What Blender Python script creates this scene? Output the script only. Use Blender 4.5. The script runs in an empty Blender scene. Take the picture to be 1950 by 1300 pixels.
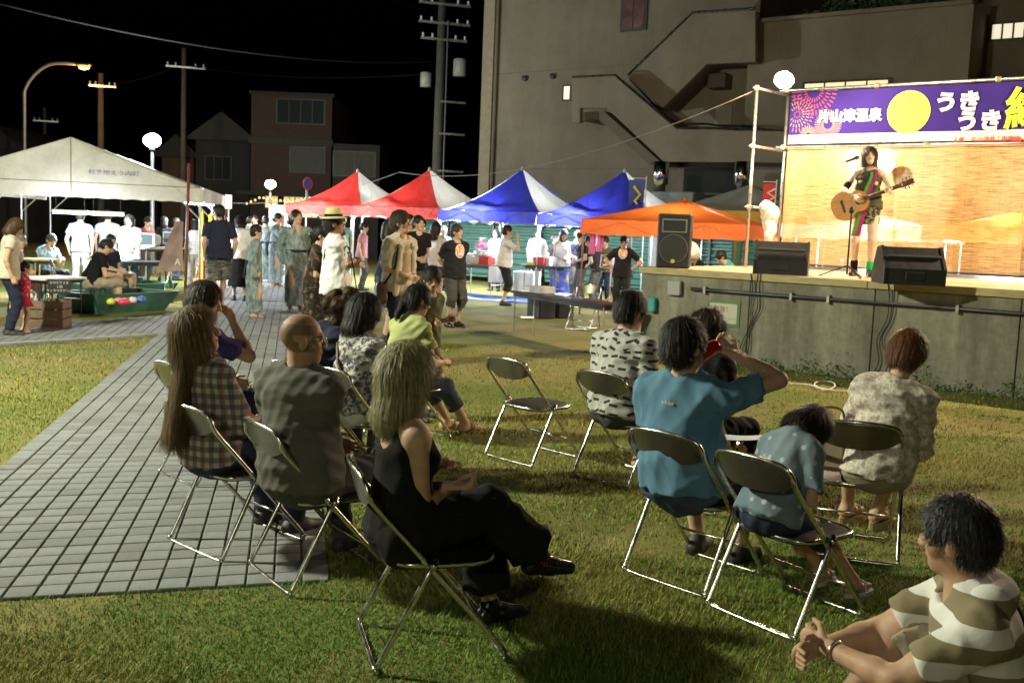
import bpy, bmesh, math, random
import numpy as np
from mathutils import Vector, Matrix
R = math.radians
rng = np.random.default_rng(7)
random.seed(7)
scene = bpy.context.scene
C = scene.collection

# ---------------------------------------------------------------- camera, world, exposure
CAM_H = 1.66; FPX = 1960.0; ROLL = R(2.3); PITCH = math.atan(214*math.cos(ROLL)/FPX)
_f = np.array([0, math.cos(PITCH), -math.sin(PITCH)]); _u0 = np.array([0, math.sin(PITCH), math.cos(PITCH)]); _r0 = np.array([1., 0, 0])
_rt = _r0*math.cos(ROLL)+_u0*math.sin(ROLL); _up = _u0*math.cos(ROLL)-_r0*math.sin(ROLL)
cam_d = bpy.data.cameras.new('camera'); cam = bpy.data.objects.new('camera', cam_d); C.objects.link(cam)
m = Matrix.Identity(4)
for i in range(3):
    m[i][0] = _rt[i]; m[i][1] = _up[i]; m[i][2] = -_f[i]
m[2][3] = CAM_H
cam.matrix_world = m
cam_d.sensor_width = 36; cam_d.lens = 36*FPX/1950; cam_d.clip_end = 500; cam_d.clip_start = .05
scene.camera = cam
cam_d.dof.use_dof = True; cam_d.dof.focus_distance = 5.5; cam_d.dof.aperture_fstop = 6.3
world = bpy.data.worlds.new('World'); scene.world = world; world.use_nodes = True
_n = world.node_tree.nodes; _bg = _n['Background']
_sky = _n.new('ShaderNodeTexSky'); _sky.sky_type = 'NISHITA'; _sky.sun_disc = False
_sky.sun_elevation = R(-4); _sky.sun_rotation = R(200)
world.node_tree.links.new(_sky.outputs[0], _bg.inputs[0]); _bg.inputs[1].default_value = 0.02
vs = scene.view_settings; vs.view_transform = 'Standard'; vs.look = 'None'; vs.exposure = 0; vs.gamma = 1
scene.render.engine = 'CYCLES'; scene.cycles.use_denoising = True; scene.cycles.max_bounces = 6
scene.cycles.sample_clamp_indirect = 4; scene.cycles.sample_clamp_direct = 0

def pix(x, y, z=0.0):                  # photo pixel -> point at height z
    d = _f*FPX+_rt*(x-975)-_up*(y-650); t = (z-CAM_H)/d[2]
    return Vector((d[0]*t, d[1]*t, z))
def pixd(x, y, Y):                     # photo pixel -> point at depth Y
    d = _f*FPX+_rt*(x-975)-_up*(y-650); t = Y/d[1]
    return Vector((d[0]*t, Y, CAM_H+d[2]*t))

# ---------------------------------------------------------------- materials
_mats = {}
def srgb(r, g, b):
    return tuple(((c/255)/12.92 if c/255 <= .04045 else ((c/255+.055)/1.055)**2.4) for c in (r, g, b))
def newmat(name):
    m = bpy.data.materials.new(name); m.use_nodes = True
    nt = m.node_tree; b = nt.nodes['Principled BSDF']
    return m, nt, nt.nodes, nt.links, b
def mth(nt, op, a, b=None, c=None):
    n = nt.nodes.new('ShaderNodeMath'); n.operation = op
    for i, v in enumerate((a, b, c)):
        if v is None: continue
        if hasattr(v, 'is_linked') or hasattr(v, 'links'): nt.links.new(v, n.inputs[i])
        else: n.inputs[i].default_value = v
    return n.outputs[0]
def mixc(nt, fac, a, b):
    n = nt.nodes.new('ShaderNodeMix'); n.data_type = 'RGBA'
    for i, v in ((0, fac), (6, a), (7, b)):
        if hasattr(v, 'links'): nt.links.new(v, n.inputs[i])
        elif i == 0: n.inputs[0].default_value = v
        else: n.inputs[i].default_value = (*v[:3], 1)
    return n.outputs[2]
def coords(nt, kind='Object'):
    t = nt.nodes.new('ShaderNodeTexCoord'); return t.outputs[kind]
def sep(nt, v):
    s = nt.nodes.new('ShaderNodeSeparateXYZ'); nt.links.new(v, s.inputs[0]); return s.outputs
def vmul(nt, v, s):
    n = nt.nodes.new('ShaderNodeVectorMath'); n.operation = 'MULTIPLY'; nt.links.new(v, n.inputs[0]); n.inputs[1].default_value = s; return n.outputs[0]
def noise(nt, v, scale, detail=3, rough=.55):
    n = nt.nodes.new('ShaderNodeTexNoise'); n.inputs['Scale'].default_value = scale; n.inputs['Detail'].default_value = detail
    n.inputs['Roughness'].default_value = rough; nt.links.new(v, n.inputs['Vector']); return n.outputs[0]
def ramp(nt, fac, stops):
    n = nt.nodes.new('ShaderNodeValToRGB'); e = n.color_ramp.elements
    while len(e) < len(stops): e.new(.5)
    for k, (p, c) in zip(e, stops): k.position = p; k.color = (*c[:3], 1) if not isinstance(c, (int, float)) else (c, c, c, 1)
    nt.links.new(fac, n.inputs[0]); return n.outputs[0]
def bumpn(nt, b, h, strength=.3, dist=.01):
    n = nt.nodes.new('ShaderNodeBump'); n.inputs['Strength'].default_value = strength; n.inputs['Distance'].default_value = dist
    nt.links.new(h, n.inputs['Height']); nt.links.new(n.outputs[0], b.inputs['Normal'])
def M(name, col, rough=.6, var=.2, scale=6, bump=.0, bscale=60, metal=0, stretch=(1, 1, 1), emit=None, es=0, spec=.5, trans=0, alpha=1, coat=0, sheen=0):
    if name in _mats: return _mats[name]
    m, nt, N, L, b = newmat(name)
    v = coords(nt)
    if stretch != (1, 1, 1): v = vmul(nt, v, stretch)
    if var > 0:
        f = noise(nt, v, scale, 4)
        lo = tuple(c*(1-var) for c in col); hi = tuple(min(1, c*(1+var)) for c in col)
        L.new(ramp(nt, f, [(.3, lo), (.7, hi)]), b.inputs['Base Color'])
        L.new(ramp(nt, f, [(.3, max(0, rough-.08)), (.7, min(1, rough+.08))]), b.inputs['Roughness'])
    else:
        b.inputs['Base Color'].default_value = (*col, 1); b.inputs['Roughness'].default_value = rough
    b.inputs['Metallic'].default_value = metal; b.inputs['Specular IOR Level'].default_value = spec
    if trans: b.inputs['Transmission Weight'].default_value = trans
    if coat: b.inputs['Coat Weight'].default_value = coat
    if sheen: b.inputs['Sheen Weight'].default_value = sheen
    if alpha < 1: b.inputs['Alpha'].default_value = alpha
    if bump: bumpn(nt, b, noise(nt, v, bscale, 3), bump, .004)
    if emit: b.inputs['Emission Color'].default_value = (*emit, 1); b.inputs['Emission Strength'].default_value = es
    _mats[name] = m; return m
def glow(name, col, s):
    if name in _mats: return _mats[name]
    m, nt, N, L, b = newmat(name); b.inputs['Base Color'].default_value = (.8, .8, .8, 1)
    b.inputs['Emission Color'].default_value = (*col, 1); b.inputs['Emission Strength'].default_value = s
    m.cycles.emission_sampling = 'NONE'
    _mats[name] = m; return m

# ---------------------------------------------------------------- object helpers
def tag(o, label, cat, group=None, kind=None):
    if label: o['label'] = label
    if cat: o['category'] = cat
    if group: o['group'] = group
    if kind: o['kind'] = kind
    return o
def thing(name, label, cat, loc=(0, 0, 0), rz=0, group=None):
    o = bpy.data.objects.new(name, None); C.objects.link(o); o.location = loc; o.rotation_euler = (0, 0, rz)
    o.empty_display_size = .1
    return tag(o, label, cat, group)
def mesh_obj(name, V, F, mat, parent=None, smooth=False, loc=None):
    me = bpy.data.meshes.new(name)
    if isinstance(F, np.ndarray):
        V = np.asarray(V, np.float32); n = F.shape[1]
        me.vertices.add(len(V)); me.vertices.foreach_set('co', V.ravel())
        me.loops.add(F.size); me.loops.foreach_set('vertex_index', F.astype(np.int32).ravel())
        me.polygons.add(len(F)); me.polygons.foreach_set('loop_start', np.arange(0, F.size, n, dtype=np.int32))
        me.update(calc_edges=True)
    else:
        me.from_pydata([tuple(v) for v in V], [], F); me.update()
    if mat:
        for mm in (mat if isinstance(mat, (list, tuple)) else [mat]): me.materials.append(mm)
    if smooth: me.polygons.foreach_set('use_smooth', np.ones(len(me.polygons), bool))
    o = bpy.data.objects.new(name, me); C.objects.link(o)
    if parent is not None: o.parent = parent
    if loc is not None: o.location = loc
    return o
class MB:
    """collects simple shapes into one mesh"""
    def __init__(s): s.v = []; s.f = []
    def add(s, V, F):
        k = len(s.v); s.v += [Vector(p) for p in V]; s.f += [[i+k for i in f] for f in F]; return s
    def box(s, c, d, rz=0, bev=.0, mat=None):
        x, y, z = (q/2 for q in d); b = min(bev, x*.9, y*.9, z*.9)
        if b > 0:
            V = []; F = []
            idx = {}
            for sx in (-1, 1):
                for sy in (-1, 1):
                    for sz in (-1, 1):
                        for ax in range(3):
                            p = [sx*(x-b), sy*(y-b), sz*(z-b)]; p[ax] = (sx*x, sy*y, sz*z)[ax]
                            idx[(sx, sy, sz, ax)] = len(V); V.append(p)
            for ax in range(3):
                a1, a2 = [(1, 2), (2, 0), (0, 1)][ax]
                for sg in (-1, 1):
                    q = []
                    for (p1, p2) in ((-1, -1), (1, -1), (1, 1), (-1, 1)):
                        k = [0, 0, 0]; k[ax] = sg; k[a1] = p1; k[a2] = p2; q.append(idx[(*k, ax)])
                    F.append(q if sg > 0 else q[::-1])
                    for s2 in (-1, 1):      # edges between face ax(sg) and a1(s2)
                        q = []
                        for t in (-1, 1):
                            k = [0, 0, 0]; k[ax] = sg; k[a1] = s2; k[a2] = t
                            q.append((idx[(*k, ax)], idx[(*k, a1)]))
                        F.append([q[0][0], q[0][1], q[1][1], q[1][0]] if sg*s2 > 0 else [q[0][1], q[0][0], q[1][0], q[1][1]])
            for sx in (-1, 1):
                for sy in (-1, 1):
                    for sz in (-1, 1):
                        t = [idx[(sx, sy, sz, a)] for a in range(3)]
                        F.append(t if sx*sy*sz > 0 else t[::-1])
        else:
            V = [(i*x, j*y, k*z) for i in (-1, 1) for j in (-1, 1) for k in (-1, 1)]
            F = [(0, 1, 3, 2), (4, 6, 7, 5), (0, 4, 5, 1), (2, 3, 7, 6), (0, 2, 6, 4), (1, 5, 7, 3)]
        Rm = mat or Matrix.Rotation(rz, 3, 'Z'); c = Vector(c)
        return s.add([Rm @ Vector(p)+c for p in V], F)
    def tube(s, pts, r, n=8, closed=False, cap=True):
        pts = [Vector(p) for p in pts]; k = len(pts); V = []; F = []
        rs = r if isinstance(r, (list, tuple)) else [r]*k
        pu = None
        for i, p in enumerate(pts):
            if closed: t = pts[(i+1) % k]-pts[i-1]
            else: t = pts[min(i+1, k-1)]-pts[max(i-1, 0)]
            t.normalize()
            if pu is None:
                a = Vector((0, 0, 1)) if abs(t.z) < .9 else Vector((1, 0, 0)); u = a.cross(t).normalized()
            else:
                u = (pu-t*pu.dot(t)); u = u.normalized() if u.length > 1e-6 else t.orthogonal().normalized()
            pu = u; w = t.cross(u)
            V += [p+(u*math.cos(2*math.pi*j/n)+w*math.sin(2*math.pi*j/n))*rs[i] for j in range(n)]
        for i in range(k if closed else k-1):
            a = i*n; b = ((i+1) % k)*n
            for j in range(n): F.append((a+j, a+(j+1) % n, b+(j+1) % n, b+j))
        if cap and not closed: F.append(list(range(n))[::-1]); F.append([(k-1)*n+j for j in range(n)])
        return s.add(V, F)
    def lathe(s, prof, c=(0, 0, 0), n=20, mat=None, caps=True):
        V = []; F = []; c = Vector(c); k = len(prof)
        for r, z in prof:
            V += [(r*math.cos(2*math.pi*j/n), r*math.sin(2*math.pi*j/n), z) for j in range(n)]
        for i in range(k-1):
            for j in range(n): F.append((i*n+j, i*n+(j+1) % n, (i+1)*n+(j+1) % n, (i+1)*n+j))
        if caps and prof[0][0] > 1e-4: F.append(list(range(n))[::-1])
        if caps and prof[-1][0] > 1e-4: F.append([(k-1)*n+j for j in range(n)])
        return s.add([(mat @ Vector(p) if mat else Vector(p))+c for p in V], F)
    def prism(s, poly, vec):
        """closed polygon (3D points) extruded by vec"""
        k = len(poly); vec = Vector(vec); P = [Vector(p) for p in poly]
        nrm = Vector((0, 0, 0))
        for i in range(k): nrm += P[i].cross(P[(i+1) % k])
        if nrm.dot(vec) > 0: P = P[::-1]
        F = [list(range(k)), [k+i for i in range(k)][::-1]]
        F += [(i, k+i, k+(i+1) % k, (i+1) % k) for i in range(k)]
        return s.add(P+[p+vec for p in P], F)
    def grid(s, fn, nu, nv):
        V = [fn(i/nu, j/nv) for j in range(nv+1) for i in range(nu+1)]
        F = [(j*(nu+1)+i, j*(nu+1)+i+1, (j+1)*(nu+1)+i+1, (j+1)*(nu+1)+i) for j in range(nv) for i in range(nu)]
        return s.add(V, F)
    def build(s, name, mat, parent=None, smooth=False, loc=None):
        return mesh_obj(name, s.v, s.f, mat, parent, smooth, loc)
def smooth_path(pts, sub=6):
    P = [Vector(p) for p in pts]; out = []
    for i in range(len(P)-1):
        p0 = P[max(i-1, 0)]; p1 = P[i]; p2 = P[i+1]; p3 = P[min(i+2, len(P)-1)]
        for j in range(sub):
            t = j/sub
            out.append(.5*((2*p1)+(p2-p0)*t+(2*p0-5*p1+4*p2-p3)*t*t+(3*p1-p0-3*p2+p3)*t**3))
    return out+[P[-1]]
def copy_tree(o, parent=None):
    c = o.copy(); C.objects.link(c)
    if parent is not None: c.parent = parent
    for ch in o.children: copy_tree(ch, c)
    return c
def light(kind, parent, loc, energy, col, size=.2, rot=None, spot=None, size_y=None, blend=.3):
    d = bpy.data.lights.new('lamp_light', kind); d.energy = energy; d.color = col
    if kind == 'AREA':
        d.size = size
        if size_y: d.shape = 'RECTANGLE'; d.size_y = size_y
    else: d.shadow_soft_size = size
    if kind == 'SPOT': d.spot_size = spot; d.spot_blend = blend
    o = bpy.data.objects.new('lamp_light', d); C.objects.link(o); o.parent = parent; o.location = loc
    if rot is not None: o.rotation_euler = rot
    return o
def text_mesh(name, s, size, mat, parent, mw, extrude=.002, align='LEFT', bold=0.0, sx=1):
    cu = bpy.data.curves.new('t', 'FONT'); cu.body = s; cu.size = size; cu.extrude = extrude; cu.align_x = align; cu.bevel_depth = bold; cu.bevel_resolution = 1
    cu.resolution_u = 3
    o = bpy.data.objects.new('t', cu); C.objects.link(o)
    me = bpy.data.meshes.new_from_object(o.evaluated_get(bpy.context.evaluated_depsgraph_get()))
    bpy.data.objects.remove(o); me.name = name
    if sx != 1: me.transform(Matrix.Scale(sx, 4, (1, 0, 0)))
    me.transform(mw); me.materials.clear(); me.materials.append(mat)
    o = bpy.data.objects.new(name, me); C.objects.link(o); o.parent = parent; return o
# ---------------------------------------------------------------- people: bodies grown from distance fields
f32 = np.float32
def nv(v): v = np.asarray(v, float); return v/(np.linalg.norm(v)+1e-9)
class Sdf:
    def __init__(s): s.p = []
    def cone(s, a, b, ra, rb, k=.03, flat=None, clips=(), op='u'):
        a = np.asarray(a, float); b = np.asarray(b, float); r = max(ra, rb)
        s.p.append(('c', (a, b, ra, rb, flat), k, clips, op, np.minimum(a, b)-r, np.maximum(a, b)+r)); return s
    def ell(s, c, rad, Rm=None, k=.03, clips=(), op='u'):
        c = np.asarray(c, float); rad = np.asarray(rad, float); r = rad.max()
        s.p.append(('e', (c, rad, np.eye(3) if Rm is None else Rm), k, clips, op, c-r, c+r)); return s
    def bounds(s):
        u = [p for p in s.p if p[4] == 'u']
        return np.min([p[5] for p in u], 0), np.max([p[6] for p in u], 0)
    def eval(s, o, n, h, wr=0, seed=0, fq=1.0):
        ax = [(o[i]+h*np.arange(n[i])).astype(f32) for i in range(3)]
        D = np.full(n, 1., f32)
        for kind, q, k, clips, op, lo, hi in s.p:
            m = k+2.5*h
            i0 = [max(0, int((lo[i]-m-o[i])/h)) for i in range(3)]; i1 = [min(n[i], int((hi[i]+m-o[i])/h)+2) for i in range(3)]
            if any(i1[i] <= i0[i] for i in range(3)): continue
            sl = tuple(slice(i0[i], i1[i]) for i in range(3))
            x = ax[0][sl[0]][:, None, None]; y = ax[1][sl[1]][None, :, None]; z = ax[2][sl[2]][None, None, :]
            if kind == 'c':
                a, b, ra, rb, flat = q; ba = b-a; L = max(float(ba@ba), 1e-9)
                px, py, pz = x-f32(a[0]), y-f32(a[1]), z-f32(a[2])
                t = np.clip((px*f32(ba[0])+py*f32(ba[1])+pz*f32(ba[2]))/f32(L), 0, 1)
                qx, qy, qz = px-t*f32(ba[0]), py-t*f32(ba[1]), pz-t*f32(ba[2])
                d2 = qx*qx+qy*qy+qz*qz
                if flat is not None:
                    nn, f = flat; qn = qx*f32(nn[0])+qy*f32(nn[1])+qz*f32(nn[2])
                    d2 = d2+qn*qn*f32(1/(f*f)-1)
                d = np.sqrt(d2)-(f32(ra)+t*f32(rb-ra))
            else:
                c, rad, Rm = q
                px, py, pz = x-f32(c[0]), y-f32(c[1]), z-f32(c[2])
                k0 = 0; k1 = 0
                for i in range(3):
                    e = px*f32(Rm[i][0])+py*f32(Rm[i][1])+pz*f32(Rm[i][2]); k0 = k0+(e/f32(rad[i]))**2; k1 = k1+(e/f32(rad[i]**2))**2
                k0 = np.sqrt(k0); d = k0*(k0-1)/np.maximum(np.sqrt(k1), f32(1e-6))
            for pt, nn in clips:
                d = np.maximum(d, (x-f32(pt[0]))*f32(nn[0])+(y-f32(pt[1]))*f32(nn[1])+(z-f32(pt[2]))*f32(nn[2]))
            A = D[sl]
            if op == 'u':
                if k > 0: hh = np.maximum(k-np.abs(A-d), 0)/f32(k); D[sl] = np.minimum(A, d)-hh*hh*f32(k*.25)
                else: D[sl] = np.minimum(A, d)
            else:
                d = -d
                hh = np.maximum(k-np.abs(A-d), 0)/f32(max(k, 1e-4)); D[sl] = np.maximum(A, d)+hh*hh*f32(k*.25)
        if wr:
            x, y, z = ax[0][:, None, None], ax[1][None, :, None], ax[2][None, None, :]
            r_ = np.random.default_rng(seed); acc = 0
            wx = np.sin(9*z+3*y+seed)+np.sin(7*x-5*y); wy = np.sin(8*x+4*z+seed*2)
            for i in range(5):
                d = nv(r_.normal(size=3)*(1, 1, 1.25)); w = fq*(22+13*i); ph = r_.uniform(0, 6)
                acc = acc+(1-np.abs(np.sin(.5*w*(x*f32(d[0])+y*f32(d[1])+z*f32(d[2]))+.9*wx+.7*wy*(1 if i % 2 else -1)+ph)))*f32(1/(1+.5*i))
            D = D-f32(wr)*(acc-1.0).astype(f32)
        return D
_ED = [(0, 1), (2, 3), (4, 5), (6, 7), (0, 2), (1, 3), (4, 6), (5, 7), (0, 4), (1, 5), (2, 6), (3, 7)]
_CO = np.array([[(i >> 2) & 1, (i >> 1) & 1, i & 1] for i in range(8)])
def nets(D, o, h):
    s = D < 0; n = D.shape
    cnt = sum(s[i:n[0]-1+i, j:n[1]-1+j, k:n[2]-1+k].astype(np.int8) for i in (0, 1) for j in (0, 1) for k in (0, 1))
    act = (cnt > 0) & (cnt < 8); ai = np.argwhere(act); idx = np.full(act.shape, -1, np.int32); idx[act] = np.arange(len(ai))
    if not len(ai): return np.zeros((0, 3)), np.zeros((0, 4), np.int32)
    d = np.stack([D[ai[:, 0]+c[0], ai[:, 1]+c[1], ai[:, 2]+c[2]] for c in _CO], 1)
    acc = np.zeros((len(ai), 3)); w = np.zeros(len(ai))
    for a, b in _ED:
        da, db = d[:, a], d[:, b]; cr = (da < 0) != (db < 0)
        t = np.where(cr, da/np.where(cr, da-db, 1), 0)
        acc += np.where(cr[:, None], _CO[a]+t[:, None]*(_CO[b]-_CO[a]), 0); w += cr
    V = np.asarray(o)+h*(ai+acc/w[:, None])
    Q = []
    for axn in range(3):
        a1, a2 = (axn+1) % 3, (axn+2) % 3
        lo = [slice(None)]*3; hi = [slice(None)]*3; lo[axn] = slice(0, -1); hi[axn] = slice(1, None)
        s0, s1 = s[tuple(lo)], s[tuple(hi)]
        e = np.argwhere(s0 != s1); e = e[(e[:, a1] > 0) & (e[:, a2] > 0) & (e[:, a1] < act.shape[a1]) & (e[:, a2] < act.shape[a2])]
        if not len(e): continue
        flip = s0[tuple(e.T)]
        def cell(d1, d2):
            c = e.copy(); c[:, a1] += d1; c[:, a2] += d2; return idx[tuple(c.T)]
        q = np.stack([cell(-1, -1), cell(0, -1), cell(0, 0), cell(-1, 0)], 1)
        q = np.where(flip[:, None], q, q[:, ::-1]); Q.append(q)
    F = np.concatenate(Q); F = F[(F >= 0).all(1)]
    return V, F
def grow(sdf, h, boxes=(), wr=0, seed=0, fq=1.0, floor=None):
    """boxes: [(lo,hi,h)] rendered finer; returns joined verts, quads"""
    VV = []; FF = []; k = 0
    lo, hi = sdf.bounds(); lo = lo-2.2*h-wr*3; hi = hi+2.2*h+wr*3
    if floor is not None: lo[2] = max(lo[2], floor)
    for (l, u, hh) in [(lo, hi, h)]+list(boxes):
        n = tuple(int(math.ceil((u[i]-l[i])/hh))+1 for i in range(3))
        D = sdf.eval(l, n, hh, wr, seed, fq); V, F = nets(D, l, hh)
        if hh == h and boxes and len(F):
            for (bl, bu, bh) in boxes:
                ins = ((V > np.asarray(bl)+1.6*h) & (V < np.asarray(bu)-1.6*h)).all(1)
                F = F[~ins[F].all(1)]
        VV.append(V); FF.append(F+k); k += len(V)
    V = np.concatenate(VV); F = np.concatenate(FF)
    used = np.unique(F); mp = np.zeros(len(V), np.int32); mp[used] = np.arange(len(used))
    return V[used], mp[F]
def ik(S, T, a, b, pole):
    S = np.asarray(S, float); T = np.asarray(T, float); v = T-S; L = np.linalg.norm(v); d = min(L, (a+b)*.995); u = v/(L+1e-9); T = S+u*d
    x = (a*a-b*b+d*d)/(2*d); hh = math.sqrt(max(a*a-x*x, 0)); p = np.asarray(pole, float); p = p-u*(p@u); p = nv(p)
    return S+u*x+p*hh, T
def rotm(yaw=0, pitch=0, roll=0):
    """pitch>0 looks down/forward lean, yaw>0 turns to the left (counter-clockwise from above)"""
    return np.array((Matrix.Rotation(R(yaw), 3, 'Z') @ Matrix.Rotation(R(-pitch), 3, 'X') @ Matrix.Rotation(R(roll), 3, 'Y')))
HANDS = {'down': (.235, .04, -.05), 'front': (.055, .20, .10), 'behind': (.05, -.15, .02), 'hips': (.20, .03, .10), 'lap': (.10, .30, .09),
         'knees': (.12, .42, .10), 'pocket': (.20, .05, -.02), 'phone': (.04, .27, .26), 'foldR': (-.10, .19, .24), 'foldL': (.10, .21, .22), 'table': (.16, .36, .22)}
SKIN = {}
def skin_mat(tone):
    if tone in SKIN: return SKIN[tone]
    m, nt, N, L, b = newmat('skin'); a = N.new('ShaderNodeVertexColor'); a.layer_name = 'Col'
    n = noise(nt, coords(nt), 26, 3); base = ramp(nt, n, [(.3, tuple(c*.9 for c in tone)), (.7, tuple(min(1, c*1.08) for c in tone))])
    mx = N.new('ShaderNodeMix'); mx.data_type = 'RGBA'; mx.blend_type = 'MULTIPLY'; mx.inputs[0].default_value = 1
    L.new(base, mx.inputs[6]); L.new(a.outputs[0], mx.inputs[7]); L.new(mx.outputs[2], b.inputs['Base Color'])
    b.inputs['Roughness'].default_value = .58; b.inputs['Specular IOR Level'].default_value = .35; bumpn(nt, b, noise(nt, coords(nt), 320, 2), .25, .002); b.inputs['Subsurface Weight'].default_value = .06; b.inputs['Subsurface Radius'].default_value = (.02, .008, .004)
    SKIN[tone] = m; return m
TONE = (.50, .315, .215); TONE_TAN = (.40, .235, .15); TONE_FAIR = (.60, .41, .30)
HAIR = {}
def hair_mat(col, col2=None, gl=.36):
    key = (col, col2)
    if key in HAIR: return HAIR[key]
    m, nt, N, L, b = newmat('hair'); v = vmul(nt, coords(nt), (130, 130, 7)); n = noise(nt, v, 1, 2)
    c2 = col2 or tuple(min(1, c*2.0+.003) for c in col)
    L.new(ramp(nt, n, [(.34, col), (.72, c2)]), b.inputs['Base Color'])
    b.inputs['Roughness'].default_value = gl+.14; b.inputs['Specular IOR Level'].default_value = .28
    bumpn(nt, b, n, .5, .004); HAIR[key] = m; return m
BLACK_HAIR = (.010, .008, .007); BROWN_HAIR = (.045, .022, .011)

def person(name, label, loc, face, h=1.70, pose='stand', cat='person', group=None, q=1, seed=None, tone=TONE, sex='m', bulk=1.0,
           lean=4, twist=0, side=0, head=(0, 0, 0), handL='down', handR='down', elbL=None, elbR=None, curl=.45, palmL=None, palmR=None,
           feet=None, knees=None, seat=.415, sx=0, legs_open=.10, top=None, bottom=None, hair=None, shoes=None, child=0, extra=None, glasses=False, bust=None, stubble=0):
    """face: world yaw of the facing direction in degrees (0 = +Y, counter-clockwise). q: 2 near, 1 middle, 0 far"""
    seed = seed if seed is not None else (hash(label) % 997 if False else sum(map(ord, label)) % 997)
    root = thing(name, label, cat, loc, R(face), group)
    k = h/1.70; hk = k*(1+.34*child)
    hb, hh_, hd, hc = {2: (.0125, .0055, .0042, .0095), 1: (.017, .0075, .006, .0135), 0: (.024, .012, .011, .019)}[q]
    X = np.array([1., 0, 0]); Y = np.array([0, 1., 0]); Z = np.array([0, 0, 1.])
    if pose == 'stand': P = np.array([0, 0, .93*k])
    elif pose == 'sit': P = np.array([sx, -.125, seat+.090*k])
    else: P = np.array([0, 0, .13*k])
    T = rotm(0, lean, side); Tw = rotm(twist, lean, side); sp = T@Z; tx = Tw@X; ty = Tw@Y
    sl = .93 if pose == 'sit' else 1.0
    up = lambda a: P+sp*a*k*sl
    Cc = up(.34); Nk = up(.495); Sh = {1: up(.44)+tx*.182*k*(bulk**.6)*(1 if sex == 'm' else .9), -1: up(.44)-tx*.182*k*(bulk**.6)*(1 if sex == 'm' else .9)}
    Hr = Tw@rotm(*head) if pose != 'abs' else rotm(*head); Hc = Nk+sp*.045*k+(Hr@np.array([0, .012, .135]))*hk
    Hd = lambda v: Hc+(Hr@np.asarray(v, float))*hk
    # arms
    E = {}; W = {}; arm = {}
    for sgn, tgt, el in ((1, handR, elbR), (-1, handL, elbL)):
        if isinstance(tgt, str):
            t0 = HANDS[tgt]; t = np.array([sgn*t0[0], t0[1], t0[2]])
            if pose == 'stand' or tgt in ('front', 'foldR', 'foldL', 'phone', 'hips', 'behind'): t = T@t
            if tgt in ('foldR', 'foldL'): t = T@np.array([t0[0], t0[1], t0[2]]) if (sgn > 0) == (tgt == 'foldR') else t
            tp = P+t*k
            pole = el if el is not None else ((sgn*1., -.25, -.1) if tgt == 'hips' else (sgn*.55, -.8, -.6))
        else: tp = P+np.asarray(tgt, float)*k; pole = el if el is not None else (sgn*.55, -.8, -.6)
        E[sgn], W[sgn] = ik(Sh[sgn], tp, .285*k, .245*k, pole)
    # legs
    Hp = {1: P+X*.088*k-Z*.03*k, -1: P-X*.088*k-Z*.03*k}; K = {}; A = {}; toe = {}
    for sgn in (1, -1):
        if feet and sgn in feet: fp = np.asarray(feet[sgn][:3], float)*1.0; yaw = feet[sgn][3] if len(feet[sgn]) > 3 else 0
        elif pose == 'stand': fp = np.array([sgn*legs_open, 0, .085*k]); yaw = -8*sgn
        elif pose == 'sit': fp = np.array([sx+sgn*(legs_open+.02), .34*k, .085*k]); yaw = -6*sgn
        else: fp = np.array([sgn*.13, .42*k, .08*k]); yaw = 0
        pole = (sgn*.12, 1, .25) if pose == 'stand' else (sgn*.25, .5, 1)
        K[sgn], A[sgn] = ik(Hp[sgn], fp, .43*k, .415*k, pole if not (knees and sgn in knees) else knees[sgn])
        toe[sgn] = np.array([-math.sin(R(yaw)), math.cos(R(yaw)), 0])
        if feet and sgn in feet and len(feet[sgn]) > 4: toe[sgn] = nv(feet[sgn][4])
    B = Sdf(); b = bulk; fy = (ty, .70)
    B.ell(up(.0)-sp*.01*k, (.158*k*b*(1.03 if sex == 'f' else 1), .112*k*b, .115*k), T.T, .05)
    B.cone(up(.04), up(.20), .138*k*b, .128*k*b*(1 if sex == 'm' else .92), .05, fy)
    B.cone(up(.20), up(.36), .133*k*b*(1 if sex == 'm' else .93), .145*k*(b**.6)*(1 if sex == 'm' else .92), .05, (ty, .68))
    B.cone(Sh[1]-tx*.03*k, Sh[-1]+tx*.03*k, .058*k, .058*k, .05)
    B.cone(up(.52)-ty*.01, Sh[1]-tx*.03*k, .042*k, .048*k, .045); B.cone(up(.52)-ty*.01, Sh[-1]+tx*.03*k, .042*k, .048*k, .045)
    if sex == 'f' or bust:
        for s_ in (1, -1): B.ell(up(.315)+tx*s_*.07*k+ty*.075*k, (.06*k, .052*k, .062*k), Tw.T, .03)
    nkr = (.054 if sex == 'm' else .047)*k
    B.cone(up(.47), Hd((0, -.012, -.045)), nkr*1.12, nkr, .03)
    for s_ in (1, -1):
        fa = 1 if sex == 'm' else .86
        B.cone(Sh[s_], E[s_], .051*k*fa, .040*k*fa, .03); B.cone(E[s_], E[s_]+(W[s_]-E[s_])*.3, .038*k*fa, .040*k*fa, .02); B.cone(E[s_]+(W[s_]-E[s_])*.25, W[s_], .040*k*fa, .026*k*fa, .02)
        B.cone(Hp[s_], K[s_], .084*k*(b**.5), .056*k, .035); B.cone(K[s_], A[s_], .053*k, .035*k, .025)
        calf = K[s_]+(A[s_]-K[s_])*.3; back = -toe[s_]; B.ell(calf+back*.018*k, (.046*k, .046*k, .10*k), None, .03)
        heel = A[s_]+np.array([0, 0, -.048*k])-toe[s_]*.028*k; tp = A[s_]+toe[s_]*.155*k+np.array([0, 0, -.062*k])
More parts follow.
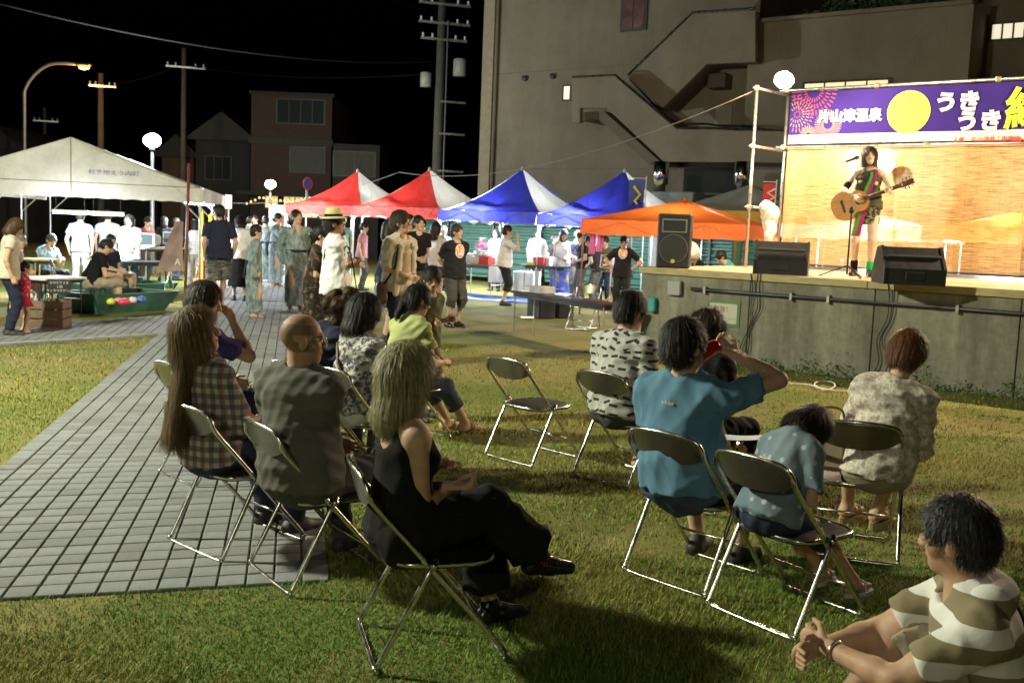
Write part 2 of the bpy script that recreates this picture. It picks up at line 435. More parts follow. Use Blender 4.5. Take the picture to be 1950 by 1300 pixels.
        if feet and s_ in feet and len(feet[s_]) > 4:
            dn = nv(A[s_]-K[s_]); dn = nv(dn-toe[s_]*(dn@toe[s_])); heel = A[s_]+dn*.048*k-toe[s_]*.028*k; tp = A[s_]+toe[s_]*.155*k+dn*.062*k
        B.cone(A[s_], heel, .036*k, .033*k, .02); B.cone(heel, tp, .034*k, .024*k, .03); toe[s_, 'h'] = heel; toe[s_, 't'] = tp
    # head
    he = lambda c, r, kk=.02, op='u': B.ell(Hd(c), np.asarray(r)*hk, Hr.T, kk*hk, (), op)
    hcn = lambda a, b_, r0, r1, kk=.012: B.cone(Hd(a), Hd(b_), r0*hk, r1*hk, kk*hk)
    he((0, -.012, .030), (.075, .094, .088)); he((0, .024, -.045), (.056, .064, .072), .03); he((0, .060, -.093), (.026, .022, .021), .03)
    he((.042, .050, -.022), (.024, .026, .026), .02); he((-.042, .050, -.022), (.024, .026, .026), .02)
    hcn((-.03, .076, .024), (.03, .076, .024), .012, .012, .02)
    he((.031, .100, .000), (.019, .018, .013), .012, 's'); he((-.031, .100, .000), (.019, .018, .013), .012, 's')
    for s_ in (1, -1):
        he((s_*.031, .0755, .0), (.0135, .0125, .0125), .003); he((s_*.079, -.010, -.008), (.010, .021, .032), .006)
        he((s_*.011, .094, -.030), (.010, .011, .009), .008)
    hcn((0, .086, .012), (0, .104, -.026), .008, .0115); hcn((-.017, .083, -.060), (.017, .083, -.060), .008, .008, .006); hcn((-.013, .083, -.052), (.013, .083, -.052), .007, .007, .006)
    # hands
    boxes = [(Hc-.165*hk, Hc+.165*hk, hh_)]
    for s_, pn, cr in ((1, palmR, curl if not isinstance(curl, tuple) else curl[0]), (-1, palmL, curl if not isinstance(curl, tuple) else curl[1])):
        d = nv(W[s_]-E[s_]); n0 = np.asarray(pn if pn is not None else (-s_, .15, -.15), float); n0 = nv(n0-d*(n0@d)); sd = np.cross(d, n0)*s_
        w = W[s_]; fl = (n0, .46); B.cone(w, w+d*.078*k, .029*k, .037*k, .012, fl)
        for i, (of, ln) in enumerate(((.029, .066), (.0095, .076), (-.0095, .071), (-.028, .054))):
            a = w+d*.080*k+sd*of*k; c1 = cr*R(62); c2 = cr*R(135); d1 = d*math.cos(c1)+n0*math.sin(c1); d2 = d*math.cos(c2)+n0*math.sin(c2)
            m_ = a+d1*ln*.55*k; B.cone(a-d*.012*k, m_, .0092*k, .0085*k, .004); B.cone(m_, m_+d2*ln*.5*k, .0085*k, .007*k, .003)
        a = w+d*.022*k+sd*.026*k; m_ = a+nv(sd*.75+d*.75+n0*.35)*.042*k; B.cone(a, m_, .013*k, .0105*k, .012); B.cone(m_, m_+nv(d+sd*.15+n0*.35*cr)*.032*k, .0105*k, .0085*k, .004)
        cc = w+d*.075*k; boxes.append((cc-.105*k, cc+.105*k, hd))
    V, F = grow(B, hb, boxes)
    hl = ((V-Hc)@Hr)/hk; col = np.ones((len(V), 4), f32); x, y, z = np.abs(hl[:, 0]), hl[:, 1], hl[:, 2]; inh = (y > .04) & (np.linalg.norm(hl, axis=1) < .16)
    lip = inh & (x < .026) & (z > -.067) & (z < -.046) & (y > .07); col[lip, :3] = (.85, .48, .48)
    brow = inh & (np.abs(x-.033) < .019) & (np.abs(z-.0235-(.033-x)*.1) < .0045); col[brow, :3] = (.10, .09, .09)
    ew = inh & (((x-.031)/.0145)**2+(z/.0068)**2 < 1); col[ew, :3] = (1.5, 2.2, 2.9)
    ir = inh & (((x-.031)/.0066)**2+(z/.0066)**2 < 1); col[ir, :3] = (.05, .04, .04)
    ed = inh & (((x-.031)/.0175)**2+((z-.004)/.0095)**2 < 1) & ~ew & (z > .003); col[ed, :3] = (.28, .22, .2)
    if stubble:
        sb = (np.linalg.norm(hl, axis=1) < .19) & (z > -.05) & (y < .052+z*.15) & ~((x > .066) & (z < .03)); col[sb, :3] *= np.where(z[sb, None] > .075, 1-stubble*.35, 1-stubble)
    body = mesh_obj('body', V, F, skin_mat(tone), root, True)
    ca = body.data.color_attributes.new('Col', 'FLOAT_COLOR', 'POINT'); ca.data.foreach_set('color', col.ravel())
    J = dict(P=P, up=up, Nk=Nk, Sh=Sh, E=E, W=W, Hp=Hp, K=K, A=A, toe=toe, Hd=Hd, Hr=Hr, Hc=Hc, hk=hk, k=k, T=T, Tw=Tw, tx=tx, ty=ty, sp=sp, root=root, hc=hc, b=b, sex=sex, seed=seed, q=q, pose=pose)
    if top: make_top(J, **top)
    if bottom: make_bottom(J, **bottom)
    if shoes: make_shoes(J, **shoes)
    if hair is not None: make_hair(J, **hair)
    if glasses:
        mb = MB()
        for s_ in (1, -1):
            mb.tube([Hd((s_*.034+.021*math.cos(t), .104, .0+.016*math.sin(t))) for t in np.linspace(0, 2*math.pi, 15)[:-1]], .0016*hk, 5, closed=True)
            mb.tube([Hd((s_*.055, .103, .004)), Hd((s_*.078, .06, .004)), Hd((s_*.083, -.01, .004)), Hd((s_*.08, -.025, -.012))], .0017*hk, 5)
        mb.tube([Hd((-.013, .106, .004)), Hd((.013, .106, .004))], .0015*hk, 5); mb.build('glasses', M('silver_frame', (.55, .53, .5), .25, 0, metal=1), root, True)
    if extra: extra(J)
    return J
def cloth_obj(J, name, s, mat, wr=.004, fq=1.0, h=None):
    V, F = grow(s, h or J['hc'], (), wr*J['k'], J['seed'], fq, floor=.004); return mesh_obj(name, V, F, mat, J['root'], True)
def make_top(J, mat, kind='tee', sleeve=.55, hem=-.09, loose=1.0, wr=.010, neck=1.0, scoop=0, name=None, hemflare=0.0):
    P, up, k, b, tx, ty, sp, Sh, E, W = (J[n] for n in ('P', 'up', 'k', 'b', 'tx', 'ty', 'sp', 'Sh', 'E', 'W'))
    s = Sdf(); L = .018*loose*k; fsex = 1 if J['sex'] == 'm' else .94
    if J['pose'] == 'sit': hem = max(hem, -.05)
    hw = .176 if J['pose'] == 'sit' else .196
    hz = up(hem); cl = ((hz, -sp),)
    if hem < .06:
        s.cone(up(hem-.05), up(.06), (hw+hemflare)*k*b+L*.7, .170*k*b+L, .05, (ty, .78), cl)
    s.cone(up(max(.02, hem)), up(.20), .145*k*b+L, .136*k*b*fsex+L, .05, (ty, .74), cl)
    s.cone(up(.20), up(.37), .138*k*b*fsex+L, .150*k*(b**.6)*fsex+L, .05, (ty, .71))
    if J['sex'] == 'f':
        for s_ in (1, -1): s.ell(up(.315)+tx*s_*.065*k+ty*.072*k, (.066*k+L*.4, .054*k+L*.4, .066*k+L*.4), J['Tw'].T, .04)
    if kind == 'tank':
        s.cone(up(.40)+tx*.105*k, up(.40)-tx*.105*k, .052*k, .052*k, .04)
        for s_ in (1, -1): s.cone(up(.40)+tx*s_*.10*k, up(.505)+tx*s_*.085*k-ty*.012*k, .034*k, .024*k, .02)
    else:
        s.cone(Sh[1]-tx*.028*k, Sh[-1]+tx*.028*k, .060*k+L*.5, .060*k+L*.5, .05)
        for s_ in (1, -1):
            s.cone(up(.515)-ty*.012, Sh[s_]-tx*s_*.03*k, .046*k+L*.3, .052*k+L*.4, .045)
    if sleeve > 0:
        for s_ in (1, -1):
            ua = E[s_]-Sh[s_]; fa = 1 if J['sex'] == 'm' else .9; st = min(sleeve, 1); Ls = min(L, .020*k)
            e = Sh[s_]+ua*st; cl2 = ((e, nv(ua)),) if sleeve <= 1 else ()
            s.cone(Sh[s_], Sh[s_]+ua*min(st+.05, 1), .054*k*fa+Ls*.8, (.050*k*fa+Ls*1.15) if sleeve <= 1 else (.044*k*fa+Ls), .03, None, cl2)
            if sleeve > 1:
                fa_ = W[s_]-E[s_]; e = E[s_]+fa_*(sleeve-1); s.cone(E[s_], E[s_]+fa_*min(sleeve-.95, 1), .044*k*fa+Ls, .036*k*fa+Ls*.9, .025, None, ((e, nv(fa_)),))
    hd = J['Hd']((0, -.012, -.06)); nd = nv(hd-up(.5))
    s.cone(up(.50)+nd*.0+ty*.016*k, hd+nd*.1, .066*k*neck, .075*k*neck, .008, None, (), 's')
    s.ell(up(.525)+ty*.05*k, (.070*k*neck, .06*k*neck, .045*k*neck), J['Tw'].T, .01, (), 's')
    if scoop: s.ell(up(.50)-ty*.10*k, (.085*k*scoop, .085*k, .12*k*scoop), J['Tw'].T, .012, (), 's')
    return cloth_obj(J, name or ('shirt' if kind != 'tank' else 'tank_top'), s, mat, wr*1.35, 1.6 if J['q'] == 2 else 1.1)
def make_bottom(J, mat, kind='pants', length=1.0, loose=1.0, flare=0.0, wr=.008, name=None, hem=None):
    P, up, k, b, tx, ty, sp, K, A, Hp, T = (J[n] for n in ('P', 'up', 'k', 'b', 'tx', 'ty', 'sp', 'K', 'A', 'Hp', 'T'))
    s = Sdf(); L = .012*loose*k
    if kind == 'pants':
        s.ell(up(-.005), (.162*k*b+L, .118*k*b+L, .118*k), T.T, .05, ((up(.085), sp),)); s.cone(up(0), up(.12), .150*k*b+L*.6, .140*k*b+L*.6, .04, (ty, .76), ((up(.085), sp),))
        for s_ in (1, -1):
            kn, an = K[s_], A[s_]
            if length <= .5:
                e = Hp[s_]+(kn-Hp[s_])*length*2; s.cone(Hp[s_], Hp[s_]+(kn-Hp[s_])*min(1, length*2+.08), .090*k*(b**.5)+L, .064*k+L*1.3+flare, .03, None, ((e, nv(kn-Hp[s_])),))
            else:
                t = (length-.5)*2; d = an-kn; e = kn+d*t
                s.cone(Hp[s_], kn, .089*k*(b**.5)+L, .061*k+L, .03); s.cone(kn, kn+d*min(t+.06, 1.08), .060*k+L, .045*k+L*1.2+flare, .025, None, ((e, nv(d)),))
    else:
        z1 = hem if hem is not None else .5*k
        if J['pose'] == 'sit':
            for s_ in (1, -1):
                kn, an = K[s_], A[s_]; d = an-kn; e = kn+d*length
                s.cone(Hp[s_], kn, .10*k, .075*k, .09); s.cone(kn, kn+d*min(1, length+.05), .07*k, .07*k+flare, .09, None, ((e, nv(d)),))
            s.ell(up(-.005), (.17*k*b, .13*k, .118*k), T.T, .06, ((up(.085), sp),))
        else:
            bt = np.array([P[0], P[1]+.01, z1]); w = up(.07)
            s.cone(up(.08), up(-.10), .135*k*b+L, .168*k*b+L, .03, (ty, .80), ((up(.085), sp),)); s.cone(up(-.06), bt, .165*k*b+L, .165*k*b+L+flare, .05, (ty, .82), ((bt, (0, 0, -1)),))
    return cloth_obj(J, name or ('trousers' if kind == 'pants' else 'skirt'), s, mat, wr*1.3, 1.55 if kind == 'pants' else .9)
def make_shoes(J, mat, kind='shoe', sole=None):
    k = J['k']
    for s_ in (1, -1):
        hl, tp, tv, A = J['toe'][s_, 'h'], J['toe'][s_, 't'], J['toe'][s_], J['A'][s_]; s = Sdf()
        dn = nv(np.cross(np.cross(tv, hl-A), tv)) if True else None
        if dn@(hl-A) < 0: dn = -dn
        if kind == 'shoe':
            s.cone(hl-tv*.005, hl+tv*.09*k, .043*k, .045*k, .02); s.cone(hl+tv*.08*k, tp+tv*.015, .045*k, .034*k, .02); s.cone(A-dn*.005*k, hl, .045*k, .042*k, .02)
            h0 = hl+dn*.034*k; s.p = [(a, q_, kk, c+((h0, dn),), o, l, u) for (a, q_, kk, c, o, l, u) in s.p]
            V, F = grow(s, .008 if J['q'] == 2 else .012); ob = mesh_obj('shoe', V, F, mat, J['root'], True)
        else:
            mb = MB(); sd = np.cross(tv, dn); pl = []
            for t in np.linspace(0, 2*math.pi, 17)[:-1]:
                c_ = (hl+tp)/2+dn*.030*k; pl.append(c_+tv*math.cos(t)*(.135*k)+sd*math.sin(t)*(.044*k+.006*math.cos(t)))
            mb.prism(pl, Vector(dn)*(sole or .018)); ob = mb.build('sandal', mat, J['root']); mb = MB()
            f = hl+tv*.11*k
            mb.tube([f+sd*.045*k+dn*.03*k, f+sd*.03*k-dn*.024*k, f-dn*.032*k, f-sd*.03*k-dn*.024*k, f-sd*.045*k+dn*.03*k], .009*k, 6); mb.build('strap', mat, ob)
def make_hair(J, col=BLACK_HAIR, col2=None, kind='short', vol=1.0, strands=None, length=.2, gl=.36, fringe=1.0, name='hair'):
    Hd, Hr, hk, q = J['Hd'], J['Hr'], J['hk'], J['q']; s = Sdf(); t = .014*vol
    he = lambda c, r, kk=.02, op='u', clips=(): s.ell(Hd(c), np.asarray(r)*hk, Hr.T, kk*hk, clips, op)
    dirw = lambda v: Hr@np.asarray(v, float)
    zc = lambda z: ((Hd((0, 0, z)), dirw((0, 0, -1))),)
    low = {'short': -.055, 'bob': -.06, 'long': -.07, 'bun': -.05, 'curly': -.06, 'pony': -.05}[kind]
    he((0, -.016, .034), (.078+t, .097+t, .092+t*1.15), .02, 'u', zc(low)); he((0, -.05, -.01), (.066+t, .062+t, .075+t), .03, 'u', zc(low-.02))
    if kind == 'curly': 
        r_ = np.random.default_rng(J['seed'])
        for i in range(46):
            v = nv(r_.normal(size=3)*(1, 1, .9)+(0, -.25, .15)); he(v*np.array((.095, .112, .115))*vol+(0, -.02, .012), np.full(3, r_.uniform(.022, .038)), .02, 'u', zc(-.12))
    if kind in ('bob', 'long'):
        L = length
        s.cone(Hd((0, -.018, .02)), Hd((0, -.045, -L*.6)), (.088+t)*hk, (.092+t)*hk, .03, (dirw((0, 1, 0)), .92), zc(-L))
        if kind == 'long':
            dn = np.array([0, 0, -1.]); a = Hd((0, -.075, -.10)); bck = nv(np.array([*(-(Hr@np.array([0, 1., 0])))[:2], 0])); e = a+dn*length*hk+bck*.05*hk
            wl = .098+.05*max(0, length-.3)/.16; s.cone(Hd((0, -.05, 0)), a, .085*hk, .097*hk, .03); s.cone(a, e, .1*hk, wl*hk, .03, (bck, .55), ((e, dn),))
    # open the face
    he((0, .105, -.055), (.066, .085, .100), .012, 's')
    he((0, .125, .02-.014*(fringe-1)), (.058, .055, .052), .012, 's')
    if kind in ('short', 'bun', 'pony'):
        for s_ in (1, -1): he((s_*.085, .012, -.035), (.03, .045, .05), .01, 's')
    if kind == 'bun': he((0, -.125, -.02), (.045, .042, .042), .015)
    if kind == 'pony': s.cone(Hd((0, -.115, .0)), Hd((0, -.15, -.16)), .03*hk, .022*hk, .02)
    h = {2: .0055, 1: .008, 0: .013}[q]; V, F = grow(s, h, (), 0)
    # strand relief: displace along radial direction by azimuth streaks
    hl = ((V-J['Hc'])@Hr)/hk; az = np.arctan2(hl[:, 0], hl[:, 1]+.02); r_ = np.random.default_rng(J['seed']+3)
    dis = sum(np.sin(az*w+hl[:, 2]*r_.uniform(-14, 14)+r_.uniform(0, 6))*a for w, a in ((17, .35), (29, .35), (47, .3)))
    out = V-J['Hc']; out /= np.linalg.norm(out, axis=1)[:, None]+1e-9
    V = V+out*(dis*.0022*hk)[:, None]*(1 if q else .5); mt = hair_mat(col, col2, gl)
    ns = strands if strands is not None else {2: 6500, 1: 600, 0: 0}[q]
    if ns:
        # ribbons that follow the hair surface and fall past its edge
        fc = V[F].mean(1); nr = np.cross(V[F[:, 1]]-V[F[:, 0]], V[F[:, 2]]-V[F[:, 0]]); nr /= np.linalg.norm(nr, axis=1)[:, None]+1e-12
        sel = r_.choice(len(F), ns); p = fc[sel]+nr[sel]*.001; nn = nr[sel]; cr = Hd((0, -.055, .115)); pts = [p]; st = {'short': .0062, 'curly': .008, 'bun': .010, 'pony': .01}.get(kind, .015)*hk; nst = 4 if q == 2 else 3
        wob = r_.normal(size=(ns, 3))*.28
        for i in range(nst):
            d = p-cr; d[:, 2] -= .05+.02*i; d = d/(np.linalg.norm(d, axis=1)[:, None]+1e-9); 
            if kind == 'bun': d = Hd((0, -.13, -.01))-p; d = d/(np.linalg.norm(d, axis=1)[:, None]+1e-9)
            d = d-nn*(d*nn).sum(1)[:, None]*.93+wob*(1.6 if kind == 'curly' else .8)*(.22 if kind in ('bob', 'long') else 1); d[:, 2] -= .10
            d /= np.linalg.norm(d, axis=1)[:, None]+1e-9; p = p+d*st; pts.append(p)
        wd = .0010 if q == 2 else .0026; SV = []; 
        side_ = np.cross(pts[-1]-pts[0], nn); side_ /= np.linalg.norm(side_, axis=1)[:, None]+1e-9
        for i, p in enumerate(pts):
            w = wd*hk*(1-.75*i/nst); lift = nn*(.0015+.0012*i)*hk
            SV += [p-side_*w+lift, p+side_*w+lift]
        SV = np.stack(SV, 1).reshape(-1, 3); m2 = 2*(nst+1); base = np.arange(ns)*m2
        SF = np.concatenate([np.stack([base+2*i, base+2*i+1, base+2*i+3, base+2*i+2], 1) for i in range(nst)])
        F = np.concatenate([F, SF+len(V)]); V = np.concatenate([V, SV])
    return mesh_obj(name, V, F, mt, J['root'], True)
# ---------------------------------------------------------------- setting: ground, path, grass
def grass_color(nt, v, far=False):
    n1 = noise(nt, v, .55, 4, .6); n2 = noise(nt, v, 5, 5, .7); n3 = noise(nt, v, 45, 3, .7)
    a = ramp(nt, n1, [(.38, srgb(100, 112, 52)), (.52, srgb(136, 128, 78)), (.68, srgb(156, 138, 96))])
    b = mixc(nt, mth(nt, 'MULTIPLY', n2, .6), a, srgb(70, 84, 30))
    return mixc(nt, ramp(nt, n3, [(.35, 0.), (.75, .55)]), b, srgb(120, 112, 62)), n2, n3
m, nt, N, L, b = newmat('lawn'); v = coords(nt)
c, n2, n3 = grass_color(nt, v); L.new(c, b.inputs['Base Color']); b.inputs['Roughness'].default_value = .95; b.inputs['Specular IOR Level'].default_value = .15
bumpn(nt, b, mth(nt, 'ADD', n3, mth(nt, 'MULTIPLY', n2, .8)), .8, .02); LAWN = m
g = mesh_obj('ground', [(-300, -60, 0), (300, -60, 0), (300, 420, 0), (-300, 420, 0)], [(0, 1, 2, 3)], LAWN); g['kind'] = 'structure'
PU = Vector((math.cos(R(16.5)), math.sin(R(16.5)), 0)); PV = Vector((-.211, .977, 0)); PC = Vector((-.80, 4.62, 0)); PW = .1262; PL = .141
JOINT = M('joint_sand', (.12, .112, .09), .95, .4, 30, .4, 200)
def paver_mat():
    m, nt, N, L, b = newmat('paver_concrete'); v = coords(nt); oi = N.new('ShaderNodeObjectInfo')
    n1 = noise(nt, v, 180, 3, .8); n2 = mth(nt, 'ADD', mth(nt, 'MULTIPLY', noise(nt, v, 1.4, 3), .5), mth(nt, 'MULTIPLY', noise(nt, v, 7.5, 3, .7), .5)); rnd = N.new('ShaderNodeVertexColor'); rnd.layer_name = 'Tint'
    base = ramp(nt, n1, [(.25, (.15, .158, .17)), (.55, (.225, .236, .25)), (.8, (.33, .345, .36))])
    c = mixc(nt, ramp(nt, n2, [(.40, 0.), (.62, .62)]), base, (.145, .145, .132))
    t = mixc(nt, ramp(nt, mth(nt, 'ADD', mth(nt, 'MULTIPLY', oi.outputs['Random'], mth(nt, 'LESS_THAN', rnd.outputs[0], .0001)), rnd.outputs[0]), [(0., .0), (.6, .15), (1., .62)]), c, (.115, .112, .10))
    L.new(t, b.inputs['Base Color']); b.inputs['Roughness'].default_value = .9; bumpn(nt, b, n1, .6, .004); return m
PAVER = paver_mat()
NCOL = 16
def paver_geo(gapu=.009, gapv=.0085, z0=-.02, z1=.0145, ch=.004):
    a, c = PW-gapu, PL-gapv
    def q(d, z): return [PU*(sx*(a/2-d))+PV*(sy*(c/2-d))+Vector((0, 0, z)) for sx, sy in ((-1, -1), (1, -1), (1, 1), (-1, 1))]
    V = q(0, z0)+q(0, z1-ch)+q(ch, z1)
    F = [(8, 9, 10, 11)]+[(i, (i+1) % 4, 4+(i+1) % 4, 4+i) for i in range(4)]+[(4+i, 4+(i+1) % 4, 8+(i+1) % 4, 8+i) for i in range(4)]
    return V, F
pbase = thing('path', None, None); pbase['kind'] = 'structure'
bl = PC-PU*(PW*NCOL); tl = bl+PV*34; tr = PC+PV*34
mesh_obj('bedding', [(*bl[:2], .005), (*PC[:2], .005), (*tr[:2], .005), (*tl[:2], .005)], [(0, 1, 2, 3)], JOINT, pbase)
gV, gF = paver_geo(); pm = bpy.data.meshes.new('paver'); pm.from_pydata([tuple(p) for p in gV], [], gF); pm.materials.append(PAVER)
restV = []; restF = []
def rest_add(c, tw=0):
    k = len(restV); restV.extend([p+c for p in gV]); restF.extend([[i+k for i in f] for f in gF])
cnt = 0
for j in range(232):
    for i in range(NCOL):
        c = PC-PU*(PW*(i+.5))+PV*(PL*(j+.5)); c.z = random.uniform(-.0015, .0015)
        if cnt < 300 and c.x/c.y > -.53:
            o = bpy.data.objects.new('paver', pm); C.objects.link(o); o.parent = pbase; o.location = c; o.rotation_euler = (random.uniform(-.006, .006), random.uniform(-.006, .006), random.uniform(-.006, .006)); cnt += 1
        else: rest_add(c)
branch = [(-4.90, 14.1), (-5.65, 17.5), (-6.75, 15.0), (-9.4, 11.6), (-8.2, 9.9), (-6.26, 12.35)]
def inside(p, poly):
    r = False; n = len(poly)
    for i in range(n):
        x1, y1 = poly[i]; x2, y2 = poly[(i+1) % n]
        if (y1 > p[1]) != (y2 > p[1]) and p[0] < (x2-x1)*(p[1]-y1)/(y2-y1)+x1: r = not r
    return r
mesh_obj('bedding', [(x, y, .0045) for x, y in branch], [list(range(len(branch)))[::-1]], JOINT, pbase)
for i in range(-60, 60):
    for j in range(-60, 60):
        c = Vector((-6.5, 13.5, 0))+PU*(PW*i)+PV*(PL*j)
        if inside(c, branch) and (c-bl).dot(Vector((.977, .211, 0))) < -.02: c.z = 0; rest_add(c)
o = mesh_obj('paver_field', restV, restF, PAVER, pbase); o['kind'] = 'stuff'; tn = np.repeat(.01+.99*rng.random(len(restV)//len(gV)), len(gV)); ca = o.data.color_attributes.new('Tint', 'FLOAT_COLOR', 'POINT'); ca.data.foreach_set('color', np.stack([tn, tn, tn, np.ones(len(tn))], 1).astype(f32).ravel())
kb = MB()
for a_, b_ in zip(branch[3:]+branch[:1], branch[4:]+branch[:1]):
    pass
# kerb along the lower edge of the branch
ka, kc = Vector((-6.26, 12.33, 0)), Vector((-4.93, 14.07, 0)); kd = (kc-ka).normalized(); n_k = int((kc-ka).length/.6)
for a0, a1 in ((Vector((-8.2, 9.88, 0)), ka), (ka, kc)):
    kd = (a1-a0).normalized(); n_k = max(1, int((a1-a0).length/.6)); st_ = (a1-a0).length/n_k
    for i in range(n_k):
        MB().box((0, 0, 0), (st_-.012, .10, .05), 0, .008).build('kerb_stone', M('kerb', (.22, .22, .21), .9, .2, 20, .3, 80), pbase, loc=a0+kd*(st_*(i+.5))+Vector((kd.y, -kd.x, 0))*.055+Vector((0, 0, .022))).rotation_euler = (0, 0, math.atan2(kd.y, kd.x))
# grass blades (nearest lawn only; farther off the turf is too fine to tell apart)
def on_path(x, y):
    d = np.stack([x-PC.x, y-PC.y], -1); det = PU.x*PV.y-PU.y*PV.x
    uu = (d[..., 0]*PV.y-d[..., 1]*PV.x)/det; vv = (PU.x*d[..., 1]-PU.y*d[..., 0])/det
    jt = rng.random(uu.shape)**2*.05; return (uu < -jt) & (uu > -PW*NCOL+jt) & (vv > jt*.6)
def blades(n, ylo, yhi, hgt, wid, pw=1.0):
    y = ylo+(yhi-ylo)*rng.random(n)**pw; x = (rng.random(n)*2-1)*(.56*y+.2)
    bare = np.sin(x*1.7+1.3*np.sin(y*1.1))+np.sin(y*2.3-x*.9+2)+np.sin(x*5.1+y*4.3)*.5
    k = ~on_path(x, y) & ~((bare > 1.35) & (rng.random(n) < .6)); x, y = x[k], y[k]
    pch = np.sin(x*2.1+np.sin(y*1.7)*1.3)+np.sin(y*2.9+x*1.3)+rng.normal(size=len(x))*.8
    hh = hgt*(.55+.9*rng.random(len(x)))*(1+.22*np.clip(pch, -2, 2)); a = rng.random(len(x))*6.283; ln = .35+.9*rng.random(len(x))
    w = wid*(.7+.6*rng.random(len(x)))
    dx, dy = np.cos(a), np.sin(a); px, py = -dy*w, dx*w
    b0 = np.stack([x-px, y-py, 0*x], 1); b1 = np.stack([x+px, y+py, 0*x], 1)
    mx, my, mz = x+dx*hh*ln*.35, y+dy*hh*ln*.35, hh*.62
    m0 = np.stack([mx-px*.8, my-py*.8, mz], 1); m1 = np.stack([mx+px*.8, my+py*.8, mz], 1)
    t = np.stack([x+dx*hh*ln, y+dy*hh*ln, hh*.95], 1)
    V = np.stack([b0, b1, m1, m0, t, t], 1).reshape(-1, 3); k = np.arange(len(x))*6
    F = np.concatenate([np.stack([k, k+1, k+2, k+3], 1), np.stack([k+3, k+2, k+4, k+5], 1)])
    dry = np.clip(.24+.26*np.clip((y-4.6)/3.5, 0, 1)+.30*pch+.3*rng.normal(size=len(x)), 0, 1); col = (1-dry)[:, None]*np.array(srgb(80, 132, 34))+dry[:, None]*np.array(srgb(156, 142, 72))
    col *= (.6+.7*rng.random(len(x)))[:, None]
    return V, F, np.repeat(col, 6, 0)
VV = []; FF = []; CC = []; k = 0
for args in ((170000, 2.2, 5.2, .021, .0014, .8), (100000, 5.0, 9.0, .020, .0024, .9), (42000, 8.8, 14.5, .018, .0042, 1)):
    V, F, cc = blades(*args); VV.append(V); FF.append(F+k); CC.append(cc); k += len(V)
m, nt, N, L, b = newmat('grass_blade'); a = N.new('ShaderNodeVertexColor'); a.layer_name = 'Col'; L.new(a.outputs[0], b.inputs['Base Color'])
b.inputs['Roughness'].default_value = .6; b.inputs['Specular IOR Level'].default_value = .25
go = mesh_obj('grass', np.concatenate(VV), np.concatenate(FF), m); go['kind'] = 'stuff'; tag(go, 'short patchy green and dry lawn grass around the paved path', 'grass')
CC = np.concatenate(CC); ca = go.data.color_attributes.new('Col', 'FLOAT_COLOR', 'POINT'); ca.data.foreach_set('color', np.concatenate([CC, np.ones((len(CC), 1))], 1).astype(f32).ravel())

# ---------------------------------------------------------------- stage
SL = Vector((1.79, 14.38, 0)); SD = Vector((.787, -.617, 0)); SN = Vector((.617, .787, 0)); SH = 1.215; SYAW = math.atan2(SD.y, SD.x)
def st(u, w, z): return SL+SD*u+SN*w+Vector((0, 0, z))
def hit(x, y, P0, n):
    d = Vector(_f*FPX+_rt*(x-975)-_up*(y-650)); o = Vector((0, 0, CAM_H)); return o+d*((P0-o).dot(n)/d.dot(n))
def onwall(x, y, w=0):                    # photo pixel -> (u, z) on a plane w behind the stage front
    p = hit(x, y, SL+SN*w, SN); return (p-SL).dot(SD), p.z
def conc(name, c1, c2, sx_=3.2, sz_=.35, s2=9):
    m, nt, N, L, b = newmat(name); v = coords(nt); n1 = noise(nt, vmul(nt, v, (sx_, sx_, sz_)), 1, 5, .65); n2 = noise(nt, v, s2, 5, .7); n3 = noise(nt, v, 70, 3, .7)
    a = ramp(nt, n1, [(.32, c1), (.68, c2)]); d = mixc(nt, ramp(nt, n2, [(.42, 0.), (.8, .6)]), a, tuple(x*.55 for x in c1)); L.new(d, b.inputs['Base Color'])
    b.inputs['Roughness'].default_value = .88; bumpn(nt, b, mth(nt, 'ADD', n3, n2), .35, .006); return m
CONC = conc('stage_concrete', (.13, .122, .09), (.32, .305, .235))
stage = thing('stage', 'raised concrete stage with pale wooden deck and stained front wall', 'stage', st(0, 0, 0), SYAW)
WH = SH-.10; pw = 1.62
for i in range(6):
    MB().box((pw*(i+.5), .10, WH/2), (pw-.012, .2, WH), 0, .006).build('wall_panel', CONC, stage)
for i in range(3):
    MB().box((.10, .2+1.5*(i+.5)+.004, WH/2), (.2, 1.488, WH), 0, .006).build('wall_panel', CONC, stage)
MB().box((4.9, 2.45, WH/2), (9.4, 4.1, WH-.03), 0).build('core', CONC, stage)
WOOD = M('deck_plywood', (.46, .33, .20), .55, .16, 5, .15, 90, stretch=(1, 6, 6)); WOOD2 = M('fascia_pine', (.40, .32, .15), .6, .25, 5, .2, 60, stretch=(1, 6, 6))
for i in range(5):
    for j in range(6):
        MB().box((1.83*i+.9+(.02 if j % 2 else -.02), .46+.9*j, WH+.062), (1.822, .894, .075), 0, .004).build('deck_board', WOOD, stage)
for i in range(3): MB().box((3.2*i+1.55, -.012, WH+.052), (3.194, .045, .092), 0, .006).build('fascia_board', WOOD2, stage)
DK = M('black_steel', (.015, .015, .015), .45, .2)
u0, z0 = onwall(1320, 543); u1, z1 = onwall(1950, 606)
cd = MB().tube([(u0, -.045, (z0+z1)/2), (9.6, -.045, (z0+z1)/2)], .024, 8).build('conduit', DK, stage, True)
for px in (1345, 1510, 1581, 1828):
    u, _ = onwall(px, 560); MB().box((u, -.035, (z0+z1)/2), (.04, .07, .10), 0, .004).build('clamp', M('clamp_steel', (.3, .28, .25), .4, .2, metal=.8), cd)
u, z = onwall(1288, 548); MB().box((u, -.04, z), (.2, .08, .2), 0, .01).build('junction_box', M('grey_box', (.33, .34, .33), .5, .1), stage)
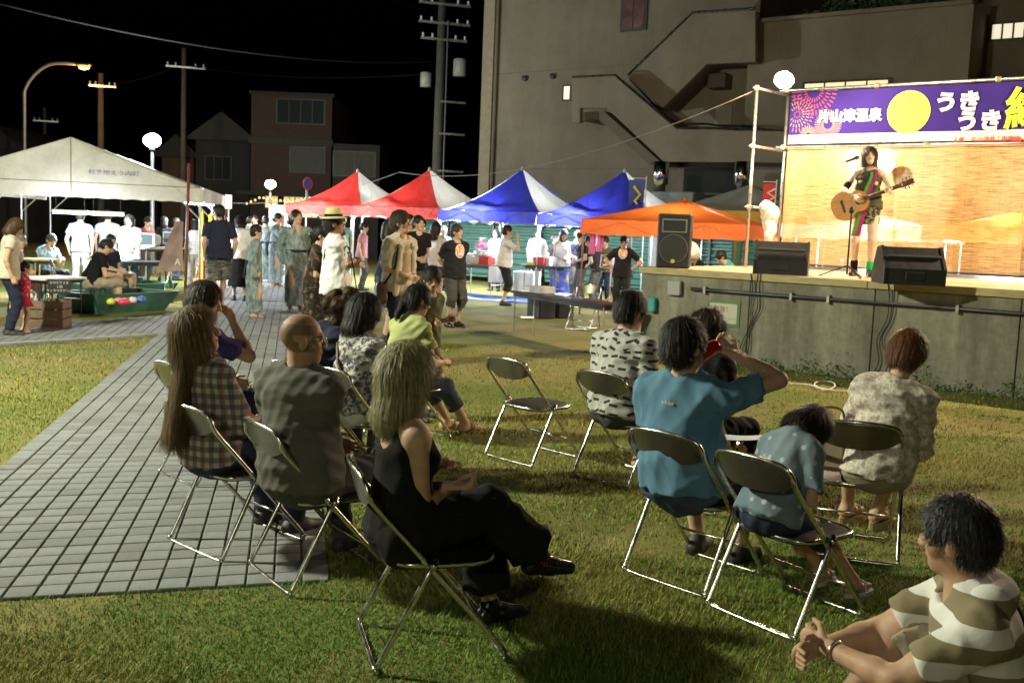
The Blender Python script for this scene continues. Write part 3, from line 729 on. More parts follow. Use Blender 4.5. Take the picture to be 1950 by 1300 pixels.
u, z = onwall(1247, 580); MB().box((u, -.05, z), (.10, .10, .19), 0, .015).build('switch_box', M('teal_plastic', (.05, .35, .36), .45, .1), stage)
u, z = onwall(1378, 597); ws = thing('warning_sign', 'white paper notice with red writing and green border taped to stage wall', 'sign', st(u, -.012, z), SYAW)
MB().box((0, .002, 0), (.47, .008, .33), 0).build('border', M('sign_green', (.11, .22, .10), .8, .1), ws); MB().box((0, -.004, .005), (.40, .006, .26), 0).build('sheet', M('sign_paper', (.5, .5, .43), .8, .08), ws)
RX = Matrix.Rotation(R(90), 4, 'X'); RED = M('red_ink', (.42, .06, .06), .7, 0)
text_mesh('lettering', '危険！', .085, RED, ws, Matrix.Translation((-.01, -.008, .03)) @ RX, .001, 'CENTER'); text_mesh('lettering', 'のぼらないでください', .038, RED, ws, Matrix.Translation((0, -.008, -.075)) @ RX, .001, 'CENTER')
BLACK = M('black_cable', (.008, .008, .008), .5, 0); WHITE_C = M('white_cable', (.6, .6, .58), .5, 0)
for px, dz in ((1430, 0), (1437, .02), (1444, -.02), (1690, 0), (1700, .03)):
    u, _ = onwall(px, 600); pts = [st(u+.04*random.uniform(-1, 1), -.05, SH+.0), st(u+.02, -.05, SH-.18)]+[st(u+random.uniform(-.09, .06)-.05*t, -.03-.02*t, SH-.2-(SH-.22)*t) for t in (.25, .5, .75)]+[st(u-.12+dz, -.06, .012)]
    o = MB().tube(smooth_path(pts), .006, 6).build('cable', BLACK, None, True); tag(o, 'thin black cable hanging down the wall next to the warning notice' if px < 1600 else 'thin black cable hanging down the wall below the guitarist', 'cable', 'black cables on the stage wall')
# weeds along the wall foot
def leafy(n, fn, sz, name, mat, parent=None, up=.5):
    V = []; F = []
    for i in range(n):
        c, s = fn(i); a = Vector((random.gauss(0, 1), random.gauss(0, 1), random.gauss(0, 1)+up)).normalized(); t = a.orthogonal().normalized(); t.rotate(Matrix.Rotation(random.uniform(0, 6.3), 3, a)); w = a.cross(t)
        s = sz*s*random.uniform(.6, 1.3); k = len(V); V += [c-t*s, c+w*s*.45+a*s*.15, c+t*s, c-w*s*.45+a*s*.15]; F.append((k, k+1, k+2, k+3))
    return mesh_obj(name, V, F, mat, parent)
WEED = M('weed_leaf', (.06, .14, .025), .6, .5, 9)
def wfn(i):
    u = random.uniform(-.2, 9.5); hgt = (.5+.5*math.sin(u*5.3)+.6*math.sin(u*13+1))*.055+.05; return st(u, -.02-abs(random.gauss(0, .06)), abs(random.gauss(0, 1))*max(hgt, .02)), random.uniform(.5, 1.2)
o = leafy(3400, wfn, .021, 'weeds', WEED); tag(o, 'green weeds growing along the foot of the stage wall', 'weeds', kind='stuff')
# screens, scaffold and banner behind the performer
SW = 3.35; sL, _ = onwall(1494, 300, SW)
_, zt = onwall(1700, 281, SW); zb0 = SH+.07
m, nt, N, L, b = newmat('reed_blind'); v = coords(nt); w1 = noise(nt, vmul(nt, v, (3.2, 3.2, 95)), 1, 4, .75); w2 = noise(nt, vmul(nt, v, (1.2, 1, 60)), 1, 3); w3 = noise(nt, v, 1.6, 3)
cc = ramp(nt, w1, [(.25, (.14, .085, .038)), (.48, (.42, .255, .105)), (.75, (.60, .42, .21))]); cc = mixc(nt, ramp(nt, w2, [(.4, 0.), (.75, .55)]), cc, (.28, .17, .07)); cc = mixc(nt, ramp(nt, w3, [(.4, 0.), (.7, .35)]), cc, (.58, .40, .17))
xs = sep(nt, v)[0]; st_l = mth(nt, 'LESS_THAN', mth(nt, 'ABSOLUTE', mth(nt, 'SUBTRACT', mth(nt, 'FRACT', mth(nt, 'MULTIPLY', xs, 6.5)), .5)), .035)
cc = mixc(nt, mth(nt, 'MULTIPLY', st_l, .22), cc, (.16, .09, .03)); L.new(cc, b.inputs['Base Color']); b.inputs['Roughness'].default_value = .42; tb_ = N.new('ShaderNodeBsdfTransparent'); mxs = N.new('ShaderNodeMixShader'); L.new(ramp(nt, w1, [(.36, .5), (.6, .06)]), mxs.inputs[0]); L.new(b.outputs[0], mxs.inputs[1]); L.new(tb_.outputs[0], mxs.inputs[2]); L.new(mxs.outputs[0], N['Material Output'].inputs[0]); bumpn(nt, b, w1, .7, .006); b.inputs['Coat Weight'].default_value = .25; b.inputs['Coat Roughness'].default_value = .15
REED = m; pwid = 1.76
for i in range(4):
    t = thing('reed_blind', ['amber reed blind hung behind the guitarist, at the scaffold end', 'amber reed blind hung beside the guitarist, under the hot spring name', 'amber reed blind under the red organiser line of the banner', 'amber reed blind under the far end of the banner'][i], 'blind', st(sL+.04+pwid*i, SW-.03*(i % 2), 0), SYAW, 'reed blinds behind the stage')
    MB().grid(lambda a, c: (a*(pwid+.05), .012*math.sin(a*9+i)+.01*math.sin(c*7+2*i), zb0+(zt-zb0)*c), 20, 10).build('mat', REED, t, True)
    MB().tube([(0, -.012, zt), (pwid+.05, -.012, zt)], .012, 6).build('top_rod', REED, t); MB().tube([(0, -.012, zb0), (pwid+.05, -.012, zb0)], .014, 6).build('bottom_rod', DK, t)
PIPE = M('galvanised_pipe', (.55, .54, .52), .32, .15, 12, metal=.9)
sc = thing('scaffold', 'galvanised pipe scaffold holding the banner over the stage', 'scaffold', st(0, 0, 0), SYAW)
_, ztop = onwall(1700, 162, SW); uF, zF = onwall(1442, 165, SW-.85); uB = sL-.03
for (u, w, zt_) in ((uF, SW-.85, zF), (uB, SW+.05, ztop+.05), (sL+4.0, SW+.10, ztop+.1), (sL+7.0, SW+.10, ztop+.1)):
    MB().tube([(u, w, SH), (u, w, zt_)], .0243, 10).build('upright', PIPE, sc, True)
for z in (ztop, zt+.035): MB().tube([(uB-.12, SW+.0, z), (sL+7.2, SW+.0, z)], .0243, 10).build('rail', PIPE, sc, True)
for z in (ztop-.06, zt-.02, zt-.95): MB().tube([(uF-.02, SW-.92, z), (uB, SW+.12, z)], .0243, 10).build('brace', PIPE, sc, True)
for (u, w, z) in ((uF, SW-.85, ztop-.06), (uF, SW-.85, zt-.02), (uF, SW-.85, zt-.95), (uB, SW, ztop), (uB, SW, zt+.03), (sL+1.4, SW, ztop), (sL+3.1, SW, ztop), (sL+2.2, SW, zt+.035)): MB().box((u, w-.01, z), (.075, .085, .075), .3, .012).build('coupler', M('coupler_steel', (.45, .38, .22), .4, .2, metal=.8), sc)
ban = thing('banner', 'purple festival banner with white characters and firework rings over the stage', 'banner', st(0, 0, 0), SYAW)
bw = SW-.06; uL, _ = onwall(1503, 220, bw); zB0 = zt+.075; zB1 = ztop-.05; uR = uL+7.6; zS = zB0+(zB1-zB0)*.175
PUR = M('banner_purple', (.026, .015, .125), .9, .08, 3, spec=.05); CRM = M('banner_cream', (.5, .49, .44), .9, .05, 3, spec=.05)
wav = lambda u, z: .018*math.sin(u*2.3)+.010*math.sin(u*5.1+z*3)
def sheet(ua, ub, za, zb, off): return MB().grid(lambda a, c: (ua+(ub-ua)*a, bw+off+wav(ua+(ub-ua)*a, za+(zb-za)*c), za+(zb-za)*c), 60, 4)
sheet(uL, uR, zS, zB1, 0).build('cloth', PUR, ban, True); sheet(uL, uR, zB0, zS-.002, -.001).build('lower_strip', CRM, ban, True)
WT = M('banner_white', (.6, .58, .57), .85, 0, spec=.05); YEL = M('banner_yellow', (.62, .50, .07), .85, 0, spec=.05); LIM = M('banner_lime', (.48, .55, .05), .85, 0, spec=.05); RDL = M('banner_red', (.55, .06, .04), .85, 0, spec=.05)
def conform(o, off=-.006):
    for v_ in o.data.vertices: v_.co.y = v_.co.y-bw+wav(v_.co.x, v_.co.z)+bw
    return o
def btext(s, px, py, size, mat, bold=.02, off=-.008, align='LEFT', sx=1):
    u, z = onwall(px, py, bw+off); return conform(text_mesh('lettering', s, size, mat, ban, Matrix.Translation((u, bw+off-bold*.3, z)) @ RX, .001, align, bold, sx))
btext('片山津温泉', 1557, 232, .20, WT, .009, -.014); btext('うき', 1779, 210, .30, WT, .015, sx=1.05); btext('うき', 1818, 246, .30, WT, .015, sx=1.05); btext('縁', 1911, 238, .60, LIM, .016)
btext('主催：片山津商工振興会', 1813, 270, .082, RDL, .0004); btext('共催：', 1922, 270, .082, RDL, .0004)
u, z = onwall(1731, 214, bw); mb = MB(); mb.lathe([(0, 0), (.31, 0), (.31, .004), (0, .004)], (u, bw-.008, z), 40, Matrix.Rotation(R(90), 3, 'X')); conform(mb.build('disc', YEL, ban))
def firework(px, py, rr, cols, half=None):
    u, z = onwall(px, py, bw)
    for ring, (r, n, l, m_) in enumerate(cols):
        mb = MB()
        for i in range(n):
            a = 2*math.pi*i/n
            if half and math.sin(a) > .1: continue
            cu, cz = math.cos(a), math.sin(a); c_ = (u+cu*r, bw-.006, z+cz*r)
            if c_[0] < uL+.02: continue
            mb.box(c_, (l, .003, l*.26), 0, 0, Matrix.Rotation(-a, 3, 'Y'))
        conform(mb.build('firework_ring', m_, ban))['kind'] = 'stuff'
FR = M('fire_orange', (.26, .09, .045), .85, 0, spec=.05); FC = M('fire_cream', (.22, .17, .10), .85, 0, spec=.05); FP = M('fire_pink', (.26, .05, .065), .85, 0, spec=.05)
firework(1517, 218, 1, [(.05, 10, .03, FR), (.11, 18, .045, FC), (.18, 24, .05, FC), (.25, 28, .055, FR)]); firework(1550, 174, 1, [(.14, 22, .06, FP), (.24, 30, .07, FP), (.34, 36, .075, FP)], True)
firework(1577, 237, 1, [(.10, 22, .05, FC), (.155, 30, .05, FC), (.20, 36, .045, FC)]); firework(1538, 256, 1, [(.06, 16, .05, FC), (.11, 22, .05, FC)])

# ---------------------------------------------------------------- big building behind
FE = Vector((.809, -.588, 0)); FN = Vector((-.588, -.809, 0)); FP0 = Vector((3.5, 31.6, 0)); FYAW = math.atan2(FE.y, FE.x)
def fac(x, y, off=0): return hit(x, y, FP0+FN*off, FN)
def facuz(x, y, off=0): p = fac(x, y, off); return (p-FP0).dot(FE), p.z
bld = thing('hotel_building', 'tall beige concrete hotel with outside stairs behind the tents', 'building', FP0, FYAW)
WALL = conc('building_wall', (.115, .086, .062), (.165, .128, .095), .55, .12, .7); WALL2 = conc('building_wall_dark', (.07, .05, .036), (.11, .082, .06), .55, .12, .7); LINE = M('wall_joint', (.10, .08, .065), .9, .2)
# local frame: x along facade, y away from the viewer, z up
ul, _ = facuz(938, 200); um, _ = facuz(1442, 100); ur, _ = facuz(1862, 60)
zpar = .5*(facuz(1442, 52)[1]+facuz(1860, 18)[1])
def bbox(parent, name, u0, u1, y0, y1, z0, z1, mat, bev=.0): return MB().box(((u0+u1)/2, (y0+y1)/2, (z0+z1)/2), (u1-u0, y1-y0, z1-z0), 0, bev).build(name, mat, parent)
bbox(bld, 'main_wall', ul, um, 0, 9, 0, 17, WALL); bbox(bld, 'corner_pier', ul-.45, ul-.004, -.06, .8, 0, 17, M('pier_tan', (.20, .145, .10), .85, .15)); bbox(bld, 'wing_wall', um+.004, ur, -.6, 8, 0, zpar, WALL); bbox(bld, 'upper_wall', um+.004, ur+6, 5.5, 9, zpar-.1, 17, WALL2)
MB().box(((um+ur)/2, -.64, zpar+.03), (ur-um, .26, .1), 0, .01).build('coping', WALL, bld)
for z in (3.6, 6.7, 9.9): bbox(bld, 'joint', ul, um, -.004, .02, z, z+.03, LINE)
pp = MB()
for px in (949, ): u, _ = facuz(px, 100); pp.tube([(u, -.07, .2), (u, -.07, 16.5)], .05, 8)
pp.build('downpipe', WALL2, bld, True)
YW = glow('lit_window', (1., .70, .26), .85); FRM = M('window_frame', (.02, .018, .016), .6, .1); DKG = M('dark_glass', (.02, .022, .025), .1, 0)
def window(parent, x0, y0, x1, y1, mat, n=1, off=0, fn=facuz, mull=.05):
    (a, zb_), (c, zt_) = fn(x0, y1, off), fn(x1, y0, off); y = -off; zb_, zt_ = min(zb_, zt_), max(zb_, zt_); a, c = min(a, c), max(a, c)
    w = bbox(parent, 'window', a-.06, c+.06, y-.05, y+.02, zb_-.06, zt_+.06, FRM)
    for i in range(n): bbox(w, 'pane', a+(c-a)*i/n+mull*.5, a+(c-a)*(i+1)/n-mull*.5, y-.062, y-.052, zb_, zt_, mat)
    return w
window(bld, 1185, -10, 1232, 58, M('curtain_glass', (.10, .055, .05), .2, .4, 2), 2); window(bld, 1074, 165, 1088, 190, YW, 1); window(bld, 1532, 153, 1694, 172, YW, 4, .6)
# outside stairs with solid parapets
def slab(name, pts, off, thick, mat=WALL, parent=bld):
    P = [facuz(x, y, off) for x, y in pts]; return MB().prism([(u, -off, z) for u, z in P], (0, thick, 0)).build(name, mat, parent)
slab('stair_parapet', [(1196, 147), (1320, 30), (1438, 21), (1438, 118), (1346, 122), (1262, 205), (1236, 186)], 1.25, .18); slab('stair_parapet', [(1089, 151), (1172, 147), (1288, 246), (1440, 250), (1500, 250), (1500, 310), (1264, 308), (1155, 206), (1104, 206), (1104, 234), (1089, 234)], 1.9, .18)
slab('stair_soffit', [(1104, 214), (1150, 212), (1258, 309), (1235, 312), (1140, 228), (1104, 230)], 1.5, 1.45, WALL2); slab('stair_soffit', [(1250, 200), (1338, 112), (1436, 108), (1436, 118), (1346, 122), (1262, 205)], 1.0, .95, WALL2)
slab('stair_landing', [(1290, 262), (1498, 262), (1498, 300), (1290, 300)], 1.70, 1.65)
HR = M('handrail', (.035, .033, .03), .3, .1, metal=.5)
for pts, off in (([(1196, 143), (1319, 24), (1438, 16)], 1.2), ([(1090, 147), (1172, 143), (1290, 243), (1442, 246), (1498, 250)], 1.85), ([(1200, 152), (1260, 215), (1290, 236), (1345, 236), (1372, 240), (1440, 240)], .9)):
    MB().tube([(facuz(x, y, off)[0], -off, facuz(x, y, off)[1]) for x, y in pts], .032, 6).build('handrail', HR, bld)
u, z = facuz(1378, 158); MB().box((u, -.25, z), (.55, .5, .42), 0, .03).build('vent_hood', M('vent_brown', (.05, .035, .025), .6, .2), bld); bbox(bld, 'door', *(lambda a, b_: (min(a[0], b_[0]), max(a[0], b_[0]), -.05, .02, min(a[1], b_[1]), max(a[1], b_[1])))(facuz(1362, 238), facuz(1396, 200)), M('steel_door', (.17, .15, .125), .6, .1))
for px, py in ((1001, 150), (1054, 146)): u, z = facuz(px, py); MB().lathe([(.09, 0), (.09, .1), (.0, .14)], (u, 0, z), 10, Matrix.Rotation(R(90), 3, 'X')).build('vent_cap', FRM, bld)
# plant yard under the landing: openings' shade painted as a near-black panel, pipes, ducts
ug, zg = facuz(1245, 312, 1.9); uh, _ = facuz(1500, 312, 1.9); bbox(bld, 'recess_shade', ug, uh+6, -.05, .1, 0, zg, M('recess_shade_black', (.012, .011, .010), .9, .3)); bbox(bld, 'plant_cabinet', facuz(1250, 365, 2.6)[0], facuz(1330, 365, 2.6)[0], -2.9, -2.2, 0, facuz(1290, 366, 2.6)[1], M('cabinet_grey', (.14, .14, .13), .6, .15), .02)
for i in range(5): MB().tube([(ug+.3, -.35-.1*i, zg-.75-.13*i), (uh+4, -.35-.1*i, zg-.7-.13*i)], .05, 6).build('pipe', M('plant_pipe', (.04, .038, .035), .5, .3), bld, True)
STEEL = M('stainless', (.62, .60, .56), .18, .1, 8, metal=1)
for px in (1258, 1412):
    p = fac(px, 336, 2.7); t = thing('exhaust_duct', 'shiny stainless exhaust duct standing behind the blue tent' if px < 1300 else 'shiny stainless exhaust duct standing behind the grey tent', 'duct', (p.x, p.y, 0), 0, 'stainless exhaust ducts')
    zt2 = fac(px, 308, 2.7).z; r1 = .5*(fac(px+15, 330, 2.7)-fac(px-15, 330, 2.7)).length*.9
    MB().lathe([(r1*.68, .0), (r1*.68, zt2-.62), (r1, zt2-.60), (r1, zt2), (r1*.9, zt2)], (0, 0, 0), 18).build('duct', STEEL, t, True)
# roof hedge
HG = M('hedge_leaf', (.035, .06, .02), .6, .5, 5); hu0, hz0 = facuz(1512, 40, .6); hu1, _ = facuz(1838, 10, .6)
hd_ = thing('roof_hedge', 'dark clipped hedge growing on the hotel roof terrace', 'hedge', FP0, FYAW)
def hfn(i):
    u = random.uniform(hu0, hu1); hh = .55+.16*math.sin(u*2.2)+.1*math.sin(u*5.7); return Vector((u, random.uniform(.0, 1.1), zpar+random.random()**.7*hh)), random.uniform(.6, 1.2)
leafy(3800, hfn, .085, 'foliage', HG, hd_)
# neighbouring dark building at the right
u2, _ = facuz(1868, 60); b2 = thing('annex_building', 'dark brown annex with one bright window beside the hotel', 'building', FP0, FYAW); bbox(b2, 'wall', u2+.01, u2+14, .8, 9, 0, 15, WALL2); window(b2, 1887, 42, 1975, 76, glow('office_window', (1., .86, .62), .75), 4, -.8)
bbox(b2, 'ledge', u2+.01, u2+.9, .2, .8, 0, 5.6, WALL2)
# green corrugated fence behind the stalls
fe = thing('corrugated_fence', 'green corrugated steel fence standing behind the market tents', 'fence', FP0+FN*2.4-FE*7, FYAW); GRN = M('fence_green', (.03, .10, .075), .4, .15, 3)
for i in range(7):
    MB().grid(lambda a, c: (1.8*i+1.79*a, .035*math.sin(c*math.pi*2*13), .15+2.3*c), 1, 104).build('panel', GRN, fe, True); MB().box((1.8*i, -.06, 1.3), (.06, .05, 2.6), 0, .005).build('post', DK, fe)

# ---------------------------------------------------------------- houses, poles and wires in the dark background
def house(label, x0, x1, ytop, Y, depth, wall, roofh=1.2, wins=(), name='house', eave=.35):
    a = pixd(x0, 420, Y); c = pixd(x1, 420, Y); zt = pixd((x0+x1)/2, ytop, Y).z; t = thing(name, label, 'house', ((a.x+c.x)/2, Y, 0)); w = c.x-a.x
    bbox(t, 'wall', -w/2, w/2, 0, depth, 0, zt, wall)
    if roofh: 
        RF = M('roof_tile', (.007, .007, .008), .7, .2, 8); o_ = w/2+eave
        MB().prism([(-o_, -eave, zt), (o_, -eave, zt), (o_, -eave, zt+.12), (0, -eave, zt+roofh), (-o_, -eave, zt+.12)], (0, depth+2*eave, 0)).build('roof', RF, t)
    for (wx0, wy0, wx1, wy1, mm, n) in wins:
        p = pixd(wx0, wy1, Y); q_ = pixd(wx1, wy0, Y); cx = t.location.x; f_ = bbox(t, 'window', p.x-cx-.06, q_.x-cx+.06, -.05, .02, p.z-.06, q_.z+.06, FRM)
        for i in range(n): bbox(f_, 'pane', p.x-cx+(q_.x-p.x)*i/n+.02, p.x-cx+(q_.x-p.x)*(i+1)/n-.02, -.065, -.052, p.z, q_.z, mm)
    return t
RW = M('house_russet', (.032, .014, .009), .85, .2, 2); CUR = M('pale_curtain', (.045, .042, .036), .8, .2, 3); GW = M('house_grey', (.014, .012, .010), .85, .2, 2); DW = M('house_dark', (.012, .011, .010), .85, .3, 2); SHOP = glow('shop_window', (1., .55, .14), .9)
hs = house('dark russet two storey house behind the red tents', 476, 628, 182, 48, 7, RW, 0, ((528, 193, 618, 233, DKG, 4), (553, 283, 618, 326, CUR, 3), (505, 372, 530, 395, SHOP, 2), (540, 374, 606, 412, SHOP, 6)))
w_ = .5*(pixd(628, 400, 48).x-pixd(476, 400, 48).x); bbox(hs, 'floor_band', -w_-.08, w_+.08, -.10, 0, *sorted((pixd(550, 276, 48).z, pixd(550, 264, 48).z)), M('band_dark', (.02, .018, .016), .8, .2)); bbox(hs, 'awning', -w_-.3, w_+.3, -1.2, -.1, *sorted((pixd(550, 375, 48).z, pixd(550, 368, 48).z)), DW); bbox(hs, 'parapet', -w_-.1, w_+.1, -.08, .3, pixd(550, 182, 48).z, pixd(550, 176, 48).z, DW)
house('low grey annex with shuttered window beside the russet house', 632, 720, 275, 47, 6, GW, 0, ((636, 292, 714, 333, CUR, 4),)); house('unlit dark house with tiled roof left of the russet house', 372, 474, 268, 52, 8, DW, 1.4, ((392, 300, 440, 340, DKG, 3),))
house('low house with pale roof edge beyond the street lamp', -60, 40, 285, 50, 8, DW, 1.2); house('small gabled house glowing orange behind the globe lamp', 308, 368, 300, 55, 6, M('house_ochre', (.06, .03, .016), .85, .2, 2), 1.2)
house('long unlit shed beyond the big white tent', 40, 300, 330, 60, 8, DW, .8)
POLE = M('pole_concrete', (.075, .068, .058), .85, .2, 3); INS = M('insulator', (.5, .5, .5), .3, 0); WIRE = M('wire_black', (.05, .05, .05), .5, 0)
def utility(label, x, Y, ytop, r, gear=True, arms=((.6, 1.1), (1.3, .9))):
    p = pixd(x, 400, Y); zt = pixd(x, ytop, Y).z; t = thing('utility_pole', label, 'utility pole', (p.x, Y, 0), .3, 'utility poles behind the festival'); MB().tube([(0, 0, 0), (.02, 0, zt)], [r, r*.7], 12).build('pole', POLE, t, True)
    for dz, l in arms:
        a = MB().box((.1, -.12, zt-dz), (2*l, .09, .09), 0, .005).build('crossarm', PIPE, t)
        for k in (-.9, -.5, .5, .9): MB().lathe([(.03, 0), (.05, .04), (.03, .08), (.05, .12), (.02, .16)], (.1+k*l, -.12, zt-dz+.045), 8).build('insulator', INS, a)
    if gear:
        for k, (dx, dz, s) in enumerate(((-.55, 2.9, .42), (.75, 2.4, .5))):
            MB().lathe([(0, 0), (s*.5, 0), (s*.5, s*1.2), (s*.4, s*1.3), (0, s*1.3)], (dx, -.1, zt-dz-.6), 14).build('transformer', M('transformer_grey', (.26, .25, .23), .5, .1), t, True)
        for dz in (4.0, 5.2, 6.6): MB().box((.5, -.2, zt-dz), (1.0, .07, .07), 0).build('bracket', PIPE, t)
        MB().tube([(.22, -.2, .2), (.22, -.2, zt-1)], .035, 6).build('riser', WIRE, t)
    return t
utility('thick concrete utility pole with transformers behind the red tents', 829, 40, -12, .21, True, ((.4, 1.0), (1.1, 1.0), (1.7, .9)))
utility('thin utility pole with one crossarm beyond the big white tent', 348, 50, 92, .15, False, ((.9, .9),)); utility('short utility pole lit orange beside the street lamp', 192, 49, 140, .17, False, ((.6, .6),)); utility('faint far utility pole beyond the white tent roof', 86, 62, 205, .13, False, ((.8, .7),))
def wire(label, pts, r=.012, mat=WIRE, sag=0, name='overhead_wire', cat='wire'):
    a, c = Vector(pts[0]), Vector(pts[-1]); P = [a.lerp(c, t)-Vector((0, 0, sag*4*t*(1-t))) for t in np.linspace(0, 1, 24)]; o = MB().tube(P, r, 5).build(name, mat, None, True); tag(o, label, cat); return o
GW_ = M('wire_grey', (.012, .012, .011), .8, 0, spec=.02)
wire('long thick overhead cable running to the thick utility pole', [pixd(-30, 0, 26), pixd(829, 118, 40)], .028, GW_, .5); wire('faint overhead wire between the two utility poles', [pixd(348, 124, 50), pixd(829, 140, 40)], .016, GW_, .35); wire('faint overhead wire from the thin pole to the short one', [pixd(348, 120, 50), pixd(192, 160, 49)], .014, GW_, .25)
wire('overhead wire from the thick pole toward the hotel', [pixd(829, 20, 40), pixd(720, -10, 30)], .016, GW_, .1)
wire('pale rope strung from the stage scaffold over the tents', [pixd(1441, 171, 16.2), pixd(1000, 287, 24), pixd(760, 328, 30)][::2], .008, M('rope_pale', (.22, .19, .155), .9, .1, spec=.05), .55, 'rope', 'rope'); wire('pale rope running on behind the red tents to the lamp', [pixd(760, 328, 30), pixd(430, 386, 34)], .009, M('rope_pale', (.22, .19, .155), .9, .1, spec=.05), .3, 'rope', 'rope')
# ---------------------------------------------------------------- lamps
def globe_lamp(label, x, y, Y, power, col, r=.2, gs=30):
    p = pixd(x, y, Y); t = thing('park_lamp', label, 'lamp', (p.x, Y, 0)); MB().tube([(0, 0, 0), (0, 0, p.z-r)], [.07, .045], 10).build('post', M('lamp_post_grey', (.35, .36, .36), .45, .1, metal=.4), t, True)
    MB().lathe([(.06, -.05), (.09, 0), (.05, .02)], (0, 0, p.z-r), 12).build('collar', DK, t); prof = [(r*math.sin(a), -r*math.cos(a)*.8) for a in np.linspace(.25, math.pi, 10)]; prof[-1] = (0, prof[-1][1])
    MB().lathe(prof, (0, 0, p.z), 20).build('globe', glow('globe_%d' % x, col, gs), t, True); light('POINT', t, (0, 0, p.z+r+.05), power, col, .15); return t
# ---------------------------------------------------------------- tents
def canvas(name, col, tr=.25, var=.1):
    if name in _mats: return _mats[name]
    m, nt, N, L, b = newmat(name); v = coords(nt); n = noise(nt, v, 1.6, 5, .65)
    c = ramp(nt, n, [(.3, tuple(x*(1-var) for x in col)), (.7, tuple(min(1, x*(1+var)) for x in col))]); L.new(c, b.inputs['Base Color']); b.inputs['Roughness'].default_value = .55
    tl = N.new('ShaderNodeBsdfTranslucent'); L.new(c, tl.inputs[0]); mx = N.new('ShaderNodeMixShader'); mx.inputs[0].default_value = tr
    L.new(b.outputs[0], mx.inputs[1]); L.new(tl.outputs[0], mx.inputs[2]); L.new(mx.outputs[0], N['Material Output'].inputs[0]); bumpn(nt, b, mth(nt, 'ADD', noise(nt, v, 4, 4), mth(nt, 'MULTIPLY', noise(nt, v, 17, 3), .4)), .75, .06); _mats[name] = m; return m
LEG = M('tent_leg', (.5, .5, .5), .35, .1, metal=.7)
def popup(label, px, py, Y, yaw, s, eave, ma, mb_, legs=LEG, group='pop-up market tents', val=.27, peak=None, pw=1.5, valm=None):
    p = pixd(px, py, Y); pk = peak or p.z; t = thing('market_tent', label, 'tent', (p.x, Y, 0), R(yaw), group); hs = s/2
    rots = [Matrix.Rotation(R(90*i), 3, 'Z') for i in range(4)]
    for i in range(4):
        mm = ma if i % 2 == 0 else mb_; Rm = rots[i]; sd = random.uniform(0, 6)
        def roof(a, c):
            a = a*2-1; hh = hs*(1-c); z = eave+(pk-eave)*c**pw-.07*(1-a*a)*math.sin(math.pi*min(1, c*1.2+.02))-.03*math.sin(a*7+sd)*(1-c)*c*3-.014*math.sin(a*(19+6*c)+sd*3+4*c)*(1-c)
            return Rm @ Vector((a*hh, -hh, z))
        MB().grid(roof, 16, 12).build('roof_panel', mm, t, True)
        def vala(a, c):
            return Rm @ Vector(((a*2-1)*hs*1.002, -hs*1.002-.02*math.sin(a*19+sd)*c-.03*c, eave-val*c+.012*math.sin(a*31+sd)*c))
        MB().grid(vala, 30, 3).build('valance', valm or mm, t, True)
        MB().tube([Rm @ Vector((-hs+.03, -hs+.03, 0)), Rm @ Vector((-hs+.03, -hs+.03, eave-.02))], .02, 6).build('leg', legs, t)
        tr = MB()
        for k in range(4):
            x0 = -hs+.03+(s-.06)*k/4; x1 = -hs+.03+(s-.06)*(k+1)/4; za, zb_ = (eave-.05, eave-.33) if k % 2 else (eave-.33, eave-.05)
            MB().tube([Rm @ Vector((x0, -hs+.05, za)), Rm @ Vector((x1, -hs+.05, zb_))], .011, 5).build('truss_bar', legs, t)
    MB().lathe([(.05, -.05), (.035, .03), (0, .06)], (0, 0, pk), 10).build('peak_cap', mb_, t, True); return t
CRED = canvas('canvas_red', (.52, .025, .02), .3); CWHT = canvas('canvas_white', (.55, .54, .50), .3); CBLU = canvas('canvas_blue', (.025, .028, .30), .3); CORG = canvas('canvas_orange', (.66, .13, .02), .4); CGRY = canvas('canvas_grey', (.30, .30, .30), .15); COLD = canvas('canvas_cream', (.43, .415, .375), .14, .18)
TY = -32
popup('white tent glowing behind the reed blinds', 1668, 408, 22.5, -30, 3.2, 2.0, CWHT, CWHT, group='tents behind the stage'); popup('yellow tent glowing behind the reed blinds', 1945, 400, 21.0, -30, 3.2, 2.05, canvas('canvas_yellow', (.5, .30, .03)), canvas('canvas_yellow', (.5, .30, .03)), group='tents behind the stage')
popup('red and white market tent beside the street lamp post', 681, 325, 31.2, TY, 3.0, 2.12, CRED, CWHT); popup('red and white market tent next to the blue tents', 818, 322, 29.2, TY, 3.0, 2.12, CRED, CWHT)
popup('blue and white market tent with the candy floss machine', 995, 321, 27.1, TY, 3.05, 2.08, CBLU, CWHT); popup('blue and white market tent with a hanging blue flag', 1190, 325, 25.4, TY, 3.05, 2.05, CBLU, CWHT)
popup('low orange tent with brown legs behind the stage speaker', 1305, 381, 21.6, -24, 3.3, 1.92, CORG, CORG, M('leg_brown', (.20, .06, .035), .5, .2), val=.3, pw=1.15); popup('grey tent with yellow valance behind the orange tent', 1430, 351, 26.0, -28, 3.2, 2.3, CGRY, CGRY, val=.3, pw=1.1, valm=canvas('canvas_yellow', (.5, .30, .03)))
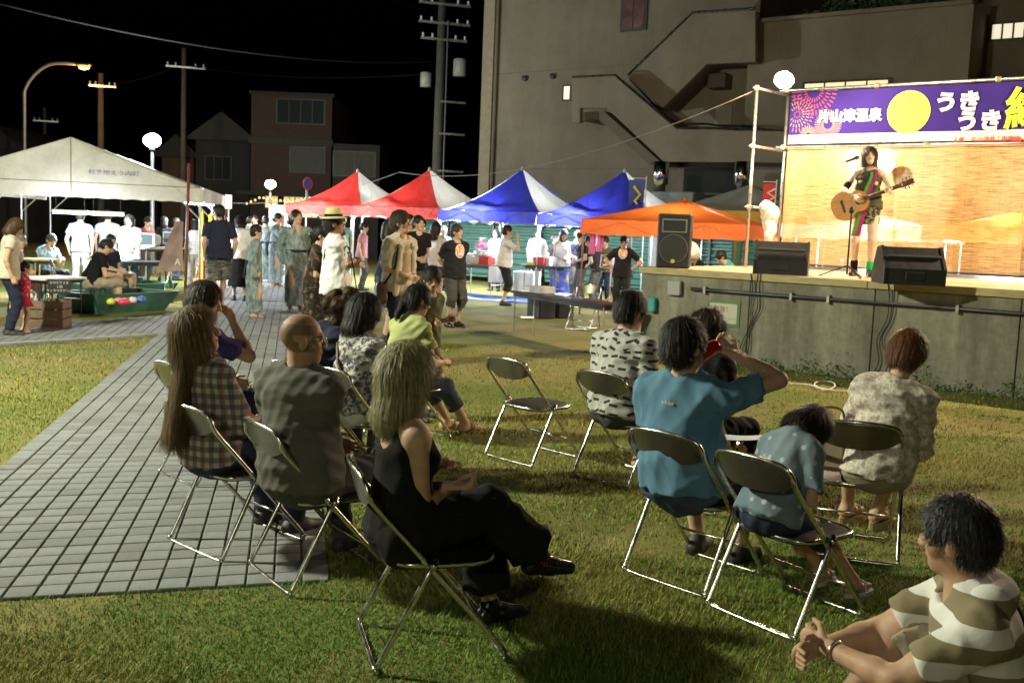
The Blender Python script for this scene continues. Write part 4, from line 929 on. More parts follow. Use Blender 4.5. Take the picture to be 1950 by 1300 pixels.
# big gable tent
gp = pixd(135, 261, 19.3); GA = math.atan2(-PV.x, PV.y); gt = thing('gable_tent', 'big cream canvas gable tent lit by white tubes', 'tent', (gp.x, gp.y, 0), GA); gw, gl, ge, gz = 2.3, 9.0, 2.2, gp.z
for s_ in (1, -1):
    MB().grid(lambda a, c: (s_*gw*(1-c)*1.03, a*gl, ge+(gz-ge)*c-.06*math.sin(math.pi*c)-.05*abs(math.sin(a*math.pi*5))*math.sin(math.pi*(c*.8+.1))), 40, 10).build('roof_panel', COLD, gt, True)
    MB().grid(lambda a, c: (s_*(gw*1.03+.012*math.sin(a*40)*c), a*gl, ge-.27*c), 50, 2).build('valance', COLD, gt, True)
    for k in range(4): MB().tube([(s_*gw, gl*k/3+.02, 0), (s_*gw, gl*k/3+.02, ge)], .022, 8).build('leg', LEG, gt); MB().tube([(s_*gw, gl*k/3+.03, ge-.6), (s_*(gw-.6), gl*k/3+.03, ge)], .016, 6).build('knee_brace', LEG, gt)
MB().grid(lambda a, c: ((a*2-1)*gw*1.03*(1-c), -.012-.015*math.sin(a*6)*math.sin(3*c), ge-.02+(gz-ge+.02)*c), 24, 12).build('gable_panel', COLD, gt, True); MB().grid(lambda a, c: ((a*2-1)*gw*1.03, -.014-.012*math.sin(a*36)*c, ge-.02-.27*c+.018*abs(math.sin(a*45))*c), 60, 3).build('valance', COLD, gt, True)
for a_, b_ in (((0, -.026, gz), (0, -.026, ge-.25)), ((-gw, -.024, ge), (gw, -.024, ge))): MB().tube([a_, b_], .008, 5).build('seam', M('seam_grey', (.22, .21, .19), .8, .1), gt)
for k in range(4): MB().tube([(-gw, gl*k/3, ge), (0, gl*k/3+.02, gz-.05), (gw, gl*k/3, ge)], .02, 6).build('rafter', LEG, gt)
MB().tube([(0, 0, gz-.05), (0, gl, gz-.05)], .02, 6).build('ridge_pole', LEG, gt); text_mesh('lettering', '村テ地えう内町', .10, M('ink_blue', (.10, .14, .34), .8, .2), gt, Matrix.Translation((.30, -.045, ge+.17)) @ RX, .001, 'LEFT', 0, 1.3)
# fluorescent tubes
TUBE = glow('tube_white', (.88, .96, 1.0), 22)
def tube_lamp(label, a, c, power, host=None):
    a, c = Vector(a), Vector(c); mid = (a+c)/2; t = thing('fluorescent_lamp', label, 'lamp', mid, 0, 'white tube lamps under the tents'); d = (c-a); L_ = d.length; rz = math.atan2(d.y, d.x); t.rotation_euler = (0, 0, rz)
    MB().box((0, 0, .05), (L_, .10, .04), 0, .01).build('housing', M('lamp_white', (.75, .75, .75), .5, 0), t)
    for s_ in (-.028, .028): MB().tube([(-L_/2+.02, s_, .012), (L_/2-.02, s_, .012)], .0165, 8).build('tube', TUBE, t, True)
    [light('POINT', t, (k_*L_, 0, -.05), power*3.6, (.88, .95, 1.0), .06) for k_ in (-.25, .25)]
    for s_ in (-.4, .4): MB().tube([(s_*L_, 0, .07), (s_*L_, 0, .5)], .005, 4).build('hanger', DK, t)
    return t
z = pixd(165, 408, 20).z
tube_lamp('bright tube lamp under the front edge of the gable tent', (*pixd(100, 408, 19.9).xy, z), (*pixd(168, 408, 19.9).xy, z), 75); tube_lamp('bright tube lamp beside the gable tent front table', (*pixd(172, 409, 20).xy, z), (*pixd(236, 409, 20).xy, z), 75)
tube_lamp('tube lamp deep inside the gable tent by the monitors', (*pixd(352, 398, 25).xy, 1.95), (*pixd(405, 398, 27).xy, 1.95), 110)
tube_lamp('tube lamp under the first red tent', (*pixd(578, 408, 31).xy, 2.0), (*pixd(634, 408, 30.4).xy, 2.0), 120); tube_lamp('tube lamp under the second red tent', (*pixd(702, 411, 29.4).xy, 2.0), (*pixd(752, 411, 28.6).xy, 2.0), 120)
tube_lamp('tube lamp over the candy floss machine', (*pixd(880, 414, 26.9).xy, 2.0), (*pixd(945, 414, 26.3).xy, 2.0), 130); tube_lamp('tube lamp under the tent with the blue flag', (*pixd(1070, 424, 25.3).xy, 1.97), (*pixd(1122, 424, 24.7).xy, 1.97), 130)
tube_lamp('assumed tube lamp under the white tent behind the blinds', (*pixd(1640, 440, 22.3).xy, 1.9), (*pixd(1730, 440, 21.8).xy, 1.9), 160); tube_lamp('assumed tube lamp under the yellow tent behind the blinds', (*pixd(1890, 440, 21.3).xy, 1.95), (*pixd(1960, 440, 20.8).xy, 1.95), 160); tube_lamp('added tube lamp brightening the low orange tent', (*pixd(1250, 445, 21.8).xy, 1.78), (*pixd(1330, 445, 21.3).xy, 1.78), 35)  # the orange tent's tube is added to brighten its canvas; tubes behind blinds assumed
# street lights and floodlights
globe_lamp('white globe lamp on a post behind the gable tent', 290, 268, 29, 4500, (.78, 1., .93), .24, 40); globe_lamp('warm round lamp on a black post by the russet house', 515, 351, 38, 500, (1., .72, .42), .2, 40)
p = pixd(160, 128, 46); q_ = pixd(46, 160, 46); sl = thing('street_lamp', 'tall curved street lamp glowing sodium orange', 'lamp', (q_.x, 46, 0)); ax_ = p.x-q_.x
MB().tube(smooth_path([(0, 0, 0), (0, 0, p.z-2.2), (.12, 0, p.z-.9), (ax_*.4, 0, p.z+.02), (ax_-.3, 0, p.z+.12)]), .07, 8).build('pole', M('lamp_pole_grey', (.3, .29, .27), .5, .1, metal=.4), sl, True); MB().box((ax_, 0, p.z+.12), (.75, .3, .14), 0, .05).build('head', DK, sl); MB().lathe([(0, -.16), (.2, -.12), (.27, 0), (0, .02)], (ax_, 0, p.z+.05), 14).build('lens', glow('sodium', (1., .30, .03), 2.4), sl, True); light('POINT', sl, (ax_, 0, p.z-.25), 350, (1., .45, .1), .2)
def flood(label, loc, aim, power, col, es=60, spot=150, sz=.2):
    loc = Vector(loc); t = thing('floodlight', label, 'floodlight', loc, 0, 'floodlights on the stage scaffold'); d = (Vector(aim)-loc).normalized(); qd = d.to_track_quat('-Z', 'Y'); Rm = qd.to_matrix()
    MB().lathe([(.04, .16), (.06, .12), (.14, .0), (.135, 0.0), (.05, .10), (0, .11)], (0, 0, 0), 16, Rm).build('reflector', M('flood_white', (.7, .68, .64), .3, 0), t, True)
    MB().lathe([(0, -.03), (.06, -.01), (.075, .03), (.05, .08), (0, .1)], (0, 0, 0), 14, Rm).build('bulb', glow('flood_%d' % es, col, es), t, True); MB().tube([Rm @ Vector((0, 0, .14)), Rm @ Vector((0, .02, .24))], .015, 6).build('bracket', DK, t)
    l = light('SPOT', t, d*.06, power, col, .06, qd.to_euler(), R(spot), blend=.4) if spot else light('POINT', t, d*.16, power, col, .06); return t
fl = hit(1493, 153, SL+SN*(SW-1.5), SN); flood('glaring warm floodlight on top of the scaffold pole', fl, st(2.0, -1.5, 1.3), 1150, (1., .76, .48), 90, 0)
glare_lamp = hit(1686, 313, SL+SN*(SW-.25), SN); flood('added lamp standing in for the glare on the reed blind beside the singer', glare_lamp, glare_lamp+Vector((-.5, -.8, .05)), 250, (1., .80, .52), 90, 165)  # added lamp in place of the glare reflected in the blind
unseen_flood = st(7.2, SW-1.5, 4.0); flood('unseen warm floodlight beyond the banner end lighting the stage', unseen_flood, st(4.5, .8, 1.3), 2200, (1., .77, .50), 90, 165)  # floodlight out of view, there to light the stage
# tall park lamp assumed beside the lawn, out of view, from the shadow directions
pk = thing('park_lamp', 'assumed tall park lamp post out of view with yellowish light beside the lawn', 'lamp', (-8.6, 6.5, 0)); MB().tube([(0, 0, 0), (0, 0, 5.7)], [.08, .05], 10).build('post', M('lamp_post_grey', (.35, .36, .36), .45, .1, metal=.4), pk, True); MB().lathe([(0, .22), (.3, .12), (.34, 0), (.3, -.01)], (.42, 0, 5.98), 16).build('shade', DK, pk, True); MB().tube([(0, 0, 5.6), (.1, 0, 5.98), (.42, 0, 6.1)], .035, 8).build('arm', DK, pk, True); MB().lathe([(0, -.2), (.14, -.15), (.2, 0), (.1, .08)], (.42, 0, 5.95), 14).build('bulb', glow('unseen_lamp_bulb', (1., .95, .6), 30), pk, True); light('POINT', pk, (.42, 0, 5.62), 6400, (.98, 1., .74), .25)
fill_lamp = copy_tree(pk); fill_lamp.location = (-4.5, -9, 0); fill_lamp['label'] = 'added unseen tall park lamp post with yellowish fill light on the near side of the lawn'  # second park lamp is added behind the camera, unseen, as fill light
for ch in fill_lamp.children:
    if ch.type == 'LIGHT': ch.data = ch.data.copy(); ch.data.energy = 1000
# flags, signs, posts
BR = M('pole_brown', (.16, .05, .035), .5, .2); p = pixd(357, 535, 19.2)
t = thing('flag_pole', 'brown wooden pole with brown fabric sign beside the gable tent', 'flag', (pix(350, 560).x*.0+pixd(353, 400, 18.6).x, 18.6, 0)); zt2 = pixd(357, 311, 18.6).z; MB().tube([(0, 0, 0), (.06, 0, zt2)], .028, 8).build('pole', BR, t, True)
MB().grid(lambda a, c: (-.02-.52*a*(.25+.75*(1-c)), -.03-.05*math.sin(a*5+c*3), pixd(350, 515, 18.6).z+(pixd(350, 422, 18.6).z-pixd(350, 515, 18.6).z)*c-.06*a*(1-c)), 10, 10).build('cloth', M('sign_brown', (.30, .20, .18), .8, .35, 3), t, True)
text_mesh('lettering', 'A', .17, M('sign_white', (.7, .68, .66), .8, 0), t, Matrix.Translation((-.16, -.10, pixd(350, 505, 18.6).z)) @ RX, .001)
for i, (x0, y0, x1, y1) in enumerate(((383, 402, 386, 490), (399, 408, 402, 505))):
    a = pixd(x0, y0, 20.6+.5*i); c = pixd(x1, y1, 20.6+.5*i); o = MB().box((0, 0, a.z/2), (.07, .05, a.z), 0, .008).build('yellow_post', M('yellow_paint', (.70, .52, .03), .5, .12), None, loc=((a.x+c.x)/2, 20.6+.5*i, 0)); tag(o, ['yellow post with black letters next to the gable tent leg', 'yellow post between the gable tent and the man in camouflage shorts'][i], 'post', 'yellow posts by the gable tent')
t = thing('sign_board', 'tall white notice board with a red picture by the russet house', 'sign', (*pixd(528, 420, 30).xy, 0), .2); zt2 = pixd(528, 390, 30).z; MB().box((0, 0, zt2/2+.1), (.48, .06, zt2-.2), 0, .01).build('board', M('board_white', (.6, .58, .55), .6, .06), t); MB().box((.06, -.035, zt2-.55), (.26, .01, .5), 0).build('poster', M('poster_red', (.4, .10, .07), .7, .5, 6), t)
t = thing('road_sign', 'round blue and red no parking sign on a thin post', 'sign', (*pixd(584, 350, 33).xy, 0), 1.0); zt2 = pixd(584, 350, 33).z; MB().tube([(0, 0, 0), (0, 0, zt2+.1)], .03, 8).build('post', PIPE, t, True); Rx3 = Matrix.Rotation(R(90), 3, 'X')
MB().lathe([(0, 0), (.2, 0), (.2, .01), (0, .01)], (0, -.03, zt2), 20, Rx3).build('disc', M('sign_blue', (.05, .08, .35), .5, 0), t); MB().lathe([(.16, .012), (.21, .012), (.21, .02), (.16, .02), (.16, .012)], (0, -.03, zt2), 20, Rx3, False).build('ring', M('sign_red', (.5, .05, .05), .5, 0), t); MB().prism([(0, -.03, zt2-.25), (-.16, -.03, zt2-.75), (.16, -.03, zt2-.75)], (0, -.01, 0)).build('arrow_plate', M('plate_pale', (.45, .5, .6), .5, .1), t)
def nobori(label, px, py0, py1, Y, w, mat, deco):
    p = pixd(px, py0, Y); z1 = p.z; z0_ = pixd(px, py1, Y).z; t = thing('flag', label, 'flag', (p.x, Y, 0), 0, 'upright stall flags'); MB().tube([(0, 0, 0), (0, 0, z1+.05)], .014, 6).build('pole', M('pole_white', (.7, .7, .7), .4, 0), t, True); MB().tube([(0, 0, z1), (-w-.05, 0, z1)], .01, 5).build('crossbar', _mats['pole_white'], t)
    MB().grid(lambda a, c: (-.03-w*a, .04*math.sin(c*6+a*2), z0_+(z1-.04-z0_)*c), 8, 14).build('cloth', mat, t, True); deco(t, z0_, z1, w)
FY = M('flag_yellow', (.6, .52, .05), .7, .1)
def deco1(t, a, c, w):
    MB().tube([(-w*.25, -.07, a+(c-a)*.05), (-w*.7, -.07, a+(c-a)*.3), (-w*.35, -.07, a+(c-a)*.5), (-w*.8, -.07, a+(c-a)*.75)], .035, 6).build('motif', FY, t, True)
def deco2(t, a, c, w):
    zz = [(-w*(.15 if i % 2 else .8), -.07, a+(c-a)*(.05+.11*i)) for i in range(8)]; MB().tube(zz, .022, 5).build('motif', M('flag_white', (.7, .7, .7), .7, 0), t)
nobori('blue upright flag with yellow motif beside the blue tent', 1231, 340, 402, 24.3, .36, M('flag_blue', (.06, .09, .33), .7, .15), deco1); nobori('red upright flag with white zigzag behind the stage scaffold', 1479, 347, 420, 22.0, .24, M('flag_red', (.5, .03, .03), .7, .1), deco2)

# ---------------------------------------------------------------- furniture and stall goods
CHROME = M('chrome', (.58, .565, .52), .24, .08, 20, metal=1); VINYL = M('black_vinyl', (.014, .012, .011), .55, .2, 20, .3, 200, spec=.3)
def steel_plate():
    m, nt, N, L, b = newmat('backrest_steel'); b.inputs['Base Color'].default_value = (.26, .245, .20, 1); b.inputs['Metallic'].default_value = .9
    L.new(ramp(nt, noise(nt, coords(nt), 3, 3), [(.3, .24), (.7, .32)]), b.inputs['Roughness']); return m
PLATE = steel_plate()
def make_chair():
    t = thing('folding_chair', 'x', 'chair'); w = .215
    main = smooth_path([(-w, .26, .035), (-w, .25, .06)]+[(-w, .25-.51*s, .06+.585*s) for s in (.3, .7, 1)]+[(-w+.006, -.280, .695), (-w+.05, -.300, .738), (0, -.322, .752), (w-.05, -.300, .738), (w-.006, -.280, .695)]+[(w, .25-.51*s, .06+.585*s) for s in (1, .7, .3)]+[(w, .25, .06), (w, .26, .035)], 3)
    MB().tube(main, .0112, 8).build('main_frame', CHROME, t, True); MB().tube(smooth_path([(-w, .258, .05), (-w, .262, .022), (-w+.03, .264, .012), (w-.03, .264, .012), (w, .262, .022), (w, .258, .05)], 3), .0112, 8).build('front_foot_bar', CHROME, t, True)
    v = w+.026; MB().tube(smooth_path([(-v, -.02, .43), (-v, -.21, .07), (-v, -.235, .025), (-v+.035, -.24, .0125), (v-.035, -.24, .0125), (v, -.235, .025), (v, -.21, .07), (v, -.02, .43)], 4), .0112, 8).build('rear_leg_frame', CHROME, t, True)
    MB().tube([(-w, .17, .16), (w, .17, .16)], .007, 6).build('stretcher', CHROME, t, True)
    for s_ in (-1, 1): MB().tube([(s_*w, -.03, .405), (s_*(v+.015), -.03, .405)], .014, 8).build('pivot', CHROME, t, True)
    def seat(a, c):
        x = (a*2-1); y = c*2-1; rr = max(abs(x), abs(y)); sc_ = 1 if rr == 0 else (abs(x)**4+abs(y)**4)**-.25*rr; return (x*sc_*.20, .03+y*sc_*.20, .398+.018*(1-rr**4))
    MB().grid(seat, 14, 14).build('seat', VINYL, t, True); pts = [(.202*math.copysign(abs(math.cos(a))**.5, math.cos(a)), .03+.202*math.copysign(abs(math.sin(a))**.5, math.sin(a)), .395) for a in np.linspace(0, 2*math.pi, 33)[:-1]]; MB().tube(pts, .011, 6, True).build('seat_rim', CHROME, t, True); MB().prism([(x*.98, y, .378) for x, y, z in pts], (0, 0, .012)).build('seat_pan', DK, t)
    def back(a, c):
        x = (a*2-1)*.205; return (x, -.258-.04*c-.026*(1-(x/.205)**2), .605+.05*abs(x/.205)**3*(1-c)+.135*c-.012*c*abs(x/.205)**4)
    MB().grid(back, 14, 6).build('backrest', PLATE, t, True); return t
chair0 = make_chair(); chair_used = [False]
def put_chair(loc, yaw, label):
    o = chair0 if not chair_used[0] else copy_tree(chair0); chair_used[0] = True; o.location = loc; o.rotation_euler = (0, 0, R(yaw)); o['label'] = label; o['category'] = 'chair'; o['group'] = 'steel folding chairs for the audience'; return o
def chair_px(a, b_, label, yaw=None):
    p, q_ = pix(*a), pix(*b_); d = q_-p; y = math.degrees(math.atan2(d.y, d.x)) if yaw is None else yaw; f_ = Vector((-math.sin(R(y)), math.cos(R(y)), 0)); loc = (p+q_)/2+f_*.24; put_chair(loc, y, label); return loc, y
C1 = chair_px((328, 1033), (415, 1072), 'folding chair under the long haired woman in plaid'); C2 = chair_px((478, 1079), (549, 1135), 'folding chair under the bald man in grey'); C3 = chair_px((683, 1190), (714, 1284), 'folding chair under the woman in black with crossed legs'); C4 = chair_px((928, 868), (1008, 890), 'empty folding chair with black seat on the lawn')
C5 = chair_px((1093, 905), (1195, 932), 'folding chair under the man in the patterned grey shirt'); C6 = chair_px((1188, 1088), (1340, 1141), 'folding chair under the drinking man in blue'); C7 = chair_px((1351, 1155), (1507, 1222), 'folding chair under the bowed child in denim'); C8 = (Vector((1.80, 5.25, 0))+Vector((.34, .94, 0))*.24, -18); put_chair(*C8, 'folding chair under the woman in the lace blouse')
def chair_at(x, y, yaw, label): put_chair(Vector((x, y, 0)), yaw, label); return Vector((x, y, 0)), yaw
C9 = chair_at(-1.90, 6.5, -45, 'folding chair under the man in purple'); C10 = chair_at(-1.22, 6.75, -47, 'folding chair under the curly haired person in navy'); C11 = chair_at(-.95, 6.62, -42, 'folding chair under the woman in the floral blouse'); C12 = chair_at(-.80, 7.95, -47, 'folding chair under the woman in lime green'); C13 = chair_at(1.22, 6.35, -40, 'folding chair under the person in black by the sign')
C11[0].x = -.93; p = pix(1110, 628); put_chair(p+Vector((0, .15, 0)), 160, 'empty folding chair behind the long black table')
BT = M('table_black', (.02, .018, .018), .35, .2); TL = M('table_leg', (.45, .45, .43), .35, .1, metal=.7)
def table(label, a, c, depth=.45, z=.7, topm=BT, legm=TL, th=.035, group='folding tables'):
    a, c = Vector(a), Vector(c); d = c-a; L_ = d.length; t = thing('folding_table', label, 'table', ((a.x+c.x)/2, (a.y+c.y)/2, 0), math.atan2(d.y, d.x), group); MB().box((0, 0, z-th/2), (L_, depth, th), 0, .006).build('tabletop', topm, t); MB().box((0, 0, z-th-.03), (L_-.1, depth-.08, .05), 0).build('apron', DK, t)
    for sx in (-1, 1):
        for sy in (-1, 1): MB().tube([(sx*(L_/2-.08), sy*(depth/2-.05), 0), (sx*(L_/2-.08), sy*(depth/2-.05), z-.05)], .014, 6).build('leg', legm, t)
        MB().tube([(sx*(L_/2-.08), -depth/2+.05, .28), (sx*(L_/2-.08), depth/2-.05, .28)], .011, 6).build('stretcher', legm, t)
    return t
ta, tb = pix(995, 553, .7), pix(1178, 580, .7); lt = table('long black folding table on the lawn beside the stage', ta, tb); td = (tb-ta).normalized()
def boxthing(name, label, cat, loc, dims, mat, rz=0, bev=.01, group=None): o = MB().box((0, 0, dims[2]/2), dims, 0, bev).build(name, mat, None, loc=loc); o.rotation_euler = (0, 0, rz); return tag(o, label, cat, group)
p = ta+td*.62; boxthing('storage_box', 'clear grey plastic box on the long black table', 'box', (p.x, p.y, .7), (.34, .26, .11), M('box_grey', (.35, .35, .36), .4, .2), math.atan2(td.y, td.x)); p = ta+td*.2; boxthing('paper_stack', 'white papers at the end of the long black table', 'papers', (p.x, p.y, .7), (.3, .22, .015), M('paper_white', (.7, .7, .68), .8, .05), .3, .002)
for i, (px, lab) in enumerate(((1030, 'large black equipment case under the long table'), (1070, 'smaller black equipment case under the long table'))): p = pix(px, 606); boxthing('equipment_case', lab, 'case', (p.x, p.y+.15, 0), (.5-.16*i, .35, .46), M('case_black', (.012, .012, .013), .5, .2), math.atan2(td.y, td.x), .02)
p = pix(1205, 605); boxthing('equipment_case', 'black equipment case at the corner of the stage', 'case', (p.x, p.y, 0), (.45, .4, .55), M('case_black', (.012, .012, .013), .5, .2), -.5, .02)
# stall goods
def tpix(px, py, Y): p = pixd(px, py, Y); return p
tcol = M('table_brown', (.10, .075, .055), .5, .2)
sa, sb = pixd(880, 500, 26.2), pixd(955, 500, 25.2); table('trestle table carrying the candy floss machine', sa, sb, .6, sa.z, tcol); cm = thing('candy_floss_machine', 'candy floss machine with clear dome and red base', 'machine', (*pixd(920, 500, 25.7).xy, sa.z), -.4)
MB().box((.11, 0, .09), (.26, .42, .18), 0, .01).build('base', M('machine_red', (.42, .02, .02), .4, .1), cm); MB().box((-.15, 0, .09), (.25, .42, .18), 0, .01).build('base_panel', M('machine_pale', (.5, .36, .38), .4, .1), cm); MB().lathe([(.20, .18), (.25, .21), (.26, .33), (.24, .33), (.22, .22), (0, .2)], (0, 0, 0), 24).build('bowl', M('machine_metal', (.6, .62, .63), .25, .1, metal=.6), cm, True)
DOME = M('clear_dome', (.92, .96, 1.), .05, 0, trans=.95, alpha=.35); MB().lathe([(.245*math.cos(a), .33+.32*math.sin(a)) for a in np.linspace(0, 1.55, 9)]+[(0, .65)], (0, 0, 0), 24).build('dome', DOME, cm, True)
s = Sdf(); 
for i in range(9): s.ell((rng.uniform(-.12, .02), rng.uniform(-.06, .06), .40+rng.uniform(0, .1)), (.05, .05, .04), None, .04)
V, F = grow(s, .012, (), .004); mesh_obj('candy_floss', V, F, M('floss_pink', (.65, .14, .35), .9, .2), cm, True)
p = pixd(893, 500, 26); o = MB().lathe([(0, 0), (.10, 0), (.13, .22), (.14, .22), (.14, .24), (0, .24)], (0, 0, 0), 18).build('bucket', M('bucket_white', (.62, .66, .72), .5, .05), None, True, (p.x, p.y, sa.z)); tag(o, 'white bucket beside the candy floss machine', 'bucket')
o = MB().grid(lambda a, c: (.36*(a-.5), -.32-.02*math.sin(a*5), sa.z-.02-.38*c), 6, 4).build('hanging_notice', M('paper_white', (.7, .7, .68), .8, .05), None, False, (*pixd(945, 520, 25.3).xy, 0)); tag(o, 'white paper notice hanging from the candy floss table', 'notice')
sa2, sb2 = pixd(1005, 503, 25.4), pixd(1075, 506, 24.6); table('dark stall table with red and white boxes', sa2, sb2, .5, sa2.z, BT)
for px, col, lab, d_ in ((1028, (.45, .03, .03), 'red and white carton on the dark stall table', (.30, .2, .2)), (1046, (.6, .6, .6), 'narrow white carton beside the red one', (.09, .2, .21)), (1012, (.65, .42, .04), 'small yellow carton on the dark stall table', (.2, .12, .08))): p = pixd(px, 503, 25); boxthing('carton', lab, 'carton', (p.x, p.y, sa2.z), d_, M('carton_%d' % px, col, .6, .08), -.5, .004, 'cartons on the stall table')
p = pixd(1003, 540, 26); boxthing('cooler_box', 'white cool box standing on the ground behind the waving man', 'cool box', (p.x, p.y, 0), (.6, .4, .62), M('cooler_white', (.5, .5, .5), .5, .1), -.5, .02)
TARP = M('tarp_blue', (.05, .10, .45), .45, .2, 4); a_, c_ = pix(885, 543), pix(1075, 543); o = MB().grid(lambda a, c: (a_.x+(c_.x-a_.x)*a, 23.9-1.2*a+2.0*c, .012+.02*max(0, math.sin(a*17+c*5))*math.sin(c*9+a*4)**2), 40, 14).build('tarpaulin', TARP, None, True); tag(o, 'blue plastic tarpaulin spread on the ground under the blue tents', 'tarpaulin')
# music stand, towels
p = pix(1165, 600); ms = thing('music_stand', 'pink folding music stand in front of the man in black', 'music stand', (p.x, 21.5, 0), .2); PNK = M('stand_pink', (.62, .34, .34), .4, .1); ms.location.x = pixd(1163, 520, 21.5).x; zm = pixd(1163, 510, 21.5).z
MB().tube([(0, 0, .25), (0, 0, zm)], .012, 6).build('post', PNK, ms, True)
for a in (0, 2.1, 4.2): MB().tube([(0, 0, .35), (.28*math.cos(a), .28*math.sin(a), .01)], .009, 5).build('leg', PNK, ms)
for a_, c_ in (((-.24, 0, zm), (.24, 0, zm)), ((-.2, .08, zm+.26), (.2, .08, zm+.26)), ((-.24, 0, zm), (.2, .08, zm+.26)), ((.24, 0, zm), (-.2, .08, zm+.26)), ((-.24, 0, zm), (-.2, .08, zm+.26)), ((.24, 0, zm), (.2, .08, zm+.26))): MB().tube([a_, c_], .008, 5).build('desk_bar', PNK, ms)
MB().box((.12, .02, zm+.12), (.2, .01, .22), 0, 0, Matrix.Rotation(R(-17), 3, 'X')).build('sheet_music', M('paper_white', (.7, .7, .68), .8, .05), ms)
for i, px in enumerate((1129, 1143)):
    p = pixd(px, 445, 20.8); zb_ = pixd(px, 484-5*i, 20.8).z; o = MB().grid(lambda a, c: (.13*(a-.5)+.01*math.sin(c*5), .03*math.sin(a*9+i), (zb_-p.z)*c), 12, 8).build('towel', M('towel_pink', (.62, .17, .42), .95, .12), None, True, p); tag(o, ['pink towel hung by the slanting tent leg', 'pink towel hung beside the first one under the orange tent'][i], 'towel', 'pink towels')
# ---- left side stalls
GRNT = M('tub_green', (.05, .13, .095), .55, .35, 3)
def tub(label, c, L_, Wd, h, rz, out=.18):
    t = thing('water_tub', label, 'tub', c, rz, 'green game tubs'); q = lambda l, w, z: [(-l, -w, z), (l, -w, z), (l, w, z), (-l, w, z)]
    V = q(L_/2-out, Wd/2-out, 0)+q(L_/2, Wd/2, h)+q(L_/2-.03, Wd/2-.03, h)+q(L_/2-out-.01, Wd/2-out-.01, .04); F = [(3, 2, 1, 0)]+[(4*r+i, 4*r+(i+1) % 4, 4*r+4+(i+1) % 4, 4*r+4+i) for r in range(3) for i in range(4)]+[(12, 13, 14, 15)]
    mesh_obj('shell', V, F, GRNT, t); wl = h*.72; e = out*(1-.72); mesh_obj('water', [(x, y, wl) for x, y, z in q(L_/2-e-.03, Wd/2-e-.03, 0)], [(0, 1, 2, 3)], M('tub_water', (.10, .30, .24), .08, 0), t); return t, wl
p = pix(245, 600); t1, wl = tub('green water tub with floating coloured toys beside the path', (-6.75, 17.55, 0), 1.75, 1.05, .34, R(62)); t2, _ = tub('second green water tub behind the first', (-7.55, 19.8, 0), 1.9, 1.05, .34, R(62))
for i, (px, col) in enumerate(((210, (.6, .6, .05)), (222, (.65, .25, .35)), (232, (.7, .05, .12)), (243, (.7, .06, .12)), (252, (.6, .5, .5)), (262, (.06, .16, .6)), (270, (.08, .25, .6)))):
    q_ = pix(px+random.uniform(-5, 5), 574+random.uniform(-8, 5), wl+.015); o = MB().lathe([(0, -.03), (.06, -.02), (.075, .02), (.05, .06), (0, .075)], (0, 0, 0), 12).build('toy_float', M('toy_%d' % i, col, .35, .05), None, True, q_); tag(o, 'small %s toy float on the green tub' % ('yellow', 'pale pink', 'crimson', 'scarlet', 'cream', 'deep blue', 'sky blue')[i], 'toy', 'toys floating in the tub')
p = pix(255, 560, .35); o = MB().box((0, 0, 0), (.75, .28, .03), 0, .008).build('plank', M('plank_white', (.7, .7, .72), .5, .05), None, loc=(-7.35, 18.55, .5)); o.rotation_euler = (.1, R(22), R(-20)); tag(o, 'white board leaning across the green tubs', 'board')
cr = thing('wooden_crate', 'old brown wooden crate beside the path kerb', 'crate', (*pix(88, 622).xy, 0), .15); CW = M('crate_wood', (.15, .10, .065), .8, .3, 6, .3, 50)
for z in (.07, .20, .33):
    for sy in (-.22, .22): MB().box((0, sy, z), (.58, .02, .115), 0, .004).build('slat', CW, cr)
    for sx in (-.28, .28): MB().box((sx, 0, z), (.02, .42, .115), 0, .004).build('slat', CW, cr)
MB().box((0, 0, .03), (.54, .4, .02), 0).build('bottom', CW, cr)
for i in range(6): o = MB().lathe([(.0, 0), (.03, 0), (.035, .1), (.015, .13), (.015, .17), (0, .17)], (0, 0, 0), 8).build('small_bottle', M('bottle_%d' % (i % 3), ((.1, .1, .12), (.35, .35, .4), (.05, .12, .08))[i % 3], .2, 0), None, True, cr.location+Vector((-.2+.08*i, .05*(-1)**i, .3))); tag(o, 'small bottle standing in the wooden crate', 'bottle', 'bottles in the crate')
lt1 = table('game stall table with a white cloth and black price board', pixd(55, 527, 15.6), pixd(138, 529, 16.4), .6, pixd(100, 527, 16).z, M('cloth_white', (.66, .66, .68), .8, .05), DK); zt1 = pixd(100, 527, 16).z
sb_ = thing('price_board', 'small black board with white writing on the stall table front', 'sign', (*pixd(113, 540, 15.6).xy, zt1-.12), .3); MB().box((0, 0, 0), (.34, .02, .22), 0, .004).build('board', M('board_black', (.012, .012, .012), .6, .1), sb_)
for i, s in enumerate(('おひとりさま', '１回', 'キャラつりゲーム')): text_mesh('lettering', s, .045, M('chalk', (.6, .6, .6), .8, 0), sb_, Matrix.Translation((0, -.014, .045-.06*i)) @ RX, .001, 'CENTER')
ot = table('pale wooden table behind the game stall', pixd(45, 492, 18.6), pixd(96, 494, 19.0), .6, pixd(70, 492, 18.8).z, M('wood_yellow', (.45, .34, .14), .6, .15), M('wood_yellow', (.45, .34, .14), .6, .15)); mt = table('dark table inside the gable tent with monitors', pixd(222, 497, 20.4), pixd(318, 499, 20.9), .6, pixd(270, 497, 20.6).z, BT, DK); zmt = pixd(270, 497, 20.6).z
